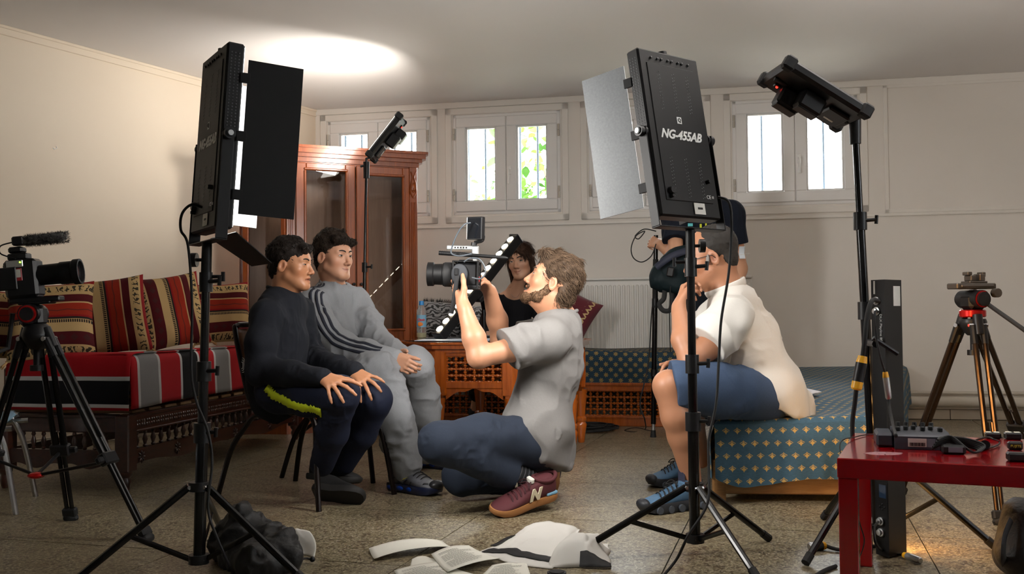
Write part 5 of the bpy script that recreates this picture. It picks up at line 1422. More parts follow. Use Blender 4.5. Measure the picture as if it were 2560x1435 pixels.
cable('signal_cable', 'thin black cable from silver connector into the audio mixer', [at(2222, 996, 2.98), at(2224, 1020, 2.96), at(2232, 1060, 2.85), on_red(2240, 1090, .05)], .005)
pf0 = fl(2260, 1397) + Vector((0, 0, .012)); pf1 = fl(2302, 1412) + Vector((0, 0, .012))
plug('signal_connector', 'silver connector with yellow band lying on floor below red table', pf0, pf1, fl(2280, 1404), M_SIL, False, .0105)
cable('signal_cable', 'black cable from foot of LED column to the silver floor connector', [at(2196, 1305, 3.0), at(2186, 1320, 2.97), at(2190, 1360, 2.94), fl(2215, 1385) + Vector((0, 0, .005)), pf0], .004)
pg0 = fl(2063, 1375) + Vector((0, 0, .014)); pg1 = fl(2022, 1378) + Vector((0, 0, .014))
plug('power_connector', 'black and yellow mains connector lying on floor left of red table', pg0, pg1, fl(2045, 1377), M_PLAS, False, .014)
cable('power_cable', 'black cable on floor from mains connector under the red table', [pg0, fl(2100, 1380) + Vector((0, 0, .007)), fl(2150, 1376) + Vector((0, 0, .007)), fl(2190, 1370) + Vector((0, 0, .007))], .006)
cable('power_cable', 'black cable crossing floor at lower right corner', [fl(2090, 1420) + Vector((0, 0, .006)), fl(2060, 1432) + Vector((0, 0, .006)), fl(2000, 1470) + Vector((0, 0, .006))], .006)
# ---------- on the floor
M_PAPER = mat('script_paper', (226, 224, 212), .75, var=(20, .03))
def sheet(label, pts, curl, lift, lines=False, grp='script pages on the floor', name='script_page'):
    q = [fl(*p) for p in pts]; c = sum(q, Vector()) / 4
    r = thing(name, label, 'paper', (c.x, c.y, 0), 0, grp)
    def S(u, v):
        p = q[0].lerp(q[1], u).lerp(q[3].lerp(q[2], u), v)
        z = lift + curl * (math.sin(PI * u) * .5 + (2 * v - 1) ** 2 * .2) + mnoise.noise(Vector((p.x * 7, p.y * 7, lift * 90))) * .004
        return (p.x, p.y, max(.002, z))
    m = MB(); m.grid(S, 14, 10); pg = m.build('page', M_PAPER, r, smooth=True); thicken(pg, .0012)
    if lines:
        lm = MB(); rn = random.Random(2)
        for k in range(15):
            v = .14 + k * .05; u0 = .12 + (.18 if k in (2, 8) else 0); u1 = .88 - rn.random() * .3
            n = 10
            for j in range(n):
                a, b = u0 + (u1 - u0) * j / n, u0 + (u1 - u0) * (j + .82) / n
                P = [Vector(S(a, v)), Vector(S(b, v)), Vector(S(b, v + .014)), Vector(S(a, v + .014))]
                lm.add([p + Vector((0, 0, .0018)) for p in P], [(0, 1, 2, 3)])
        o = lm.build('printed_lines', mat('grey_ink', (120, 118, 112), .8), pg); o['kind'] = 'stuff'
    return r
sheet('curled blank script page lying apart, left of the page pile', ((922, 1378), (1105, 1360), (1138, 1376), (936, 1404)), .03, .004)
sheet('upper printed script page of the pile at bottom centre', ((1078, 1400), (1172, 1377), (1250, 1408), (1120, 1445)), .02, .012, True)
sheet('lower script page left of the pile at bottom centre', ((1030, 1400), (1062, 1393), (1120, 1410), (1020, 1440)), .008, .003)
sheet('printed script page poking out under the cloth at bottom centre', ((1230, 1415), (1315, 1408), (1330, 1450), (1190, 1455)), .004, .003, True)
sheet('front script page cut off by the bottom edge of the picture', ((985, 1432), (1100, 1412), (1190, 1445), (1010, 1475)), .01, .007, True)
t = NT('diffusion_cloth'); co = t.coord()
t.set(Base_Color=lin((232, 230, 224)), Roughness=.8); tb_n = t.n('ShaderNodeBsdfTranslucent'); tb_n.inputs[0].default_value = (*lin((235, 232, 226)), 1); mx_ = t.n('ShaderNodeMixShader'); mx_.inputs[0].default_value = .3
t.t.links.new(t.b.outputs[0], mx_.inputs[1]); t.t.links.new(tb_n.outputs[0], mx_.inputs[2]); t.t.links.new(mx_.outputs[0], t.t.nodes['Material Output'].inputs[0]); M_DIFF = t.m
def cloth(label, pts, hgt, seed, bands, name='diffusion_cloth', n=36, rough=.02):
    q = [fl(*p) for p in pts]; c = sum(q, Vector()) / 4
    r = thing(name, label, 'cloth', (c.x, c.y, 0))
    def S(u, v):
        p = q[0].lerp(q[1], u).lerp(q[3].lerp(q[2], u), v)
        e = min(1, 6 * min(u, 1 - u, v, 1 - v))
        nz = mnoise.noise(Vector((u * 2.3 + seed, v * 2.3, 0))) * .6 + abs(mnoise.noise(Vector((u * 5 + seed, v * 4, 3)))) * .35 + mnoise.noise(Vector((u * 11, v * 11 + seed, 5))) * .12
        z = hgt(u, v) * (1 + .45 * nz) + rough * abs(nz) * e
        w = mnoise.noise(Vector((u * 3, v * 3, seed + 9))) * .03
        return (p.x + w, p.y + w * .6, max(.003, z))
    m = MB(); m.grid(S, n, n); thicken(m.build('fabric', M_DIFF, r, smooth=True), .002)
    for (u0, v0, u1, v1, w) in bands:
        b_ = MB(); d_ = Vector((u1 - u0, v1 - v0)); nn_ = Vector((-d_.y, d_.x)).normalized() * w
        b_.grid(lambda u, v: tuple(Vector(S(u0 + d_.x * u + nn_.x * (v - .5), v0 + d_.y * u + nn_.y * (v - .5))) + Vector((0, 0, .004))), 26, 3)
        thicken(b_.build('black_border', M_RUB, r, smooth=True), .002)
    return r
cloth('crumpled white diffusion cloth with black border on floor, bottom centre', ((1180, 1392), (1372, 1426), (1452, 1330), (1318, 1326)),
      lambda u, v: .018 * math.sin(PI * min(1, u * 1.1)) * (.4 + v) + .02 * max(0, v - .6), 1.3, [(.06, .16, .95, .16, .1), (.0, .3, .03, .7, .06)])
cloth('bunched white diffusion cloth beside the right stand leg, bottom centre', ((1372, 1420), (1528, 1422), (1524, 1362), (1420, 1358)),
      lambda u, v: .072 * max(0, math.sin(PI * u)) ** .7 * max(0, math.sin(PI * min(1, v * 1.2))) ** .7, 6.1, [(.45, .03, 1, .05, .12), (.1, .75, .4, .97, .13)])
# black bag and white cloth under the left stand
M_BAGC = mat('black_nylon', (9, 9, 10), .6, bump=(40, .4, .01))
# ================================================================== people: smooth-union fields turned into meshes
class SDF:
    def __init__(s, res): s.res = res; s.ops = []
    def cap(s, a, b, ra, rb=None, k=.02, flat=None, clip=None, sub=False):
        a, b = np.array(a, float), np.array(b, float); rb = ra if rb is None else rb
        r = max(ra, rb); s.ops.append(('c', a, b, ra, rb, k, flat, clip, sub, np.minimum(a, b) - r, np.maximum(a, b) + r)); return s
    def ell(s, c, r, R=None, k=.02, sub=False, clip=None):
        c = np.array(c, float); r = np.array(r, float); R = np.eye(3) if R is None else np.array(R, float)   # columns = axes
        e = np.sqrt(((R * r[None, :]) ** 2).sum(1))
        s.ops.append(('e', c, R, r, None, k, None, clip, sub, c - e, c + e)); return s
    def limb(s, pts, rs, k=.02, flat=None, clip=None):
        for i in range(len(pts) - 1):
            s.cap(pts[i], pts[i + 1], rs[i], rs[i + 1], k, flat, clip)
        return s
    def field(s):
        h = s.res
        lo = np.min([o[9] for o in s.ops if not o[8]], 0) - 6 * h; hi = np.max([o[10] for o in s.ops if not o[8]], 0) + 6 * h
        n = np.ceil((hi - lo) / h).astype(int) + 1
        F = np.full(tuple(n), 1.0, np.float32)
        for (ty, A, B, ra, rb, k, flat, clip, sub, l, u) in s.ops:
            pad = k + 3 * h
            i0 = np.maximum(np.floor((l - pad - lo) / h).astype(int), 0); i1 = np.minimum(np.ceil((u + pad - lo) / h).astype(int) + 1, n)
            if (i1 <= i0).any(): continue
            g = [(lo[a] + h * np.arange(i0[a], i1[a])).astype(np.float32) for a in range(3)]
            X, Y, Z = np.meshgrid(*g, indexing='ij')
            if ty == 'c':
                ab = B - A; L2 = max(ab @ ab, 1e-12)
                px, py, pz = X - A[0], Y - A[1], Z - A[2]
                t = np.clip((px * ab[0] + py * ab[1] + pz * ab[2]) / L2, 0, 1)
                qx, qy, qz = px - t * ab[0], py - t * ab[1], pz - t * ab[2]
                if flat is not None:
                    ax, sc = flat; ax = np.array(ax, float); ax /= np.linalg.norm(ax)
                    dt = (qx * ax[0] + qy * ax[1] + qz * ax[2]) * (1 / sc - 1)
                    qx, qy, qz = qx + dt * ax[0], qy + dt * ax[1], qz + dt * ax[2]
                d = np.sqrt(qx * qx + qy * qy + qz * qz) - (ra + t * (rb - ra))
            else:
                px, py, pz = X - A[0], Y - A[1], Z - A[2]
                q = [(px * B[0, a] + py * B[1, a] + pz * B[2, a]) for a in range(3)]
                k0 = np.sqrt(sum((q[a] / ra[a]) ** 2 for a in range(3))); k1 = np.sqrt(sum((q[a] / ra[a] ** 2) ** 2 for a in range(3)))
                d = np.where(k1 > 1e-9, k0 * (k0 - 1) / np.maximum(k1, 1e-9), -ra.min())
            if clip is not None:
                for (cp, cn) in clip:
                    cn = np.array(cn, float); cn = cn / np.linalg.norm(cn)
                    d = np.maximum(d, (X - cp[0]) * cn[0] + (Y - cp[1]) * cn[1] + (Z - cp[2]) * cn[2])
            S = F[i0[0]:i1[0], i0[1]:i1[1], i0[2]:i1[2]]
            if sub:
                dd = -d; hh = np.maximum(k - np.abs(S - dd), 0) / k
                S[...] = np.maximum(S, dd) + hh * hh * k * .25
            else:
                hh = np.maximum(k - np.abs(S - d), 0) / k
                S[...] = np.minimum(S, d) - hh * hh * k * .25
        return F, lo
    def mesh(s, smooth=1):
        F, lo = s.field(); h = s.res
        ins = F < 0
        c = ins[:-1, :-1, :-1].astype(np.int8)
        for d in [(1, 0, 0), (0, 1, 0), (0, 0, 1), (1, 1, 0), (1, 0, 1), (0, 1, 1), (1, 1, 1)]:
            c += ins[d[0]:ins.shape[0] - 1 + d[0], d[1]:ins.shape[1] - 1 + d[1], d[2]:ins.shape[2] - 1 + d[2]]
        act = (c > 0) & (c < 8)
        I = np.argwhere(act); N = len(I)
        ids = np.full(act.shape, -1, np.int32); ids[act] = np.arange(N)
        C8 = [(i, j, k) for i in (0, 1) for j in (0, 1) for k in (0, 1)]
        V = {d: F[I[:, 0] + d[0], I[:, 1] + d[1], I[:, 2] + d[2]] for d in C8}
        acc = np.zeros((N, 3)); cnt = np.zeros(N)
        for d in C8:
            for a in range(3):
                if d[a]: continue
                e = list(d); e[a] = 1; e = tuple(e)
                cr = (V[d] < 0) != (V[e] < 0)
                t = np.where(cr, V[d] / np.where(cr, V[d] - V[e], 1), 0)
                p = np.tile(np.array(d, float), (N, 1)); p[:, a] += t
                acc[cr] += p[cr]; cnt[cr] += 1
        P = (I + acc / cnt[:, None]) * h + lo
        Q = []
        for a in range(3):
            b, g = (a + 1) % 3, (a + 2) % 3
            sl0 = [slice(None)] * 3; sl1 = [slice(None)] * 3; sl0[a] = slice(0, -1); sl1[a] = slice(1, None)
            cr = ins[tuple(sl0)] != ins[tuple(sl1)]
            E = np.argwhere(cr)
            E = E[(E[:, b] > 0) & (E[:, g] > 0) & (E[:, b] < F.shape[b] - 1) & (E[:, g] < F.shape[g] - 1)]
            inside = ins[E[:, 0], E[:, 1], E[:, 2]]
            def cell(db, dg):
                e = E.copy(); e[:, b] += db; e[:, g] += dg; return ids[e[:, 0], e[:, 1], e[:, 2]]
            q = np.stack([cell(-1, -1), cell(0, -1), cell(0, 0), cell(-1, 0)], 1)
            q[~inside] = q[~inside][:, ::-1]
            Q.append(q)
        Q = np.concatenate(Q); Q = Q[(Q >= 0).all(1)]
        for _ in range(smooth):
            S = np.zeros_like(P); n = np.zeros(len(P))
            for a in range(4):
                for bb in (1, 3):
                    np.add.at(S, Q[:, a], P[Q[:, (a + bb) % 4]]); np.add.at(n, Q[:, a], 1)
            P = P * .4 + .6 * S / np.maximum(n, 1)[:, None]
        return P, Q
def normals(P, Q):
    n = np.cross(P[Q[:, 2]] - P[Q[:, 0]], P[Q[:, 3]] - P[Q[:, 1]]); N = np.zeros_like(P)
    for a in range(4): np.add.at(N, Q[:, a], n)
    return N / np.maximum(np.linalg.norm(N, axis=1), 1e-9)[:, None]
_rs = np.random.RandomState(3); _lat = _rs.rand(32, 32, 32).astype(np.float32)
def vnoise(P):
    i = np.floor(P).astype(int); f = P - i; f = f * f * (3 - 2 * f); i &= 31; j = (i + 1) & 31
    r = 0
    for dx in (0, 1):
        for dy in (0, 1):
            for dz in (0, 1):
                w = (f[:, 0] if dx else 1 - f[:, 0]) * (f[:, 1] if dy else 1 - f[:, 1]) * (f[:, 2] if dz else 1 - f[:, 2])
                r = r + w * _lat[(j if dx else i)[:, 0], (j if dy else i)[:, 1], (j if dz else i)[:, 2]]
    return r * 2 - 1
def pmesh(name, P, Q, parent, m, col=None):
    off = np.array(rootof(parent).location)
    me = bpy.data.meshes.new(name)
    me.vertices.add(len(P)); me.vertices.foreach_set('co', (P - off).astype(np.float32).ravel())
    me.loops.add(len(Q) * 4); me.loops.foreach_set('vertex_index', Q.astype(np.int32).ravel())
    me.polygons.add(len(Q)); me.polygons.foreach_set('loop_start', np.arange(0, len(Q) * 4, 4, dtype=np.int32))
    me.polygons.foreach_set('use_smooth', np.ones(len(Q), bool))
    me.update(calc_edges=True); me.validate()
    if col is not None:
        at_ = me.color_attributes.new('tint', 'FLOAT_COLOR', 'POINT')
        at_.data.foreach_set('color', np.concatenate([col, np.ones((len(P), 1))], 1).astype(np.float32).ravel())
    return put(name, me, m, parent)
def wrinkle(P, Q, amp, freq, stretch=(1, 1, 1), ridge=.6, seed=0):
    N = normals(P, Q); S = P * np.array(stretch) * freq + seed * 7.3
    a = vnoise(S + 1.5 * vnoise(S * .5)[:, None]); b = 1 - 2 * np.abs(vnoise(S * 1.7 + 11)); b = b + .45 * (1 - 2 * np.abs(vnoise(S * 3.9 + 23))) * (vnoise(S * .9 + 31) > 0)
    return P + N * (amp * ((1 - ridge) * 1.6 * a + ridge * (1.5 * (b - .35) * np.maximum(0, a + .45)) ))[:, None]
def skin_mat(name):
    t = NT(name); vc = t.n('ShaderNodeVertexColor'); vc.layer_name = 'tint'
    n = t.noise(t.coord(), 180, 3)
    c = t.mix(t.math('MULTIPLY', n, .18), vc.outputs[0], t.mix(.5, vc.outputs[0], (.25, .08, .05)))
    t.set(Base_Color=c, Roughness=.48, Subsurface_Weight=.06, Subsurface_Scale=.01)
    t.b.inputs['Subsurface Radius'].default_value = (1, .35, .2)
    t.bump(t.noise(t.coord(), 420, 2), .05, .001)
    return t.m
M_SKIN = skin_mat('skin')
def cloth_mat(name, rgb, scale=500, amt=.2, rough=.9, b=None, fold=0.0):
    t = NT(name); co = t.coord(); n = t.noise(co, scale, 2, .7); n2 = t.noise(co, 90, 3)
    c = lin(rgb); c2 = lin(b) if b else tuple(x * (1 - amt) for x in c)
    t.set(Base_Color=t.mix(n, c2, tuple(min(1, x * (1 + amt)) for x in c)), Roughness=rough, Specular_IOR_Level=.2)
    t.bump(t.math('ADD', t.math('MULTIPLY', n, .4), n2), .22, .003)
    return t.m
def hair_mat(name, a, b):
    t = NT(name); g = t.n('ShaderNodeNewGeometry'); n = t.noise(t.coord(), 70, 3)
    t.set(Base_Color=t.mix(t.math('ADD', t.math('MULTIPLY', g.outputs['Random Per Island'], .5), t.math('MULTIPLY', n, .5)), lin(a), lin(b)), Roughness=.6, Specular_IOR_Level=.15)
    return t.m
V3 = lambda v: np.array(v, float)
class Head:
    def __init__(s, C, F, tilt=(0, 0, 1), sc=1.0, skin=(200, 150, 115)):
        s.C = Vector(C); s.F = Vector(F).normalized(); U = Vector(tilt); s.R = s.F.cross(U).normalized(); s.U = s.R.cross(s.F); s.s = sc; s.skin = V3(lin(skin))
        s.M3 = np.array([[s.R[i], s.F[i], s.U[i]] for i in range(3)])
    def p(s, r, f, u): return s.C + (s.R * r + s.F * f + s.U * u) * s.s
    def add(s, S, neck, rn=.05, ears=True, mouth=0.0, jaw=1.0, fat=1.0, smile=0.0):
        z = s.s; E = lambda r, f, u, rr, k=.02, sub=False: S.ell(s.p(r, f, u), [x * z for x in rr], s.M3, k * z, sub)
        Cp = lambda a, b, ra, rb, k=.02, sub=False: S.cap(s.p(*a), s.p(*b), ra * z, rb * z, k * z, sub=sub)
        E(0, -.012, .035, (.076, .094, .083))
        E(0, .034, -.002, (.062 * fat, .055, .078), .03)
        E(0, .042, -.052, (.05 * fat, .046, .056), .03)
        E(0, -.045, -.02, (.058, .05, .055), .03)
        for q in (-1, 1):
            Cp((q * .05 * fat, .008, -.058), (q * .02, .07, -.1), .02 * jaw, .017 * jaw, .03)
            E(q * .047 * fat, .053, -.027, (.018, .02, .018), .025)
            Cp((q * .012, .083, .021), (q * .044, .07, .018), .010, .009, .014)
        E(0, .074, -.103, (.023, .019, .016), .02)
        for q in (-1, 1): E(q * .032, .104, -.001, (.02, .022, .0125), .012, True)
        for q in (-1, 1): E(q * .0315, .0735, -.002, (.0165, .0145, .0145), .004)
        Cp((0, .084, .008), (0, .107, -.036), .0078, .0105, .008)
        E(0, .109, -.039, (.0105, .009, .0085), .006)
        for q in (-1, 1): E(q * .0125, .098, -.043, (.0085, .0095, .0075), .005)
        m = mouth
        S.cap(s.p(-.023, .079, -.067 + .2 * m), s.p(0, .0935, -.0635 + .3 * m), .0045 * z, .0062 * z, .005 * z); S.cap(s.p(.023, .079, -.067 + .2 * m), s.p(0, .0935, -.0635 + .3 * m), .0045 * z, .0062 * z, .005 * z)
        S.cap(s.p(-.02, .079, -.076 - m), s.p(0, .091, -.0785 - m), .005 * z, .0072 * z, .005 * z); S.cap(s.p(.02, .079, -.076 - m), s.p(0, .091, -.0785 - m), .005 * z, .0072 * z, .005 * z)
        if m > 0: E(0, .097, -.071 - m * .35, (.013, .016, .0028 + m * .55), .003, True)
        if ears:
            for q in (-1, 1):
                Rr = s.M3 @ np.array(Matrix.Rotation(q * .35, 3, 'Z') @ Matrix.Rotation(-.22, 3, 'X'))
                S.ell(s.p(q * .079, -.008, -.012), [x * z for x in (.0075, .0195, .031)], Rr, .006 * z)
                S.ell(s.p(q * .0875, -.004, -.009), [x * z for x in (.0095, .0115, .019)], Rr, .004 * z, True)
        Cp((0, -.03, -.06), (0, -.03, -.075), .05, .05, .03)
        S.cap(s.p(0, -.022, -.075), neck, rn * z, rn * z * 1.08, .03)
        S.cap(s.p(0, .02, -.095), Vector(neck) + s.F * .02, rn * .72 * z, rn * .9 * z, .03)
        s.mouth = m; s.smile = smile
        return s
    def tint(s, P, col):
        L = (P - V3(s.C)) @ s.M3 / s.s     # r, f, u
        def blob(r, f, u, rad): return np.exp(-(((L - np.array([r, f, u])) / np.array(rad)) ** 2).sum(1))
        red = lambda w, c: col * (1 - w[:, None]) + w[:, None] * c
        sk = s.skin
        near = (np.abs(L) < .2).all(1)
        ch = (blob(.045, .06, -.04, (.025, .03, .022)) + blob(-.045, .06, -.04, (.025, .03, .022)) + .8 * blob(0, .11, -.04, (.014, .02, .014)) + .7 * blob(.08, 0, -.015, (.012, .025, .035)) + .7 * blob(-.08, 0, -.015, (.012, .025, .035)))
        col = red(np.clip(ch, 0, 1) * .35 * near, sk * np.array([1.08, .72, .66]))
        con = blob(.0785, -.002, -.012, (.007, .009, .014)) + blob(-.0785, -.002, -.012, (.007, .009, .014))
        col = red(np.clip(con, 0, 1) * .6 * near, sk * np.array([.5, .32, .28]))  # shade inside the ear hollow painted into the skin
        m = s.mouth
        rr = np.abs(L[:, 0]); u0 = -.0708 - .35 * m + s.smile * (rr / .022) ** 2 * .007
        thk = .0115 * np.clip(1 - (rr / .0265) ** 2, 0, 1) + m * .9
        lip = np.clip((thk - np.abs(L[:, 2] - u0)) / .004, 0, 1) * (L[:, 1] > .07)
        col = red(lip * .55, sk * np.array([.86, .52, .5]))
        line = np.exp(-((L[:, 2] - u0) / (.0022 + m * .6)) ** 2) * np.clip((.027 - rr) / .004, 0, 1) * (L[:, 1] > .068) * (L[:, 1] < .108)
        col = red(line * .8, sk * np.array([.25, .12, .1]))  # crease between the lips darkened in the colour, shade not modelled
        nos = np.exp(-(((np.abs(L[:, 0]) - .007) / .004) ** 2)) * np.exp(-(((L[:, 2] + .049) / .003) ** 2)) * (L[:, 1] > .092)
        col = red(nos * .8, sk * np.array([.3, .15, .12]))  # nostril shade painted as dark spots
        return col
    def eyes(s, parent, gaze=(0, 0), openq=1.0, iris=(58, 36, 22), brow=(25, 18, 14), browlift=0.0, smile=0.0, thick=1.0):
        z = s.s; M4 = frame_from(s.R, s.F, s.U, s.C)
        for q in (-1, 1):
            m = MB(); nu, nv = 16, 8; cols = []
            c0 = Vector((q * .0315, .0735, -.002)); rad = .0152
            for j in range(nv + 1):
                for i in range(nu + 1):
                    a = (i / nu * 2 - 1); b = (j / nv * 2 - 1)
                    hh = (1 - a * a) ** .8 * openq
                    th = a * .95 + q * .15; ph = (b * .38 if b > 0 else b * (.30 - .1 * smile)) * hh - .04
                    d = Vector((math.sin(th) * math.cos(ph), math.cos(th) * math.cos(ph), math.sin(ph)))
                    m.v.append(tuple(M4 @ ((c0 + Vector((d.x * rad * 1.05, d.y * rad, d.z * rad))) * z)))
                    gx, gz = math.sin(gaze[0]), math.sin(gaze[1])
                    dd = math.hypot(d.x - gx, d.z - gz)
                    cl = lin(iris) if dd < .4 else lin((176, 168, 160))
                    if dd < .17: cl = (0.004, .004, .004)
                    if math.hypot(d.x - gx + .12, d.z - gz - .14) < .05: cl = (.6, .6, .6)  # catchlight painted into the eye colour
                    cols.append(cl)
            m.f = [(j * (nu + 1) + i, j * (nu + 1) + i + 1, (j + 1) * (nu + 1) + i + 1, (j + 1) * (nu + 1) + i) for j in range(nv) for i in range(nu)]
            o = m.build('eye', M_EYE, parent, smooth=True)
            ca = o.data.color_attributes.new('tint', 'FLOAT_COLOR', 'POINT')
            ca.data.foreach_set('color', np.concatenate([np.array(cols), np.ones((len(cols), 1))], 1).astype(np.float32).ravel())
            up = [m.v[nv * (nu + 1) + i] for i in range(nu + 1)]
            MB().tube(up, [.0004 + .0011 * z * math.sin(PI * (i + .5) / (nu + 1)) for i in range(nu + 1)], 5).build('eyelash', mat('lash', (16, 11, 9), .6), parent, smooth=True)
            bp = [M4 @ (Vector((q * x, f, u + browlift)) * z) for x, f, u in ((.011, .095, .017), (.02, .0945, .0215), (.032, .0895, .024), (.043, .081, .0215), (.051, .071, .015))]
            pts = smooth_path(bp, 4); n = len(pts)
            MB().tube(pts, [(.0012 + .0024 * math.sin(PI * min(1, .18 + .95 * i / n))) * z * thick for i in range(n)], 6, flat=(1, 1)).build('eyebrow', mat('brow_%d' % brow[0], brow, .7), parent, smooth=True)
t = NT('eyeball'); vc = t.n('ShaderNodeVertexColor'); vc.layer_name = 'tint'; t.set(Base_Color=vc.outputs[0], Roughness=.12); M_EYE = t.m

def hair(parent, hd, prims, m, res=.005, amp=.006, freq=60, tufts=700, tl=.03, tr=.0028, flow=(0, .3, -.6), lift=.5, curl=1.0, seed=1, name='hair', clipf=None):
    """prims: list of (kind, args in head space, clip planes in head space)"""
    S = SDF(res); z = hd.s
    for (kind, a, cl) in prims:
        clip = None if cl is None else [(hd.p(*c), (hd.R * n[0] + hd.F * n[1] + hd.U * n[2])) for c, n in cl]
        if kind == 'e': S.ell(hd.p(*a[0]), [x * z for x in a[1]], hd.M3, .015, clip=clip)
        elif kind == 's': S.ell(hd.p(*a[0]), [x * z for x in a[1]], hd.M3, .006, sub=True)
        else: S.cap(hd.p(*a[0]), hd.p(*a[1]), a[2] * z, a[3] * z, .012, clip=clip)
    P, Q = S.mesh(1); N = normals(P, Q)
    P = P + N * (amp * (vnoise(P * freq + seed) * .6 + .5 * vnoise(P * freq * 2.1 + 5)))[:, None]
    N = normals(P, Q)
    rnd = random.Random(seed)
    vs = [P]; qs = [Q]; base = len(P)
    fw = hd.R * flow[0] + hd.F * flow[1] + hd.U * flow[2]
    TV = []; TQ = []
    for k in range(tufts):
        i = rnd.randrange(len(P)); p = Vector(P[i]); n = Vector(N[i])
        d = fw + Vector((rnd.uniform(-1, 1), rnd.uniform(-1, 1), rnd.uniform(-1, 1))) * .55 * curl
        d = (d - n * d.dot(n))
        if d.length < .05: continue
        d.normalize(); sd_ = n.cross(d); L = tl * z * rnd.uniform(.6, 1.25)
        pts = []; w0 = rnd.uniform(-1, 1) * curl
        for j in range(5):
            u = j / 4
            pts.append(p + d * (L * u) + n * (L * lift * math.sin(u * 2.2) * .55 - .003) + sd_ * (L * .35 * w0 * u * u) - n * (L * .35 * curl * u * u * .6))
        o = base + len(TV); prev = None
        for j, q_ in enumerate(pts):
            rr = tr * z * (1 - .85 * (j / 4) ** 1.5)
            for a in range(3):
                an = a * 2.094; TV.append(q_ + n * (math.cos(an) * rr * .7) + sd_ * (math.sin(an) * rr * 1.3))
        for j in range(4):
            for a in range(3): TQ.append((o + j * 3 + a, o + j * 3 + (a + 1) % 3, o + (j + 1) * 3 + (a + 1) % 3, o + (j + 1) * 3 + a))
    if TV:
        P = np.concatenate([P, np.array([tuple(v) for v in TV])]); Q = np.concatenate([Q, np.array(TQ)])
    return pmesh(name, P, Q, parent, m)

def hand(S, wrist, fwd, palm, thumb, size=1.0, curls=((.3, .4, .3),) * 4, spread=.0, th=(.5, .6, .25), r0=.0, thumbcurl=.4):
    """fwd: wrist->knuckles, palm: direction the palm faces, thumb: side on which the thumb lies"""
    w = Vector(wrist); f = Vector(fwd).normalized(); pn = Vector(palm); pn = (pn - f * pn.dot(f)).normalized(); l = Vector(thumb); l = (l - f * l.dot(f) - pn * l.dot(pn)).normalized()
    offs = (.031, .011, -.010, -.029); kl = (.088, .091, .086, .077)
    ph = ((.042, .026, .021), (.046, .030, .022), (.043, .028, .021), (.033, .021, .019))
    S.cap(w - f * .02 * size, w + f * .02 * size, .024 * size, .026 * size, .02, flat=(pn, .78))
    tips = []
    for i in range(4):
        kn = w + (f * kl[i] + l * offs[i]) * size
        S.cap(w + (f * .018 + l * offs[i] * .45) * size, kn, .0155 * size, .0105 * size, .012 * size)
        a = 0.0; p = kn; d0 = (f + l * (spread * (1.5 - i) * .5)).normalized()
        for j in range(3):
            a += curls[i][j]
            d = d0 * math.cos(a) + pn * math.sin(a)
            q = p + d * ph[i][j] * size
            r1 = (.0092, .0084, .0076)[j] * size * (1 if i < 3 else .88); r2 = (.0084, .0076, .0064)[j] * size * (1 if i < 3 else .88)
            S.cap(p, q, r1, r2, .0045 * size); p = q
        tips.append(p)
    b = w + (f * .022 + l * .02 + pn * .006) * size
    d = (f * th[0] + l * th[1] + pn * th[2]).normalized()
    m1 = b + d * .042 * size
    d2 = (d * math.cos(thumbcurl) + f * math.sin(thumbcurl) * .8 + pn * .1).normalized(); m2 = m1 + d2 * .034 * size; d3 = (d2 + f * .25).normalized(); m3 = m2 + d3 * .026 * size
    S.cap(b, m1, .0165 * size, .0125 * size, .014 * size); S.cap(m1, m2, .0108 * size, .0098 * size, .005 * size); S.cap(m2, m3, .0098 * size, .0075 * size, .005 * size)
    return tips

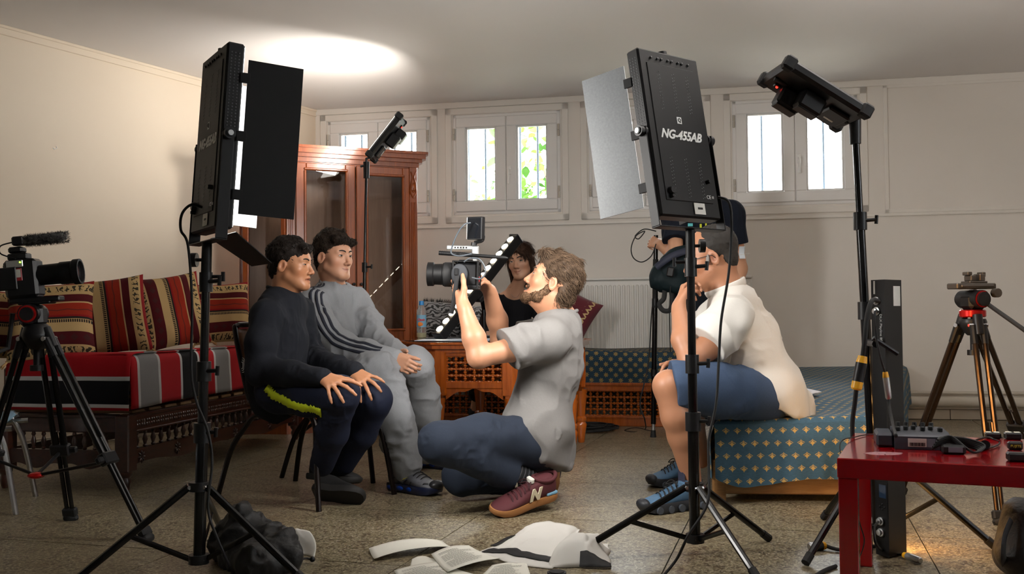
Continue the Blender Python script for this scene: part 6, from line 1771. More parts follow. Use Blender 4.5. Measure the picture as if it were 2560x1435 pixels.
def shoe(parent, heel, toe, up, m_up, m_sole, width=.098, hgt=.1, sole=.028, laces=None, name='shoe', toebump=1.0, accent=None, collar=None):
    """heel / toe: underside points of the sole"""
    h, t_ = Vector(heel), Vector(toe); x = (t_ - h); L = x.length; x.normalize(); u = Vector(up); u = (u - x * u.dot(x)).normalized(); y = u.cross(x)
    F = frame_from(x, y, u, h)
    st = [(0, .30, .9), (.04, .37, 1.0), (.14, .40, 1.02), (.26, .385, 1.0), (.36, .37, .92), (.5, .41, .74), (.64, .47, .6), (.78, .49, .5), (.9, .42, .42), (.97, .26, .34), (1.0, .1, .26)]
    vs = []; n = 16
    for (s, w, hh) in st:
        for k in range(n):
            a = 2 * PI * k / n; cy, sz_ = math.cos(a), math.sin(a)
            yy = (abs(cy) ** .75) * (1 if cy >= 0 else -1) * w * width * (1.0 - .12 * max(0, sz_))
            zz = sole * .6 + max(0, (.5 + .5 * (abs(sz_) ** .8) * (1 if sz_ >= 0 else -1))) * (hgt * hh * toebump - sole * .6)
            vs.append((s * L * .985 + .004, yy, zz))
    fs = [(i * n + k, i * n + (k + 1) % n, (i + 1) * n + (k + 1) % n, (i + 1) * n + k) for i in range(len(st) - 1) for k in range(n)]
    fs += [tuple(range(n))[::-1], tuple((len(st) - 1) * n + k for k in range(n))]
    m = MB(F); m.add(vs, [f[::-1] for f in fs]); sh_ = m.build(name, m_up, parent, smooth=True)
    md = sh_.modifiers.new('round', 'SUBSURF'); md.levels = 1; md.render_levels = 2
    out = []
    for q in (1, -1):
        row = [(s * L, q * (w + .02) * width) for (s, w, hh) in st]
        out += row if q == 1 else row[::-1]
    m = MB(F); nn = len(out)
    lv = [(0, .93), (.25 * sole, 1.0), (.8 * sole, 1.01), (sole, .97)]
    cx_ = L * .5
    vv = []
    for (zz, sc) in lv:
        for (a, b) in out: vv.append((cx_ + (a - cx_) * (sc * .5 + .5), b * sc, zz + (.012 * max(0, a / L - .85) / .15 if zz < sole * .5 else .004 * max(0, a / L - .85) / .15)))
    ff = [tuple(range(nn)), tuple(len(vv) - nn + k for k in range(nn))[::-1]]
    for i in range(len(lv) - 1):
        for k in range(nn): ff.append((i * nn + k, (i + 1) * nn + k, (i + 1) * nn + (k + 1) % nn, i * nn + (k + 1) % nn))
    m.add(vv, ff); m.build('sole', m_sole, sh_, smooth=40)
    if laces:
        for k in range(5):
            s = .42 + k * .065; zt = hgt * (.86 - (s - .4) * 1.05) * toebump + .004
            lm = MB(F); lm.tube(smooth_path([(s * L, -.03, zt - .012), (s * L + .006, -.012, zt + .001), (s * L + .012, .012, zt + .001), (s * L + .018, .03, zt - .014)], 3), .0026, 6); lm.build('lace', laces, sh_)
        lm = MB(F); s = .4; zt = hgt * .86
        for q in (-1, 1): lm.tube(smooth_path([(s * L, 0, zt), (s * L + .012, q * .02, zt + .012), (s * L + .03, q * .03, zt - .004), (s * L + .012, q * .012, zt + .002)], 4), .0022, 6)
        lm.build('lace_bow', laces, sh_)
    if collar:
        cm = MB(F); pts = [(L * (.16 + .17 * math.cos(a)), width * .33 * math.sin(a), hgt * (.93 + .05 * math.cos(2 * a))) for a in [2 * PI * k / 20 for k in range(20)]]
        cm.tube(pts, .008, 8, closed=True); cm.build('collar', collar, sh_, smooth=True)
    return sh_, F, L
def colours(P, base): return np.tile(V3(lin(base)), (len(P), 1))
def person(label, base):
    return thing('person', label, 'person', (base[0], base[1], 0), 0)
def garment(name, parent, S, m, amp=.004, freq=14, stretch=(1, 1, .6), seed=0, ridge=.6, sm=2):
    P, Q = S.mesh(sm)
    if amp: P = wrinkle(P, Q, amp, freq, stretch, ridge, seed)
    return pmesh(name, P, Q, parent, m)
A = at

from mathutils.bvhtree import BVHTree
def drape_strip(name, garment_o, pts, width, nrm, m, parent, off=.0025, th=.0015, nw=4, dens=7):
    """a strip of cloth laid on a garment: every point is cast onto its surface along -nrm"""
    me = garment_o.data; o0 = Vector(rootof(garment_o).location)
    n = len(me.vertices); co = np.empty(n * 3, np.float32); me.vertices.foreach_get('co', co); co = co.reshape(-1, 3) + np.array(o0)
    q = np.empty(len(me.loops), np.int32); me.loops.foreach_get('vertex_index', q)
    bv = BVHTree.FromPolygons([tuple(v) for v in co.tolist()], q.reshape(-1, 4).tolist())
    nrm = Vector(nrm).normalized(); ps = smooth_path(pts, dens); N = len(ps); vs = []; fs = []
    for i, p in enumerate(ps):
        t = (ps[min(i + 1, N - 1)] - ps[max(i - 1, 0)]).normalized(); sd_ = t.cross(nrm).normalized()
        w = width(i / (N - 1)) if callable(width) else width
        for k in range(nw + 1):
            a = p + sd_ * (-w[0] + (w[0] + w[1]) * k / nw)
            hit = bv.ray_cast(a + nrm * .35, -nrm, .7)
            vs.append((hit[0] + nrm * off) if hit[0] is not None else a)
    for i in range(N - 1):
        for k in range(nw): fs.append((i * (nw + 1) + k, i * (nw + 1) + k + 1, (i + 1) * (nw + 1) + k + 1, (i + 1) * (nw + 1) + k))
    mb = MB(); mb.add(vs, fs); return thicken(mb.build(name, m, parent, smooth=True), th)

def arm_strip(name, garment_o, axis, radii, theta, width, m, parent, toward=(0, -1, 0), off=.0022):
    """strip running along a sleeve at a fixed angle round the arm, snapped to the cloth"""
    me = garment_o.data; o0 = np.array(rootof(garment_o).location)
    n = len(me.vertices); co = np.empty(n * 3, np.float32); me.vertices.foreach_get('co', co); co = co.reshape(-1, 3) + o0
    q = np.empty(len(me.loops), np.int32); me.loops.foreach_get('vertex_index', q)
    bv = BVHTree.FromPolygons([tuple(v) for v in co.tolist()], q.reshape(-1, 4).tolist())
    ps = smooth_path(axis, 9); N = len(ps); vs = []; fs = []
    for i, p in enumerate(ps):
        t = (ps[min(i + 1, N - 1)] - ps[max(i - 1, 0)]).normalized(); c = Vector(toward); c = (c - t * c.dot(t)).normalized(); u = c.cross(t).normalized()
        if u.z < 0: u = -u
        r = radii[min(i // 9, len(radii) - 1)]
        for k in (-1, 0, 1):
            th = theta + k * width / r
            d = c * math.cos(th) + u * math.sin(th); a = p + d * (r * 1.3)
            h = bv.ray_cast(a, -d, r * 1.3)
            vs.append((h[0] if h[0] is not None else p + d * r) + d * off)
    for i in range(N - 1):
        for k in (0, 1): fs.append((i * 3 + k, i * 3 + k + 1, (i + 1) * 3 + k + 1, (i + 1) * 3 + k))
    mb = MB(); mb.add(vs, fs); return thicken(mb.build(name, m, parent, smooth=True), .0016)
BH = lambda f=.085, u=.055, n=(0, .75, -.66): [((0, f, u), n)]
# ------------------------------------------------------------------ boy in black sweatshirt
def boy_black():
    r = person('boy in black sweatshirt and navy track trousers with yellow stripe, on chair', A(720, 1240, 4.0))
    hd = Head(A(727, 660, 4.05), (.975, -.20, -.04), (-.04, 0, 1), .885, (170, 118, 84))
    nb = A(703, 742, 4.07)
    shN, shF = A(668, 792, 3.93), A(748, 782, 4.2)
    elN, wrN = A(652, 925, 3.86), A(808, 944, 3.66)
    elF, wrF = A(775, 895, 4.2), A(888, 930, 3.88)
    hip, hipN, hipF = A(690, 962, 4.04), A(700, 972, 3.94), A(722, 966, 4.12)
    knN, knF = A(852, 985, 3.68), A(938, 1000, 3.9)
    anN, anF = A(806, 1160, 3.9), A(862, 1160, 4.05)
    S = SDF(.0036); hd.add(S, nb, .047, mouth=.003)
    ch = A(697, 830, 4.06)
    S.limb([nb, ch, hip], [.05, .075, .08], .03)
    S.limb([nb, shN], [.04, .04]); S.limb([nb, shF], [.04, .04])
    S.limb([shN, elN, wrN], [.036, .032, .023]); S.limb([shF, elF, wrF], [.036, .032, .023])
    hand(S, wrN, A(846, 964, 3.59) - wrN, (-.1, .75, -.6), (.75, .3, .6), .9, ((.25, .3, .2), (.3, .35, .2), (.35, .4, .2), (.4, .4, .2)), .9, (.75, .6, .2))
    hand(S, wrF, A(922, 956, 3.8) - wrF, (-.1, .75, -.6), (-.7, -.3, -.5), .9, ((.4, .4, .3), (.35, .4, .3), (.3, .35, .3), (.25, .3, .25)), .9, (.7, .6, .2))
    P, Q = S.mesh(1); c = hd.tint(P, colours(P, (170, 118, 84)))
    pmesh('body', P, Q, r, M_SKIN, c)
    hd.eyes(r, (.1, -.1), .55, brow=(20, 14, 11))
    hm = hair_mat('black_hair', (9, 7, 6), (34, 27, 23))
    hair(r, hd, [('e', ((0, -.016, .045), (.085, .104, .089)), BH(.08, .05)), ('e', ((0, -.055, -.02), (.068, .05, .065)), [((0, -.03, -.02), (0, 1, -.25))]), ('c', ((-.04, .07, .075), (.04, .075, .075), .02, .02), None), ('c', ((0, .03, .105), (0, -.05, .105), .026, .026), None)], hm, amp=.006, freq=60, tufts=3000, tl=.017, tr=.0021, lift=.5, curl=1.5, seed=3, flow=(0, .6, -.2))
    # sweatshirt
    G = SDF(.0052)
    G.limb([A(704, 775, 4.07), A(694, 850, 4.05), A(688, 940, 4.03), A(688, 985, 4.03)], [.105, .125, .125, .118], .05, flat=((.92, -.38, 0), .82))
    G.limb([A(706, 757, 4.07), shN], [.062, .064], .05); G.limb([A(706, 757, 4.07), shF], [.062, .062], .05)
    G.limb([shN, A(652, 860, 3.87), elN], [.064, .06, .056], .03); G.limb([elN, A(730, 935, 3.78), wrN], [.056, .051, .036], .03)
    G.limb([shF, elF], [.06, .054], .03); G.limb([elF, wrF], [.054, .036], .03)
    G.cap(nb + Vector((0, 0, .035)), nb + Vector((0, 0, .025)), .05, .05, .01, sub=True)
    garment('sweatshirt', r, G, cloth_mat('black_jersey', (23, 25, 31)), .0065, 13, seed=1)
    nk = MB(); nk.tube([nb + Vector((math.cos(a) * .062 + .008, math.sin(a) * .06, .018 - .022 * math.cos(a - .2))) for a in [2 * PI * k / 24 for k in range(24)]], .0085, 8, closed=True); nk.build('collar', cloth_mat('black_rib', (20, 22, 27)), r, smooth=True)
    T = SDF(.0052)
    T.limb([A(690, 978, 4.02), hipN, A(775, 988, 3.81), knN], [.1, .092, .078, .067], .04); T.limb([hipF, A(830, 985, 4.0), knF], [.09, .08, .066], .04)
    T.limb([knN, A(832, 1080, 3.8), anN], [.067, .06, .05], .03); T.limb([knF, A(905, 1085, 3.98), anF], [.066, .056, .046], .03)
    tro = garment('track_trousers', r, T, cloth_mat('navy_jersey', (23, 28, 45), rough=.75), .006, 12, (.7, .7, 1), seed=2)
    # yellow fringe-edged side stripe
    rn = random.Random(1); zig = [rn.uniform(.012, .022) for _ in range(200)]
    drape_strip('side_stripe', tro, [A(672, 962, 3.86), A(690, 985, 3.835), A(730, 1006, 3.77), A(775, 1022, 3.715), A(802, 1033, 3.68)], lambda u: (zig[int(u * 97)], zig[int(u * 89) + 60]), (-.1, -1, -.25), mat('neon_yellow', (198, 214, 24), .7), r, .004, .004, 2, 14)
    cr = MB(); cpos = A(731, 963, 3.8)
    cr.ball(cpos, (.016, .004, .008), 14, 6); cr.build('crest', M_WHITE, r)
    em = MB(); e0 = A(606, 913, 3.94)
    for k in range(3):
        rr = .021 - k * .006
        em.tube([e0 + Vector((math.sin(a) * rr * .55, -.004 - .004 * k, math.cos(a) * rr * 1.35 + (0.004 * math.sin(2 * a)))) for a in [PI * (j / 10) for j in range(11)]], .0012, 5)
    em.build('sleeve_emblem', M_WHITE, r)
    m_s = mat('black_suede', (19, 18, 19), .8, bump=(120, .2, .003)); m_so = mat('black_outsole', (27, 25, 24), .75)
    shoe(r, A(782, 1236, 3.98), A(908, 1250, 3.92), (0, .75, .66), m_s, m_so, .1, .095, .03, name='shoe')
    shoe(r, A(772, 1198, 4.12), A(902, 1212, 4.06), (.05, .2, 1), m_s, m_so, .098, .098, .026, laces=m_s, name='shoe')
    return r
# ------------------------------------------------------------------ boy in grey sweatsuit
def boy_grey():
    r = person('boy in grey tracksuit with three dark sleeve stripes, hands clasped', A(860, 1220, 4.7))
    hd = Head(A(834, 640, 4.68), (.82, -.57, -.02), (.02, 0, 1), .95, (182, 134, 106))
    nb = A(832, 722, 4.72)
    shN, shF = A(780, 760, 4.55), A(888, 752, 4.83)
    elN, wrN = A(848, 868, 4.42), A(988, 893, 4.3)
    elF, wrF = A(945, 850, 4.68), A(1000, 884, 4.45)
    hip, hipN, hipF = A(818, 925, 4.76), A(820, 935, 4.66), A(862, 928, 4.84)
    knN, knF = A(948, 930, 4.28), A(1036, 915, 4.5)
    anN, anF = A(1012, 1165, 4.25), A(1068, 1135, 4.8)
    S = SDF(.0038); hd.add(S, nb, .05, fat=1.03, jaw=1.05, smile=.7)
    S.limb([nb, A(822, 810, 4.72), hip], [.05, .08, .085], .03); S.limb([nb, shN], [.04, .04]); S.limb([nb, shF], [.04, .04])
    S.limb([shN, elN, wrN], [.038, .034, .024]); S.limb([shF, elF, wrF], [.038, .034, .024])
    hand(S, wrN, A(1022, 920, 4.24) - wrN, (.35, .85, -.1), (.25, -.3, 1), .9, ((.7, .9, .5), (.8, .9, .5), (.85, .9, .5), (.9, .9, .5)), .0, (.8, .4, .3))
    hand(S, wrF, A(1022, 925, 4.3) - wrF, (-.2, -.95, 0), (.35, -.1, 1), .9, ((.4, .5, .4), (.45, .6, .4), (.5, .6, .4), (.5, .6, .4)), .1, (.8, .4, .2))
    P, Q = S.mesh(1); c = hd.tint(P, colours(P, (182, 134, 106)))
    pmesh('body', P, Q, r, M_SKIN, c)
    hd.eyes(r, (.18, .02), .95, brow=(34, 24, 19), smile=.4)
    hm = hair_mat('dark_brown_hair', (14, 11, 9), (52, 41, 33))
    hair(r, hd, [('e', ((0, -.014, .048), (.086, .104, .09)), BH(.07, .055)), ('e', ((0, -.055, -.015), (.07, .052, .07)), [((0, -.03, -.02), (0, 1, -.25))]), ('c', ((-.055, .068, .07), (.05, .078, .082), .022, .026), None), ('c', ((0, .04, .108), (0, -.05, .108), .028, .03), None)], hm, amp=.006, freq=45, tufts=3200, tl=.023, tr=.0021, lift=.4, curl=1.1, seed=8, flow=(-.3, .7, -.3))
    mg = cloth_mat('heather_grey', (134, 136, 140), 420, .22, .95)
    G = SDF(.0054)
    G.limb([A(832, 765, 4.72), A(826, 830, 4.71), A(822, 905, 4.72), A(822, 945, 4.73)], [.11, .132, .135, .13], .05, flat=((.8, -.6, 0), .86))
    G.limb([nb + Vector((0, 0, -.03)), shN], [.066, .068], .05); G.limb([nb + Vector((0, 0, -.03)), shF], [.066, .066], .05)
    G.limb([shN, A(806, 822, 4.45), elN], [.068, .068, .066], .03); G.limb([elN, A(920, 885, 4.35), wrN], [.066, .058, .04], .03)
    G.limb([shF, A(920, 805, 4.74), elF], [.065, .062, .06], .03); G.limb([elF, wrF], [.058, .04], .03)
    G.cap(nb + Vector((.01, -.01, .05)), nb + Vector((.005, 0, .02)), .058, .056, .01, sub=True)
    swt = garment('sweatshirt', r, G, mg, .009, 12, seed=4)
    nk = MB(); nk.tube([nb + Vector((math.cos(a) * .066 + .01, math.sin(a) * .066 - .008, .016 - .03 * math.cos(a + .6))) for a in [2 * PI * k / 24 for k in range(24)]], .009, 8, closed=True); nk.build('collar', mg, r, smooth=True)
    st = mat('navy_stripe', (24, 28, 42), .8)
    for k in range(3):
        arm_strip('sleeve_stripe', swt, [A(806, 728, 4.66), A(786, 756, 4.56), A(806, 822, 4.45), elN + Vector((-.01, 0, .01)), A(900, 882, 4.365), A(962, 890, 4.315)], [.068, .07, .07, .068, .058, .05], .12 + .36 * k, .0062, st, r)
    T = SDF(.0056)
    T.limb([A(822, 940, 4.74), hipN, A(885, 932, 4.46), knN], [.115, .112, .1, .088], .04); T.limb([hipF, A(960, 920, 4.66), knF], [.1, .095, .086], .04)
    T.limb([knN, A(985, 1050, 4.24), A(1012, 1150, 4.24)], [.088, .082, .074], .03); T.limb([knF, A(1058, 1030, 4.64), A(1066, 1118, 4.78)], [.086, .08, .07], .03)
    T.cap(A(1012, 1150, 4.24), A(1014, 1172, 4.24), .058, .052, .02); T.cap(A(1066, 1118, 4.78), A(1068, 1135, 4.8), .058, .05, .02)
    garment('jogging_trousers', r, T, mg, .009, 11, (.8, .8, 1), seed=6)
    for (h_, t_, u_) in ((A(980, 1230, 4.3), A(1100, 1238, 4.13), (0, 0, 1)), (A(1030, 1166, 4.95), A(1150, 1168, 4.84), (0, 0, 1))):
        h_.z = t_.z = .002
        s_, F, L = shoe(r, h_, t_, u_, mat('grey_mesh_upper', (92, 94, 100), .45, var=(45, .45)), mat('blue_black_sole', (22, 30, 58), .35), .104, .115, .034, laces=mat('black_lace', (18, 18, 20), .7), name='shoe')
        for k in range(6):
            for q in (-1, 1):
                m = MB(F); x = L * (.12 + k * .13); m.tube(smooth_path([(x, q * .04, .034), (x + .012, q * .043, .05), (x + .03, q * .034, .07 - k * .004)], 3), .0022, 5)
                m.build('rib', mat('black_rib_plastic', (26, 27, 30), .4), s_)
        for q in (-1, 1):
            m = MB(F); m.prism([(L * .3, .058), (L * .34, .05), (L * .5, .07), (L * .36, .058), (L * .33, .066)], q * .0435, q * .0465, Matrix(((1, 0, 0, 0), (0, 0, 1, 0), (0, 1, 0, 0), (0, 0, 0, 1)))); m.build('side_mark', mat('yellow_print', (232, 220, 40), .5), s_)
        for k in range(4):
            for q in (-1, 1): MB(F).ball((L * (.12 + k * .2), q * .045, .018), (.02, .005, .01), 10, 6).build('sole_window', mat('blue_plastic', (24, 62, 150), .25), s_)
        m = MB(F); m.ball((L * .93, 0, .042), (.03, .037, .022), 12, 8); m.build('toe_cap', mat('black_rib_plastic', (26, 27, 30), .4), s_)
        m = MB(F); m.ball((L * .06, 0, .06), (.026, .034, .042), 12, 8); m.build('heel_counter', mat('black_rib_plastic', (26, 27, 30), .4), s_)
        m = MB(F); m.ball((L * .33, 0, .118), (.022, .022, .008), 14, 6, Matrix.Translation((0, 0, 0))); m.ball((L * .33, 0, .122), (.012, .012, .006), 12, 6); m.build('tongue_badge', mat('black_badge', (20, 20, 22), .4), s_)
    return r
# ------------------------------------------------------------------ kneeling cameraman
def cameraman():
    r = person('kneeling bearded man in grey T-shirt and jeans aiming a camera', A(1330, 1240, 3.95))
    hd = Head(A(1384, 704, 3.97), (-.89, .12, .40), (.4, 0, 1), .98, (178, 128, 98))
    nb = A(1402, 800, 4.0)
    shN, shF = A(1372, 850, 3.83), A(1352, 842, 4.17)
    elN, wrN = A(1196, 893, 3.72), A(1160, 768, 3.77)
    elF, wrF = A(1252, 850, 4.2), A(1224, 728, 4.06)
    hip, hipN, hipF = A(1350, 1085, 3.98), A(1335, 1105, 3.88), A(1350, 1105, 4.1)
    knN, knF = A(1100, 1108, 3.62), A(1152, 1192, 4.03)
    anN, anF = A(1312, 1190, 3.84), A(1372, 1178, 4.15)
    S = SDF(.0036); hd.add(S, nb, .055, mouth=.004, jaw=1.0)
    S.limb([nb, A(1378, 890, 3.98), A(1358, 990, 3.98), hip], [.06, .1, .09, .095], .04); S.limb([nb, shN], [.045, .05]); S.limb([nb, shF], [.045, .05])
    S.limb([shN, A(1285, 872, 3.77), elN], [.052, .047, .04], .02)
    S.limb([elN, A(1185, 845, 3.73), wrN], [.041, .043, .027], .02); S.limb([shF, elF], [.05, .042], .02); S.limb([elF, A(1243, 800, 4.15), wrF], [.041, .043, .028], .02)
    # near hand cups the lens from below, thumb up the side; far hand on the grip
    hand(S, wrN, A(1128, 718, 3.86) - wrN, (-.1, .75, .66), (-.6, -.65, .5), 1.0, ((.15, .35, .3), (.2, .4, .3), (.25, .45, .3), (.3, .5, .3)), .2, (.45, .7, .3), thumbcurl=.9)
    hand(S, wrF, A(1202, 690, 3.98) - wrF, (-.55, -.75, .2), (-.45, .2, .8), 1.0, ((.3, .7, .5), (.4, .9, .6), (.45, .9, .6), (.5, .9, .6)), .1, (.5, .55, .3))
    P, Q = S.mesh(1); c = hd.tint(P, colours(P, (178, 128, 98)))
    pmesh('body', P, Q, r, M_SKIN, c)
    hd.eyes(r, (-.1, 0), .7, iris=(70, 80, 90), brow=(60, 46, 36))
    hm = hair_mat('brown_hair', (40, 30, 23), (104, 84, 66))
    hair(r, hd, [('e', ((0, -.014, .042), (.082, .102, .086)), BH(.088, .06)), ('e', ((0, -.058, -.025), (.07, .05, .078)), [((0, -.028, -.02), (0, 1, -.2))]), ('c', ((-.035, .068, .092), (.04, .076, .088), .024, .021), None), ('c', ((-.02, .1, .094), (.02, .1, .094), .009, .009), None), ('c', ((0, .03, .105), (0, -.05, .103), .028, .028), None)], hm, amp=.005, freq=40, tufts=5200, tl=.034, tr=.0016, lift=.28, curl=.6, seed=12, flow=(0, -.8, -.45))
    bm = hair_mat('beard_hair', (40, 29, 22), (110, 84, 62))
    hair(r, hd, [('c', ((-.057, .004, -.04), (-.052, .03, -.083), .015, .021), None), ('c', ((.057, .004, -.04), (.052, .03, -.083), .015, .021), None), ('c', ((-.052, .03, -.083), (-.021, .069, -.099), .0195, .022), None), ('c', ((.052, .03, -.083), (.021, .069, -.099), .0195, .022), None), ('e', ((0, .074, -.108), (.03, .027, .022)), None), ('c', ((-.026, .08, -.058), (.026, .08, -.058), .01, .01), None), ('c', ((-.058, .004, -.03), (-.058, .004, -.055), .012, .016), None),
                 ('c', ((.058, .004, -.03), (.058, .004, -.055), .012, .016), None), ('s', ((0, .105, -.07), (.024, .024, .0125)), None)], bm, res=.004, amp=.003, freq=90, tufts=2600, tl=.012, tr=.0011, lift=.7, curl=.9, seed=5, flow=(0, .3, -.9), name='beard')
    # t-shirt with clipped sleeves
    mg = cloth_mat('pale_heather_grey', (116, 114, 112), 460, .16, .95)
    G = SDF(.0052)
    ta = (.96, .1, 0)
    G.limb([A(1388, 845, 3.99), A(1372, 920, 3.98), A(1352, 1010, 3.98), A(1345, 1080, 3.97)], [.132, .142, .128, .128], .05, flat=(ta, .82))
    G.limb([A(1350, 1015, 3.96), A(1344, 1078, 3.93), A(1352, 1125, 3.93)], [.115, .143, .125], .05, clip=[(A(1330, 1112, 3.97), (-.5, 0, -.87))])
    G.limb([nb + Vector((.005, 0, -.03)), shN], [.07, .075], .05); G.limb([nb + Vector((.005, 0, -.03)), shF], [.07, .075], .05)
    dN = (elN - shN).normalized(); cN = A(1268, 872, 3.76)
    G.cap(shN, A(1230, 884, 3.74), .082, .09, .04, clip=[(cN, dN + Vector((-.0, 0, -.25)))])
    dF = (elF - shF).normalized(); cF = A(1292, 846, 4.18)
    G.cap(shF, elF, .075, .08, .04, clip=[(cF, dF)])
    G.cap(nb + Vector((-.01, 0, .06)), nb + Vector((-.005, 0, .022)), .062, .06, .01, sub=True)
    garment('t_shirt', r, G, mg, .016, 9, (.8, .8, .55), seed=3, ridge=.75)
    nk = MB(); nk.tube([nb + Vector((math.cos(a) * .066, math.sin(a) * .07, .012 + .026 * math.cos(a))) for a in [2 * PI * k / 24 for k in range(24)]], .008, 8, closed=True); nk.build('collar', mg, r, smooth=True)
    T = SDF(.0052)
    T.limb([A(1345, 1100, 3.98), hipN, A(1215, 1098, 3.76), knN], [.102, .098, .09, .076], .04); T.limb([hip, hipF, A(1250, 1150, 4.06), knF], [.1, .1, .088, .075], .04)
    T.limb([knN, A(1200, 1150, 3.72), A(1288, 1192, 3.82)], [.076, .066, .062], .022, clip=[(A(1276, 1190, 3.81), (anN - knN))]); T.limb([knF, A(1260, 1195, 4.1), anF], [.072, .062, .05], .03)
    garment('jeans', r, T, cloth_mat('dark_denim', (40, 47, 60), 700, .35, .85, b=(28, 34, 44)), .0065, 9, (1, 1, 1), seed=9, ridge=.6)
    sk = MB(); a0, a1 = A(1262, 1174, 3.81), A(1330, 1208, 3.85)
    sk.tube([a0, a1], [.054, .05], 16); so = sk.build('sock', mat('black_sock', (22, 22, 25), .9), r, smooth=True)
    for k in range(5):
        p = a0.lerp(a1, .35 + k * .13); e = (a1 - a0).normalized()
        MB().tube([p, p + e * .004], .0535, 16).build('sock_stripe', mat('grey_sock_stripe', (70, 70, 74), .9), so)
    mu, ms = mat('maroon_suede', (78, 28, 34), .8, bump=(150, .15, .002)), mat('gum_sole', (158, 108, 62), .55)
    for (h_, t_, u_, side) in ((A(1380, 1240, 3.86), A(1228, 1292, 3.68), (.38, -.05, 1), 1), (A(1402, 1132, 4.15), A(1398, 1232, 4.12), (-1, .05, .05), 1)):
        s_, F, L = shoe(r, h_, t_, u_, mu, ms, .1, .105, .03, laces=mat('maroon_lace', (56, 20, 26), .8), name='shoe', collar=mu)
        for q in (-1, 1):
            me = text_mesh('N', .062, .0016, .25, .004); Mx = F @ Matrix.Translation((L * .42, q * .0435, .058)) @ (Matrix.Rotation(PI / 2, 4, 'X') if q < 0 else Matrix.Rotation(PI, 4, 'Z') @ Matrix.Rotation(PI / 2, 4, 'X'))
            me.transform(Matrix.Translation(-rootof(r).location) @ Mx); me.materials.clear(); put('letter', me, mat('cream_print', (214, 204, 176), .6), s_)
            m = MB(F); m.box((L * .02, q * .030 - .004, .031), (L * .2, q * .038 + .002, .043), .003); m.build('heel_tab', mat('light_blue_trim', (120, 168, 196), .6), s_)
        m = MB(F); m.box((L * .36, -.017, .09), (L * .42, .017, .112), .004); m.build('tongue_label', M_LABEL, s_)
    return r
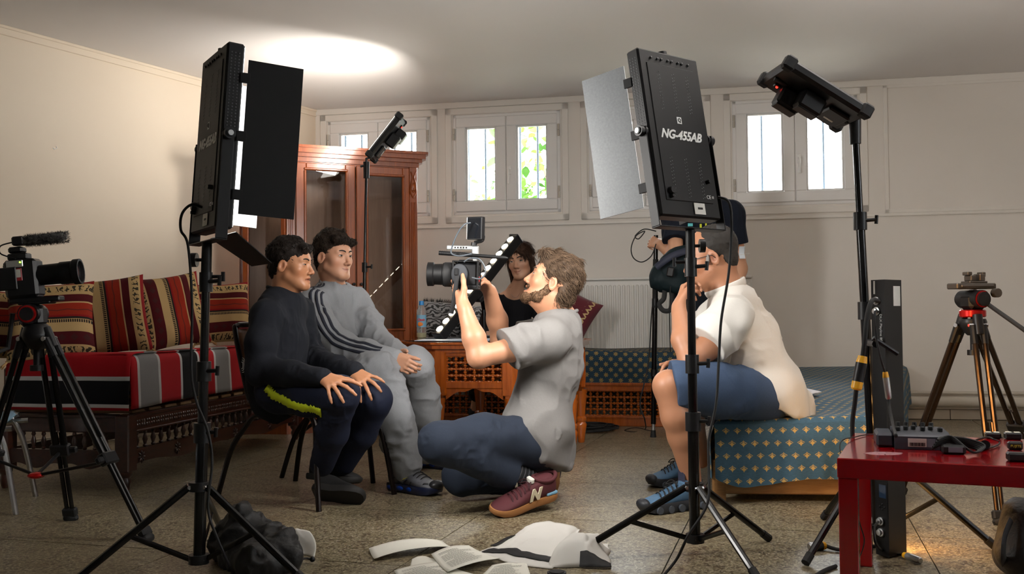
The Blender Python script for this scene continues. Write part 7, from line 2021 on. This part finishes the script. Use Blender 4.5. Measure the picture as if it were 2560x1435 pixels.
# ------------------------------------------------------------------ woman on the bench
def woman():
    r = person('smiling woman in black top seated on the bench behind table', A(1285, 1085, 6.4))
    hd = Head(A(1302, 652, 6.36), (-.36, -.92, -.06), (-.12, 0, 1), 1.0, (196, 150, 122))
    nb = A(1288, 727, 6.45)
    shR, shL = A(1234, 758, 6.45), A(1340, 754, 6.48)
    elR, wrR = A(1205, 832, 6.35), A(1222, 838, 6.16)
    elL, wrL = A(1362, 835, 6.4), A(1300, 845, 6.2)
    hip = A(1288, 868, 6.62)
    knR, knL = A(1222, 884, 6.3), A(1322, 884, 6.3)
    S = SDF(.0042); hd.add(S, nb, .041, jaw=.85, fat=.95, smile=1.0)
    S.limb([nb, A(1286, 800, 6.52), hip], [.045, .08, .09], .03); S.limb([nb, shR], [.036, .036]); S.limb([nb, shL], [.036, .036])
    S.limb([shR, elR, wrR], [.036, .032, .023]); S.limb([shL, elL, wrL], [.036, .032, .023])
    hand(S, wrR, A(1250, 838, 6.1) - wrR, (0, .3, -1), (.3, -1, 0), .9); hand(S, wrL, A(1280, 842, 6.12) - wrL, (0, .3, -1), (-.3, -1, 0), .9)
    anR, anL = A(1186, 1028, 6.5), A(1310, 1032, 6.5)
    S.limb([hip, knR, anR], [.08, .05, .032]); S.limb([hip, knL, anL], [.08, .05, .032])
    P, Q = S.mesh(1); c = hd.tint(P, colours(P, (196, 150, 122)))
    pmesh('body', P, Q, r, M_SKIN, c)
    hd.eyes(r, (-.3, .02), .95, iris=(70, 62, 50), brow=(48, 34, 27), smile=.6)
    hm = hair_mat('chestnut_hair', (30, 20, 16), (78, 54, 40))
    hair(r, hd, [('e', ((0, -.014, .044), (.086, .104, .09)), [((0, .085, .052), (0, .8, -.6))]), ('c', ((-.074, .01, .01), (-.08, -.005, -.13), .024, .018), None), ('c', ((.072, .01, .01), (.078, -.02, -.14), .024, .016), None), ('c', ((0, -.07, 0), (0, -.07, -.12), .06, .045), None),
                 ('c', ((.0, .088, .085), (-.058, .08, .03), .012, .012), None), ('c', ((.0, .088, .085), (.056, .076, .028), .014, .012), None), ('c', ((.03, .06, .11), (-.03, .06, .11), .016, .016), None)], hm, res=.0055, amp=.003, freq=50, tufts=3000, tl=.055, tr=.0014, lift=.12, curl=.35, seed=21, flow=(0, -.1, -1))
    G = SDF(.006)
    G.limb([A(1287, 765, 6.47), A(1286, 820, 6.52), A(1288, 868, 6.6)], [.105, .112, .12], .05, flat=((0, 1, 0), .78))
    G.limb([A(1287, 748, 6.45), shR], [.05, .055], .04); G.limb([A(1287, 748, 6.45), shL], [.05, .055], .04)
    G.limb([shR, elR], [.052, .046], .03); G.limb([shL, elL], [.052, .046], .03); G.limb([elL, wrL], [.045, .034], .03)
    G.limb([elR, elR.lerp(wrR, .75)], [.045, .038], .03)
    G.ell(nb + Vector((0, -.045, -.02)), (.07, .06, .045), None, .01, True)
    garment('top', r, G, cloth_mat('black_cotton', (20, 20, 23)), .006, 12, seed=5)
    T = SDF(.007); T.limb([hip, A(1250, 880, 6.45), knR], [.12, .095, .07], .04); T.limb([hip, A(1310, 880, 6.45), knL], [.12, .095, .07], .04)
    T.limb([knR, A(1192, 985, 6.43)], [.07, .055], .03); T.limb([knL, A(1314, 985, 6.43)], [.07, .055], .03)
    garment('trousers', r, T, cloth_mat('black_twill', (24, 24, 28)), .005, 11, seed=7)
    for a_ in (anR, anL):
        h_ = Vector((a_.x + .015, a_.y + .06, .002)); t_ = Vector((a_.x - .02, a_.y - .18, .002))
        MB().tube([Vector((a_.x, a_.y, .06)), Vector((a_.x, a_.y + .0, .14))], [.04, .038], 12).build('sock', mat('black_sock', (22, 22, 25), .9), r, smooth=True)
        shoe(r, h_, t_, (0, 0, 1), mat('black_patent', (18, 18, 20), .12), mat('black_outsole', (27, 25, 24), .75), .088, .09, .02, name='shoe')
    nk = MB(); nk.tube(smooth_path([nb + Vector((-.042, -.02, .01)), nb + Vector((-.022, -.058, -.03)), nb + Vector((0, -.068, -.045)), nb + Vector((.022, -.058, -.03)), nb + Vector((.042, -.02, .01))], 5), .0009, 5); nk.build('necklace', M_CHR, r)
    er = MB(); q = hd.p(-.088, .005, -.055); er.tube([q + Vector((math.cos(a) * .009, 0, math.sin(a) * .009)) for a in [k * PI / 6 for k in range(12)]], .0015, 5, closed=True); er.build('earring', mat('gold', (200, 150, 80), .25, 1), r)
    return r
# ------------------------------------------------------------------ man in white shirt
def man_white():
    r = person('seated man with glasses in white shirt and denim shorts, hand on chin', A(1860, 1250, 4.1))
    hd = Head(A(1777, 640, 4.12), (-.955, .16, -.2), (-.22, 0, 1), 1.05, (168, 118, 88))
    nb = A(1818, 728, 4.12)
    shN, shF = A(1822, 800, 3.94), A(1800, 790, 4.32)
    elN, wrN = A(1724, 902, 3.84), A(1697, 768, 3.98)
    elF, wrF = A(1790, 905, 4.36), A(1722, 908, 4.05)
    hip, hipN, hipF = A(1912, 975, 4.12), A(1905, 990, 4.0), A(1915, 985, 4.26)
    knN, knF = A(1672, 965, 3.76), A(1705, 940, 4.12)
    anN, anF = A(1730, 1200, 3.84), A(1752, 1150, 4.35)
    S = SDF(.0038); hd.add(S, nb, .058, jaw=1.1, fat=1.05)
    S.limb([nb, A(1860, 830, 4.12), A(1890, 900, 4.12), hip], [.06, .1, .11, .11], .04); S.limb([nb, shN], [.05, .052]); S.limb([nb, shF], [.05, .052])
    S.limb([shN, A(1770, 868, 3.88), elN], [.055, .05, .041], .02); S.limb([elN, A(1706, 850, 3.88), wrN], [.043, .042, .029], .02); S.limb([shF, elF], [.05, .043]); S.limb([elF, wrF], [.042, .029])
    S.limb([hip, hipN, knN], [.1, .085, .058]); S.limb([hip, hipF, knF], [.1, .085, .058])
    S.limb([knN, A(1690, 1040, 3.76), A(1706, 1090, 3.79), anN], [.06, .056, .055, .037], .02); S.cap(A(1712, 1050, 3.84), A(1722, 1100, 3.85), .045, .04, .03)
    S.limb([knF, A(1728, 1050, 4.2), anF], [.058, .055, .037], .02)
    hand(S, wrN, A(1712, 718, 4.05) - wrN, (.75, .1, .3), (-.3, .1, .9), 1.0, ((.7, 1.0, .6), (.8, 1.1, .7), (.8, 1.1, .7), (.8, 1.1, .7)), .05, (.7, .35, .3), thumbcurl=.5)
    hand(S, wrF, A(1680, 906, 3.9) - wrF, (-.1, .1, -1), (.1, .9, .1), 1.0, ((.2, .5, .4), (.25, .5, .4), (.3, .5, .4), (.35, .5, .4)), .35, (.6, .6, .1))
    P, Q = S.mesh(1); c = hd.tint(P, colours(P, (168, 118, 88)))
    pmesh('body', P, Q, r, M_SKIN, c)
    hd.eyes(r, (0, -.1), .7, brow=(50, 44, 40))
    hm = hair_mat('greying_black_hair', (14, 13, 13), (62, 59, 56))
    hair(r, hd, [('e', ((0, -.026, .04), (.081, .091, .085)), [((0, .05, .1), (0, .6, .25)), ((0, .01, .0), (0, .8, -.55))]), ('e', ((0, -.06, -.015), (.068, .046, .06)), [((0, -.035, -.02), (0, 1, -.2))])], hm, res=.005, amp=.003, freq=70, tufts=4000, tl=.013, tr=.0013, lift=.25, curl=.9, seed=31, flow=(0, -.6, -.5))
    sd = MB()
    for q in (-1, 1): sd.ball(hd.p(q * .077, .018, -.012), (.008, .012, .022), 10, 6)
    sd.build('grey_sideburn', mat('grey_hair', (132, 126, 120), .8), r, smooth=True)
    gm = mat('spectacle_frame', (30, 28, 28), .3); g = MB()
    for q in (-1, 1):
        g.tube([hd.p(q * .034 + math.cos(a) * .026, .104 - abs(math.cos(a)) * .003, -.006 + math.sin(a) * .018) for a in [2 * PI * k / 18 for k in range(18)]], .0016, 6, closed=True)
        g.tube([hd.p(q * .06, .1, 0), hd.p(q * .078, .06, .0), hd.p(q * .083, .0, .002), hd.p(q * .084, -.012, -.012)], .0017, 6)
    g.tube([hd.p(-.009, .106, -.002), hd.p(.009, .106, -.002)], .0016, 6)
    g.build('glasses', gm, r, smooth=True)
    mw = cloth_mat('white_cotton', (218, 215, 208), 400, .06, .9)
    G = SDF(.0055); ta = (.75, 0, -.6)
    G.limb([A(1838, 790, 4.12), A(1868, 860, 4.12), A(1895, 930, 4.12), A(1918, 990, 4.12)], [.13, .148, .15, .14], .05, flat=((.85, 0, .4), .84), clip=[(A(1905, 1002, 4.05), (-.41, 0, -.91))])
    G.limb([A(1885, 930, 4.07), A(1925, 985, 4.06), A(1945, 1020, 4.06)], [.155, .165, .15], .05, flat=((.85, 0, .4), .84), clip=[(A(1905, 1002, 4.05), (-.41, 0, -.91))])
    G.limb([nb + Vector((.02, 0, -.035)), shN], [.075, .085], .05); G.limb([nb + Vector((.02, 0, -.035)), shF], [.075, .085], .05)
    dN = (elN - shN).normalized(); G.cap(shN, elN, .09, .094, .04, clip=[(A(1770, 872, 3.88), dN)]); dF = (elF - shF).normalized(); G.cap(shF, elF, .085, .088, .04, clip=[(shF.lerp(elF, .7), dF)])
    G.cap(nb + Vector((-.03, 0, .06)), nb + Vector((-.015, 0, .015)), .06, .062, .01, sub=True)
    garment('shirt', r, G, mw, .017, 8, (.8, .8, .7), seed=11, ridge=.75)
    ck = MB(); ck.tube([nb + Vector((math.cos(a) * .078 - .004, math.sin(a) * .076, .012 + .045 * math.cos(a) * .7)) for a in [PI * .02 + 2 * PI * k / 26 for k in range(25)]], .012, 8, flat=(1.6, .5)); ck.build('collar', mw, r, smooth=True)
    T = SDF(.0055)
    T.limb([A(1895, 990, 4.1), hipN, A(1790, 978, 3.87), A(1690, 962, 3.77)], [.108, .108, .105, .098], .04, clip=[(A(1682, 965, 3.77), (-.95, 0, -.12))]); T.limb([hip, hipF, A(1800, 965, 4.2), A(1720, 942, 4.13)], [.1, .1, .1, .092], .04, clip=[(A(1712, 945, 4.13), (-.95, 0, -.12))])
    garment('denim_shorts', r, T, cloth_mat('mid_denim', (66, 82, 106), 700, .35, .85, b=(40, 54, 76)), .01, 10, seed=13, ridge=.7)
    mu = mat('blue_knit', (70, 104, 134), .7, var=(60, .25)); ms = mat('dark_outsole', (36, 38, 44), .5)
    for (h_, t_) in ((A(1752, 1268, 3.86), A(1602, 1282, 3.72)), (A(1742, 1205, 4.4), A(1624, 1218, 4.28))):
        h_.z = t_.z = .002
        s_, F, L = shoe(r, h_, t_, (0, 0, 1), mu, ms, .106, .115, .038, laces=mat('black_lace', (18, 18, 20), .7), name='shoe')
        m = MB(F); m.box((L * .3, -.02, .098), (L * .34, .02, .155), .006); tg = m.build('tongue', mat('navy_padding', (44, 46, 66), .7), s_)
        for k in range(5): 
            for q in (-1, 1): MB(F).cyl((L * (.1 + k * .18), q * .03, .014), (L * (.1 + k * .18), q * .056, .014), .014, 12).build('air_pod', mat('grey_pod', (70, 76, 84), .3), s_)
        m = MB(F); m.ball((L * .96, 0, .035), (.022, .036, .022), 12, 8); m.build('toe_cap', ms, s_)
    return r
# ------------------------------------------------------------------ man standing behind the panel light
def man_standing():
    r = person('man in dark T-shirt standing behind the lettered panel light', A(1760, 1100, 5.9))
    hd = Head(A(1752, 425, 5.95), (-.3, -.95, -.1), (0, 0, 1), 1.0, (200, 150, 118))
    nb = A(1752, 500, 5.97)
    shR, shL = A(1686, 535, 5.9), A(1826, 535, 5.95)
    elR, wrR = A(1690, 645, 5.78), A(1652, 612, 5.93)
    elL, wrL = A(1848, 672, 5.98), A(1832, 770, 5.85)
    hip = A(1752, 745, 5.97)
    S = SDF(.006); hd.add(S, nb, .055)
    S.limb([nb, A(1752, 620, 5.97), hip], [.06, .1, .11], .04); S.limb([nb, shR], [.045, .05]); S.limb([nb, shL], [.045, .05])
    S.limb([shR, elR, wrR], [.05, .042, .03]); S.limb([shL, elL, wrL], [.055, .048, .032])
    hand(S, wrR, A(1634, 606, 5.98) - wrR, (-.3, .9, .1), (0, 0, 1), 1.0, ((.6, 1.1, .8),) * 4, .0, (.3, .3, .9))
    hand(S, wrL, (-.05, 0, -1), (-1, 0, 0), (0, -1, 0), 1.0)
    kR, kL = A(1728, 925, 5.93), A(1780, 925, 5.95); aR, aL = A(1722, 1070, 5.98), A(1776, 1072, 5.95)
    P, Q = S.mesh(1); pmesh('body', P, Q, r, M_SKIN, hd.tint(P, colours(P, (200, 150, 118))))
    hd.eyes(r)
    hair(r, hd, [('e', ((0, -.016, .045), (.083, .1, .088)), BH())], hair_mat('short_brown_hair', (22, 17, 14), (50, 40, 32)), tufts=300, tl=.02, seed=41)
    G = SDF(.006)
    G.limb([A(1752, 560, 5.96), A(1752, 640, 5.97), A(1752, 735, 5.97)], [.15, .16, .165], .05, flat=((0, 1, 0), .7))
    G.limb([A(1752, 520, 5.96), shR], [.07, .078], .05); G.limb([A(1752, 520, 5.96), shL], [.07, .082], .05)
    for s_, e_, k in ((shR, elR, .62), (shL, elL, .56)):
        G.cap(s_, e_, .08, .08, .04, clip=[(s_.lerp(e_, k), (e_ - s_))])
    garment('t_shirt', r, G, cloth_mat('midnight_cotton', (22, 27, 38)), .006, 11, seed=15)
    T = SDF(.0065); T.limb([hip, A(1730, 840, 5.95), kR, aR], [.15, .1, .085, .07], .04); T.limb([hip, A(1775, 840, 5.96), kL, aL], [.15, .1, .085, .07], .04)
    garment('trousers', r, T, cloth_mat('dark_trouser', (22, 27, 34)), .006, 11, seed=17)
    for a_ in (aR, aL):
        h_ = Vector((a_.x, a_.y + .07, .002)); t_ = Vector((a_.x - .03, a_.y - .2, .002))
        s2, F, L = shoe(r, h_, t_, (0, 0, 1), mat('pale_grey_canvas', (176, 172, 164), .8), mat('cream_sole', (206, 198, 184), .6), .1, .1, .032, laces=mat('white_lace', (214, 210, 204), .8), name='shoe')
        m = MB(F)
        for q in (-1, 1): m.box((L * .3, q * .045 - .002, .04), (L * .6, q * .045 + .002, .046), .001)
        m.build('side_stripe', mat('faded_red', (170, 60, 60), .7), s2)
    bd = MB(); c = A(1726, 574, 5.8)
    for (px, py, w, h, rgb) in ((1726, 562, .03, .018, (90, 190, 196)), (1752, 566, .012, .03, (206, 214, 40)), (1765, 560, .01, .026, (206, 214, 40)), (1712, 596, .02, .008, (60, 120, 190))):
        q = A(px, py, 5.82); MB().box((q.x - w / 2, q.y, q.z - h / 2), (q.x + w / 2, q.y + .004, q.z + h / 2), .001).build('lanyard_tag', mat('tag_%d' % rgb[0], rgb, .5), r)
    return r
def gear_bag():
    r = thing('shoulder_bag', 'dark green shoulder bag hanging in front of the standing man', 'bag', A(1685, 670, 5.72))
    G = SDF(.006); G.limb([A(1660, 690, 5.74), A(1700, 665, 5.72), A(1735, 645, 5.72)], [.085, .1, .09], .05, flat=((0, 1, 0), .7)); G.cap(A(1650, 700, 5.72), A(1690, 715, 5.7), .05, .05, .04)
    garment('pouch', r, G, cloth_mat('dark_green_nylon', (20, 34, 38), 300, .2, .6), .008, 12, seed=19)
    MB().tube(smooth_path([A(1640, 668, 5.64), A(1680, 640, 5.6), A(1730, 622, 5.62)], 6), .014, 8, flat=(1.4, .5)).build('flap_piping', mat('navy_nylon', (30, 36, 56), .6), r)
    m = MB(); m.box((-.02, -.01, -.028), (.02, .01, .028), .006, look_frame((.2, 1, 0), (.2, 0, 1), A(1676, 680, 5.62))); m.build('buckle', M_PLAS, r)
    m = MB(); m.tube(smooth_path([A(1662, 712, 5.7), A(1660, 745, 5.7), A(1648, 760, 5.7), A(1658, 776, 5.7), A(1676, 774, 5.7), A(1680, 745, 5.7), A(1676, 715, 5.7)], 5), .009, 8, flat=(1.6, .5)); m.build('strap', M_RUB, r)
    MB().tube(smooth_path([A(1676, 715, 5.66), A(1674, 790, 5.66), A(1676, 880, 5.7)], 5), .003, 6).build('lead', M_RUB, r)
def cloth_mask():
    r = thing('face_mask', 'white face mask hanging by its loop on the standing man\'s elbow', 'mask', A(1852, 640, 5.88))
    g = MB(); q = A(1856, 632, 5.9); g.grid(lambda u, v: (q.x + (u - .5) * .035, q.y + .02 * math.sin(PI * v), q.z + (v - .5) * .07 + .006 * math.sin(9 * v)), 5, 10); thicken(g.build('fabric', mat('mask_white', (214, 224, 232), .8), r, smooth=True), .003)
    c = A(1848, 638, 5.975); m = MB(); m.tube([c + Vector((math.cos(a) * .062, math.sin(a) * .062, .01 * math.cos(a))) for a in [2 * PI * k / 20 for k in range(20)]], .0018, 5, closed=True); m.build('ear_loop', M_WHITE, r)

# ------------------------------------------------------------------ the camera in the kneeling man's hands
def cine_rig():
    c = A(1160, 686, 3.86)
    F = look_frame((-.97, .05, .03), (0, 0, 1), c)      # y = lens direction (left), -x = towards the photographer's camera
    r = thing('cinema_camera', 'mirrorless camera rig with monitor and shotgun microphone held by kneeling man', 'camera', c)
    k = lambda dx, dy, px=0: (dx, dy)
    S = lambda px: -(px - 1160) / 2450 * 3.86           # pixels to y
    Zp = lambda py: -(py - 686) / 2450 * 3.86
    m = MB(F); m.box((-.045, S(1197), Zp(717)), (.055, S(1140), Zp(657)), .01); m.box((-.05, S(1199), Zp(722)), (.06, S(1135), Zp(712)), .004); m.box((-.02, S(1185), Zp(660)), (.025, S(1145), Zp(650)), .006)
    body = m.build('body', M_PLAS, r)
    m = MB(F); m.lathe([(.044, S(1136)), (.046, S(1132)), (.046, S(1108)), (.042, S(1106)), (.041, S(1086)), (.047, S(1083)), (.0475, S(1069)), (.042, S(1068)), (.038, S(1076))], 28, Matrix.Translation((.005, 0, Zp(687))) @ Matrix.Rotation(-PI / 2, 4, 'X')); ln = m.build('lens', M_BLK, r)
    m = MB(F); m.lathe([(.0468, S(1130)), (.0485, S(1128)), (.0485, S(1112)), (.0468, S(1110))], 28, Matrix.Translation((.005, 0, Zp(687))) @ Matrix.Rotation(-PI / 2, 4, 'X')); m.build('focus_ring', M_RUB, ln)
    m = MB(F); m.ball((.005, S(1074), Zp(687)), (.038, .005, .038), 18, 8); m.build('front_glass', mat('lens_glass', (30, 32, 44), .04, coat=1), ln)
    # hand strap pad on the near side
    G = SDF(.004); R3 = np.array(F.to_3x3()); G.ell(F @ Vector((-.052, S(1152), Zp(687))), (.012, .033, .042), R3, .01)
    P, Q = G.mesh(1); pmesh('strap_pad', P, Q, r, mat('grey_neoprene', (46, 48, 52), .8))
    m = MB(F); m.box((-.072, S(1150), Zp(690)), (-.064, S(1140), Zp(673)), .002); m.build('strap_buckle', M_PLAS, r)
    m = MB(F); m.tube(smooth_path([(-.066, S(1147), Zp(690)), (-.07, S(1145), Zp(720)), (-.07, S(1141), Zp(755)), (-.066, S(1135), Zp(785))], 6), .0095, 8, flat=(.25, 1)); m.build('strap', mat('black_webbing', (20, 20, 22), .8), r)
    # cage and top handle
    m = MB(F)
    for x in (-.048, .058):
        m.box((x - .004, S(1200), Zp(722)), (x + .004, S(1194), Zp(655)), .002); m.box((x - .004, S(1138), Zp(722)), (x + .004, S(1133), Zp(655)), .002)
    m.box((-.052, S(1200), Zp(657)), (.062, S(1133), Zp(653)), .002); m.box((-.052, S(1200), Zp(724)), (.062, S(1133), Zp(720)), .002); m.build('cage', M_BLK, r)
    m = MB(F); m.box((-.012, S(1180), Zp(625)), (.012, S(1115), Zp(614)), .003); m.box((-.012, S(1196), Zp(644)), (.012, S(1178), Zp(614)), .004); m.box((-.01, S(1192), Zp(655)), (.01, S(1180), Zp(640)), .003); m.build('top_handle', M_SIL, r)
    for q in range(5): MB(F).cyl((-.0125, S(1137 + q * 7), Zp(619.5)), (.0125, S(1137 + q * 7), Zp(619.5)), .0035, 10).build('handle_hole', M_BLK, r)
    m = MB(F); m.tube([(-.02, S(1097), Zp(634)), (-.02, S(1180), Zp(638))], .0085, 12); m.tube([(-.02, S(1180), Zp(638)), (-.02, S(1262), Zp(643)), (-.02, S(1270), Zp(644))], [.0065, .0075, .003], 12); mic = m.build('shotgun_microphone', M_BLK, r)
    for q in range(14): MB(F).tube([(-.02, S(1101 + q * 4.6), Zp(634 + q * .23)), (-.02, S(1102.4 + q * 4.6), Zp(634 + q * .23))], .0092, 10).build('mic_slot', M_PLAS, mic)
    m = MB(F); m.tube([(-.0, S(1183), Zp(614)), (0, S(1184), Zp(606))], .012, 10); m.tube(smooth_path([(0, S(1184), Zp(606)), (0, S(1192), Zp(604)), (0, S(1204), Zp(600)), (0, S(1206), Zp(588))], 4), .007, 8); m.build('monitor_arm', M_BLK, r)
    MF = look_frame((.55, .8, .0), (.05, 0, 1), A(1190, 571, 3.84))
    m = MB(MF); m.box((-.036, -.012, -.045), (.036, .012, .045), .003); mo = m.build('monitor', M_PLAS, r)
    m = MB(MF); m.box((-.03, -.0135, -.04), (.033, -.0118, .04)); m.build('monitor_screen', mat('dark_screen', (18, 20, 24), .05, coat=1), mo)
    m = MB(MF); m.box((-.038, -.013, -.043), (-.034, .013, .043), .001); m.build('monitor_edge', M_SIL, mo)
    gc = mat('grey_cable', (62, 68, 74), .5)
    m = MB(); m.tube(smooth_path([A(1176, 557, 3.82), A(1160, 562, 3.8), A(1143, 585, 3.8), A(1130, 618, 3.8), A(1129, 634, 3.8), A(1150, 640, 3.8), A(1180, 634, 3.8)], 6), .0032, 7); m.build('video_lead', gc, r)
    m = MB(); m.tube(smooth_path([A(1160, 655, 3.79), A(1175, 646, 3.78), A(1198, 648, 3.78), A(1212, 668, 3.78), A(1212, 685, 3.78), A(1200, 697, 3.78), A(1180, 694, 3.79)], 6), .0032, 7); m.build('video_lead', gc, r)
    m = MB(F); m.box((-.03, S(1200), Zp(706)), (-.0, S(1192), Zp(690)), .003); m.build('red_grip', mat('red_plastic', (150, 22, 28), .4), r)
boy_black(); boy_grey(); cameraman(); woman(); man_white(); man_standing(); gear_bag(); cloth_mask(); cine_rig()
# chairs of the two boys
stack_chair('dark tubular school chair under the boy in black', fl(545, 1239), fl(797, 1279), .43, .385, .725)
stack_chair('dark tubular school chair under the boy in grey', fl(640, 1195) + Vector((.12, .0, 0)), fl(908, 1218) + Vector((.03, .1, 0)), .43, .385, .70)
# pale blue chair at left edge
bc = stack_chair('pale blue chair cut off by left edge of picture', fl(-180, 1300), fl(40, 1287), .4, .36, .62, mtube=M_CHR, mply=mat('pale_blue_shell', (120, 150, 168), .4), group=None)
# black bags on the floor
def floor_bag():
    r = thing('drawstring_bag', 'crumpled black drawstring bag on floor under the left light stand', 'bag', fl(630, 1400))
    G = SDF(.006)
    c = lambda px, py, z=0.0: fl(px, py) + Vector((0, 0, z))
    G.limb([c(575, 1400, .06), c(620, 1405, .06), c(675, 1415, .055)], [.055, .07, .055], .05); G.limb([c(600, 1385, .07), A(597, 1275, 3.02)], [.05, .012], .05); G.limb([c(680, 1405, .06), A(712, 1372, 2.95), A(735, 1395, 2.9)], [.045, .04, .028], .04); G.limb([c(560, 1390, .04), c(640, 1445, .04), c(720, 1430, .03)], [.04, .05, .03], .05)
    garment('sack', r, G, M_BAGC, .016, 11, (1, 1, 1), seed=23, ridge=.8)
    m = MB(); m.tube(smooth_path([A(745, 1402, 2.88), c(765, 1412, .02), c(780, 1408, .01)], 4), .0035, 6); m.build('cord', M_RUB, r); MB().ball(c(781, 1408, .012), .009, 8, 6).build('cord_toggle', M_PLAS, r)
floor_bag()
cloth('crumpled white cloth beside the black drawstring bag, lower left', ((655, 1372), (790, 1394), (765, 1346), (640, 1332)), lambda u, v: .06 * max(0, math.sin(PI * min(1, v * 1.3))) * (.5 + u * .5), 3.7, [])
bg2 = thing('backpack', 'black bag standing on floor at far right edge beside red table', 'bag', fl(2548, 1440))
G = SDF(.007); G.limb([fl(2550, 1440) + Vector((0, 0, .06)), A(2552, 1290, 2.85)], [.07, .055], .04, flat=((.3, 1, 0), 1.2)); garment('shell', bg2, G, M_BAGC, .012, 9, seed=29)
m = MB(); m.tube(smooth_path([A(2528, 1300, 2.78), A(2512, 1340, 2.76), A(2508, 1390, 2.75), fl(2515, 1440) + Vector((0, 0, .03))], 5), .008, 8, flat=(1.6, .5)); m.build('strap', M_RUB, bg2)
cap_ = thing('lens_cap', 'small black disc on the floor at bottom edge of picture', 'cap', fl(1392, 1440)); MB().cyl(fl(1392, 1440) + Vector((0, 0, .001)), fl(1392, 1440) + Vector((0, 0, .012)), .028, 20).build('disc', M_PLAS, cap_); MB().cyl(fl(1392, 1440) + Vector((0, 0, .012)), fl(1392, 1440) + Vector((0, 0, .014)), .022, 20).build('inner_disc', M_RUB, cap_)
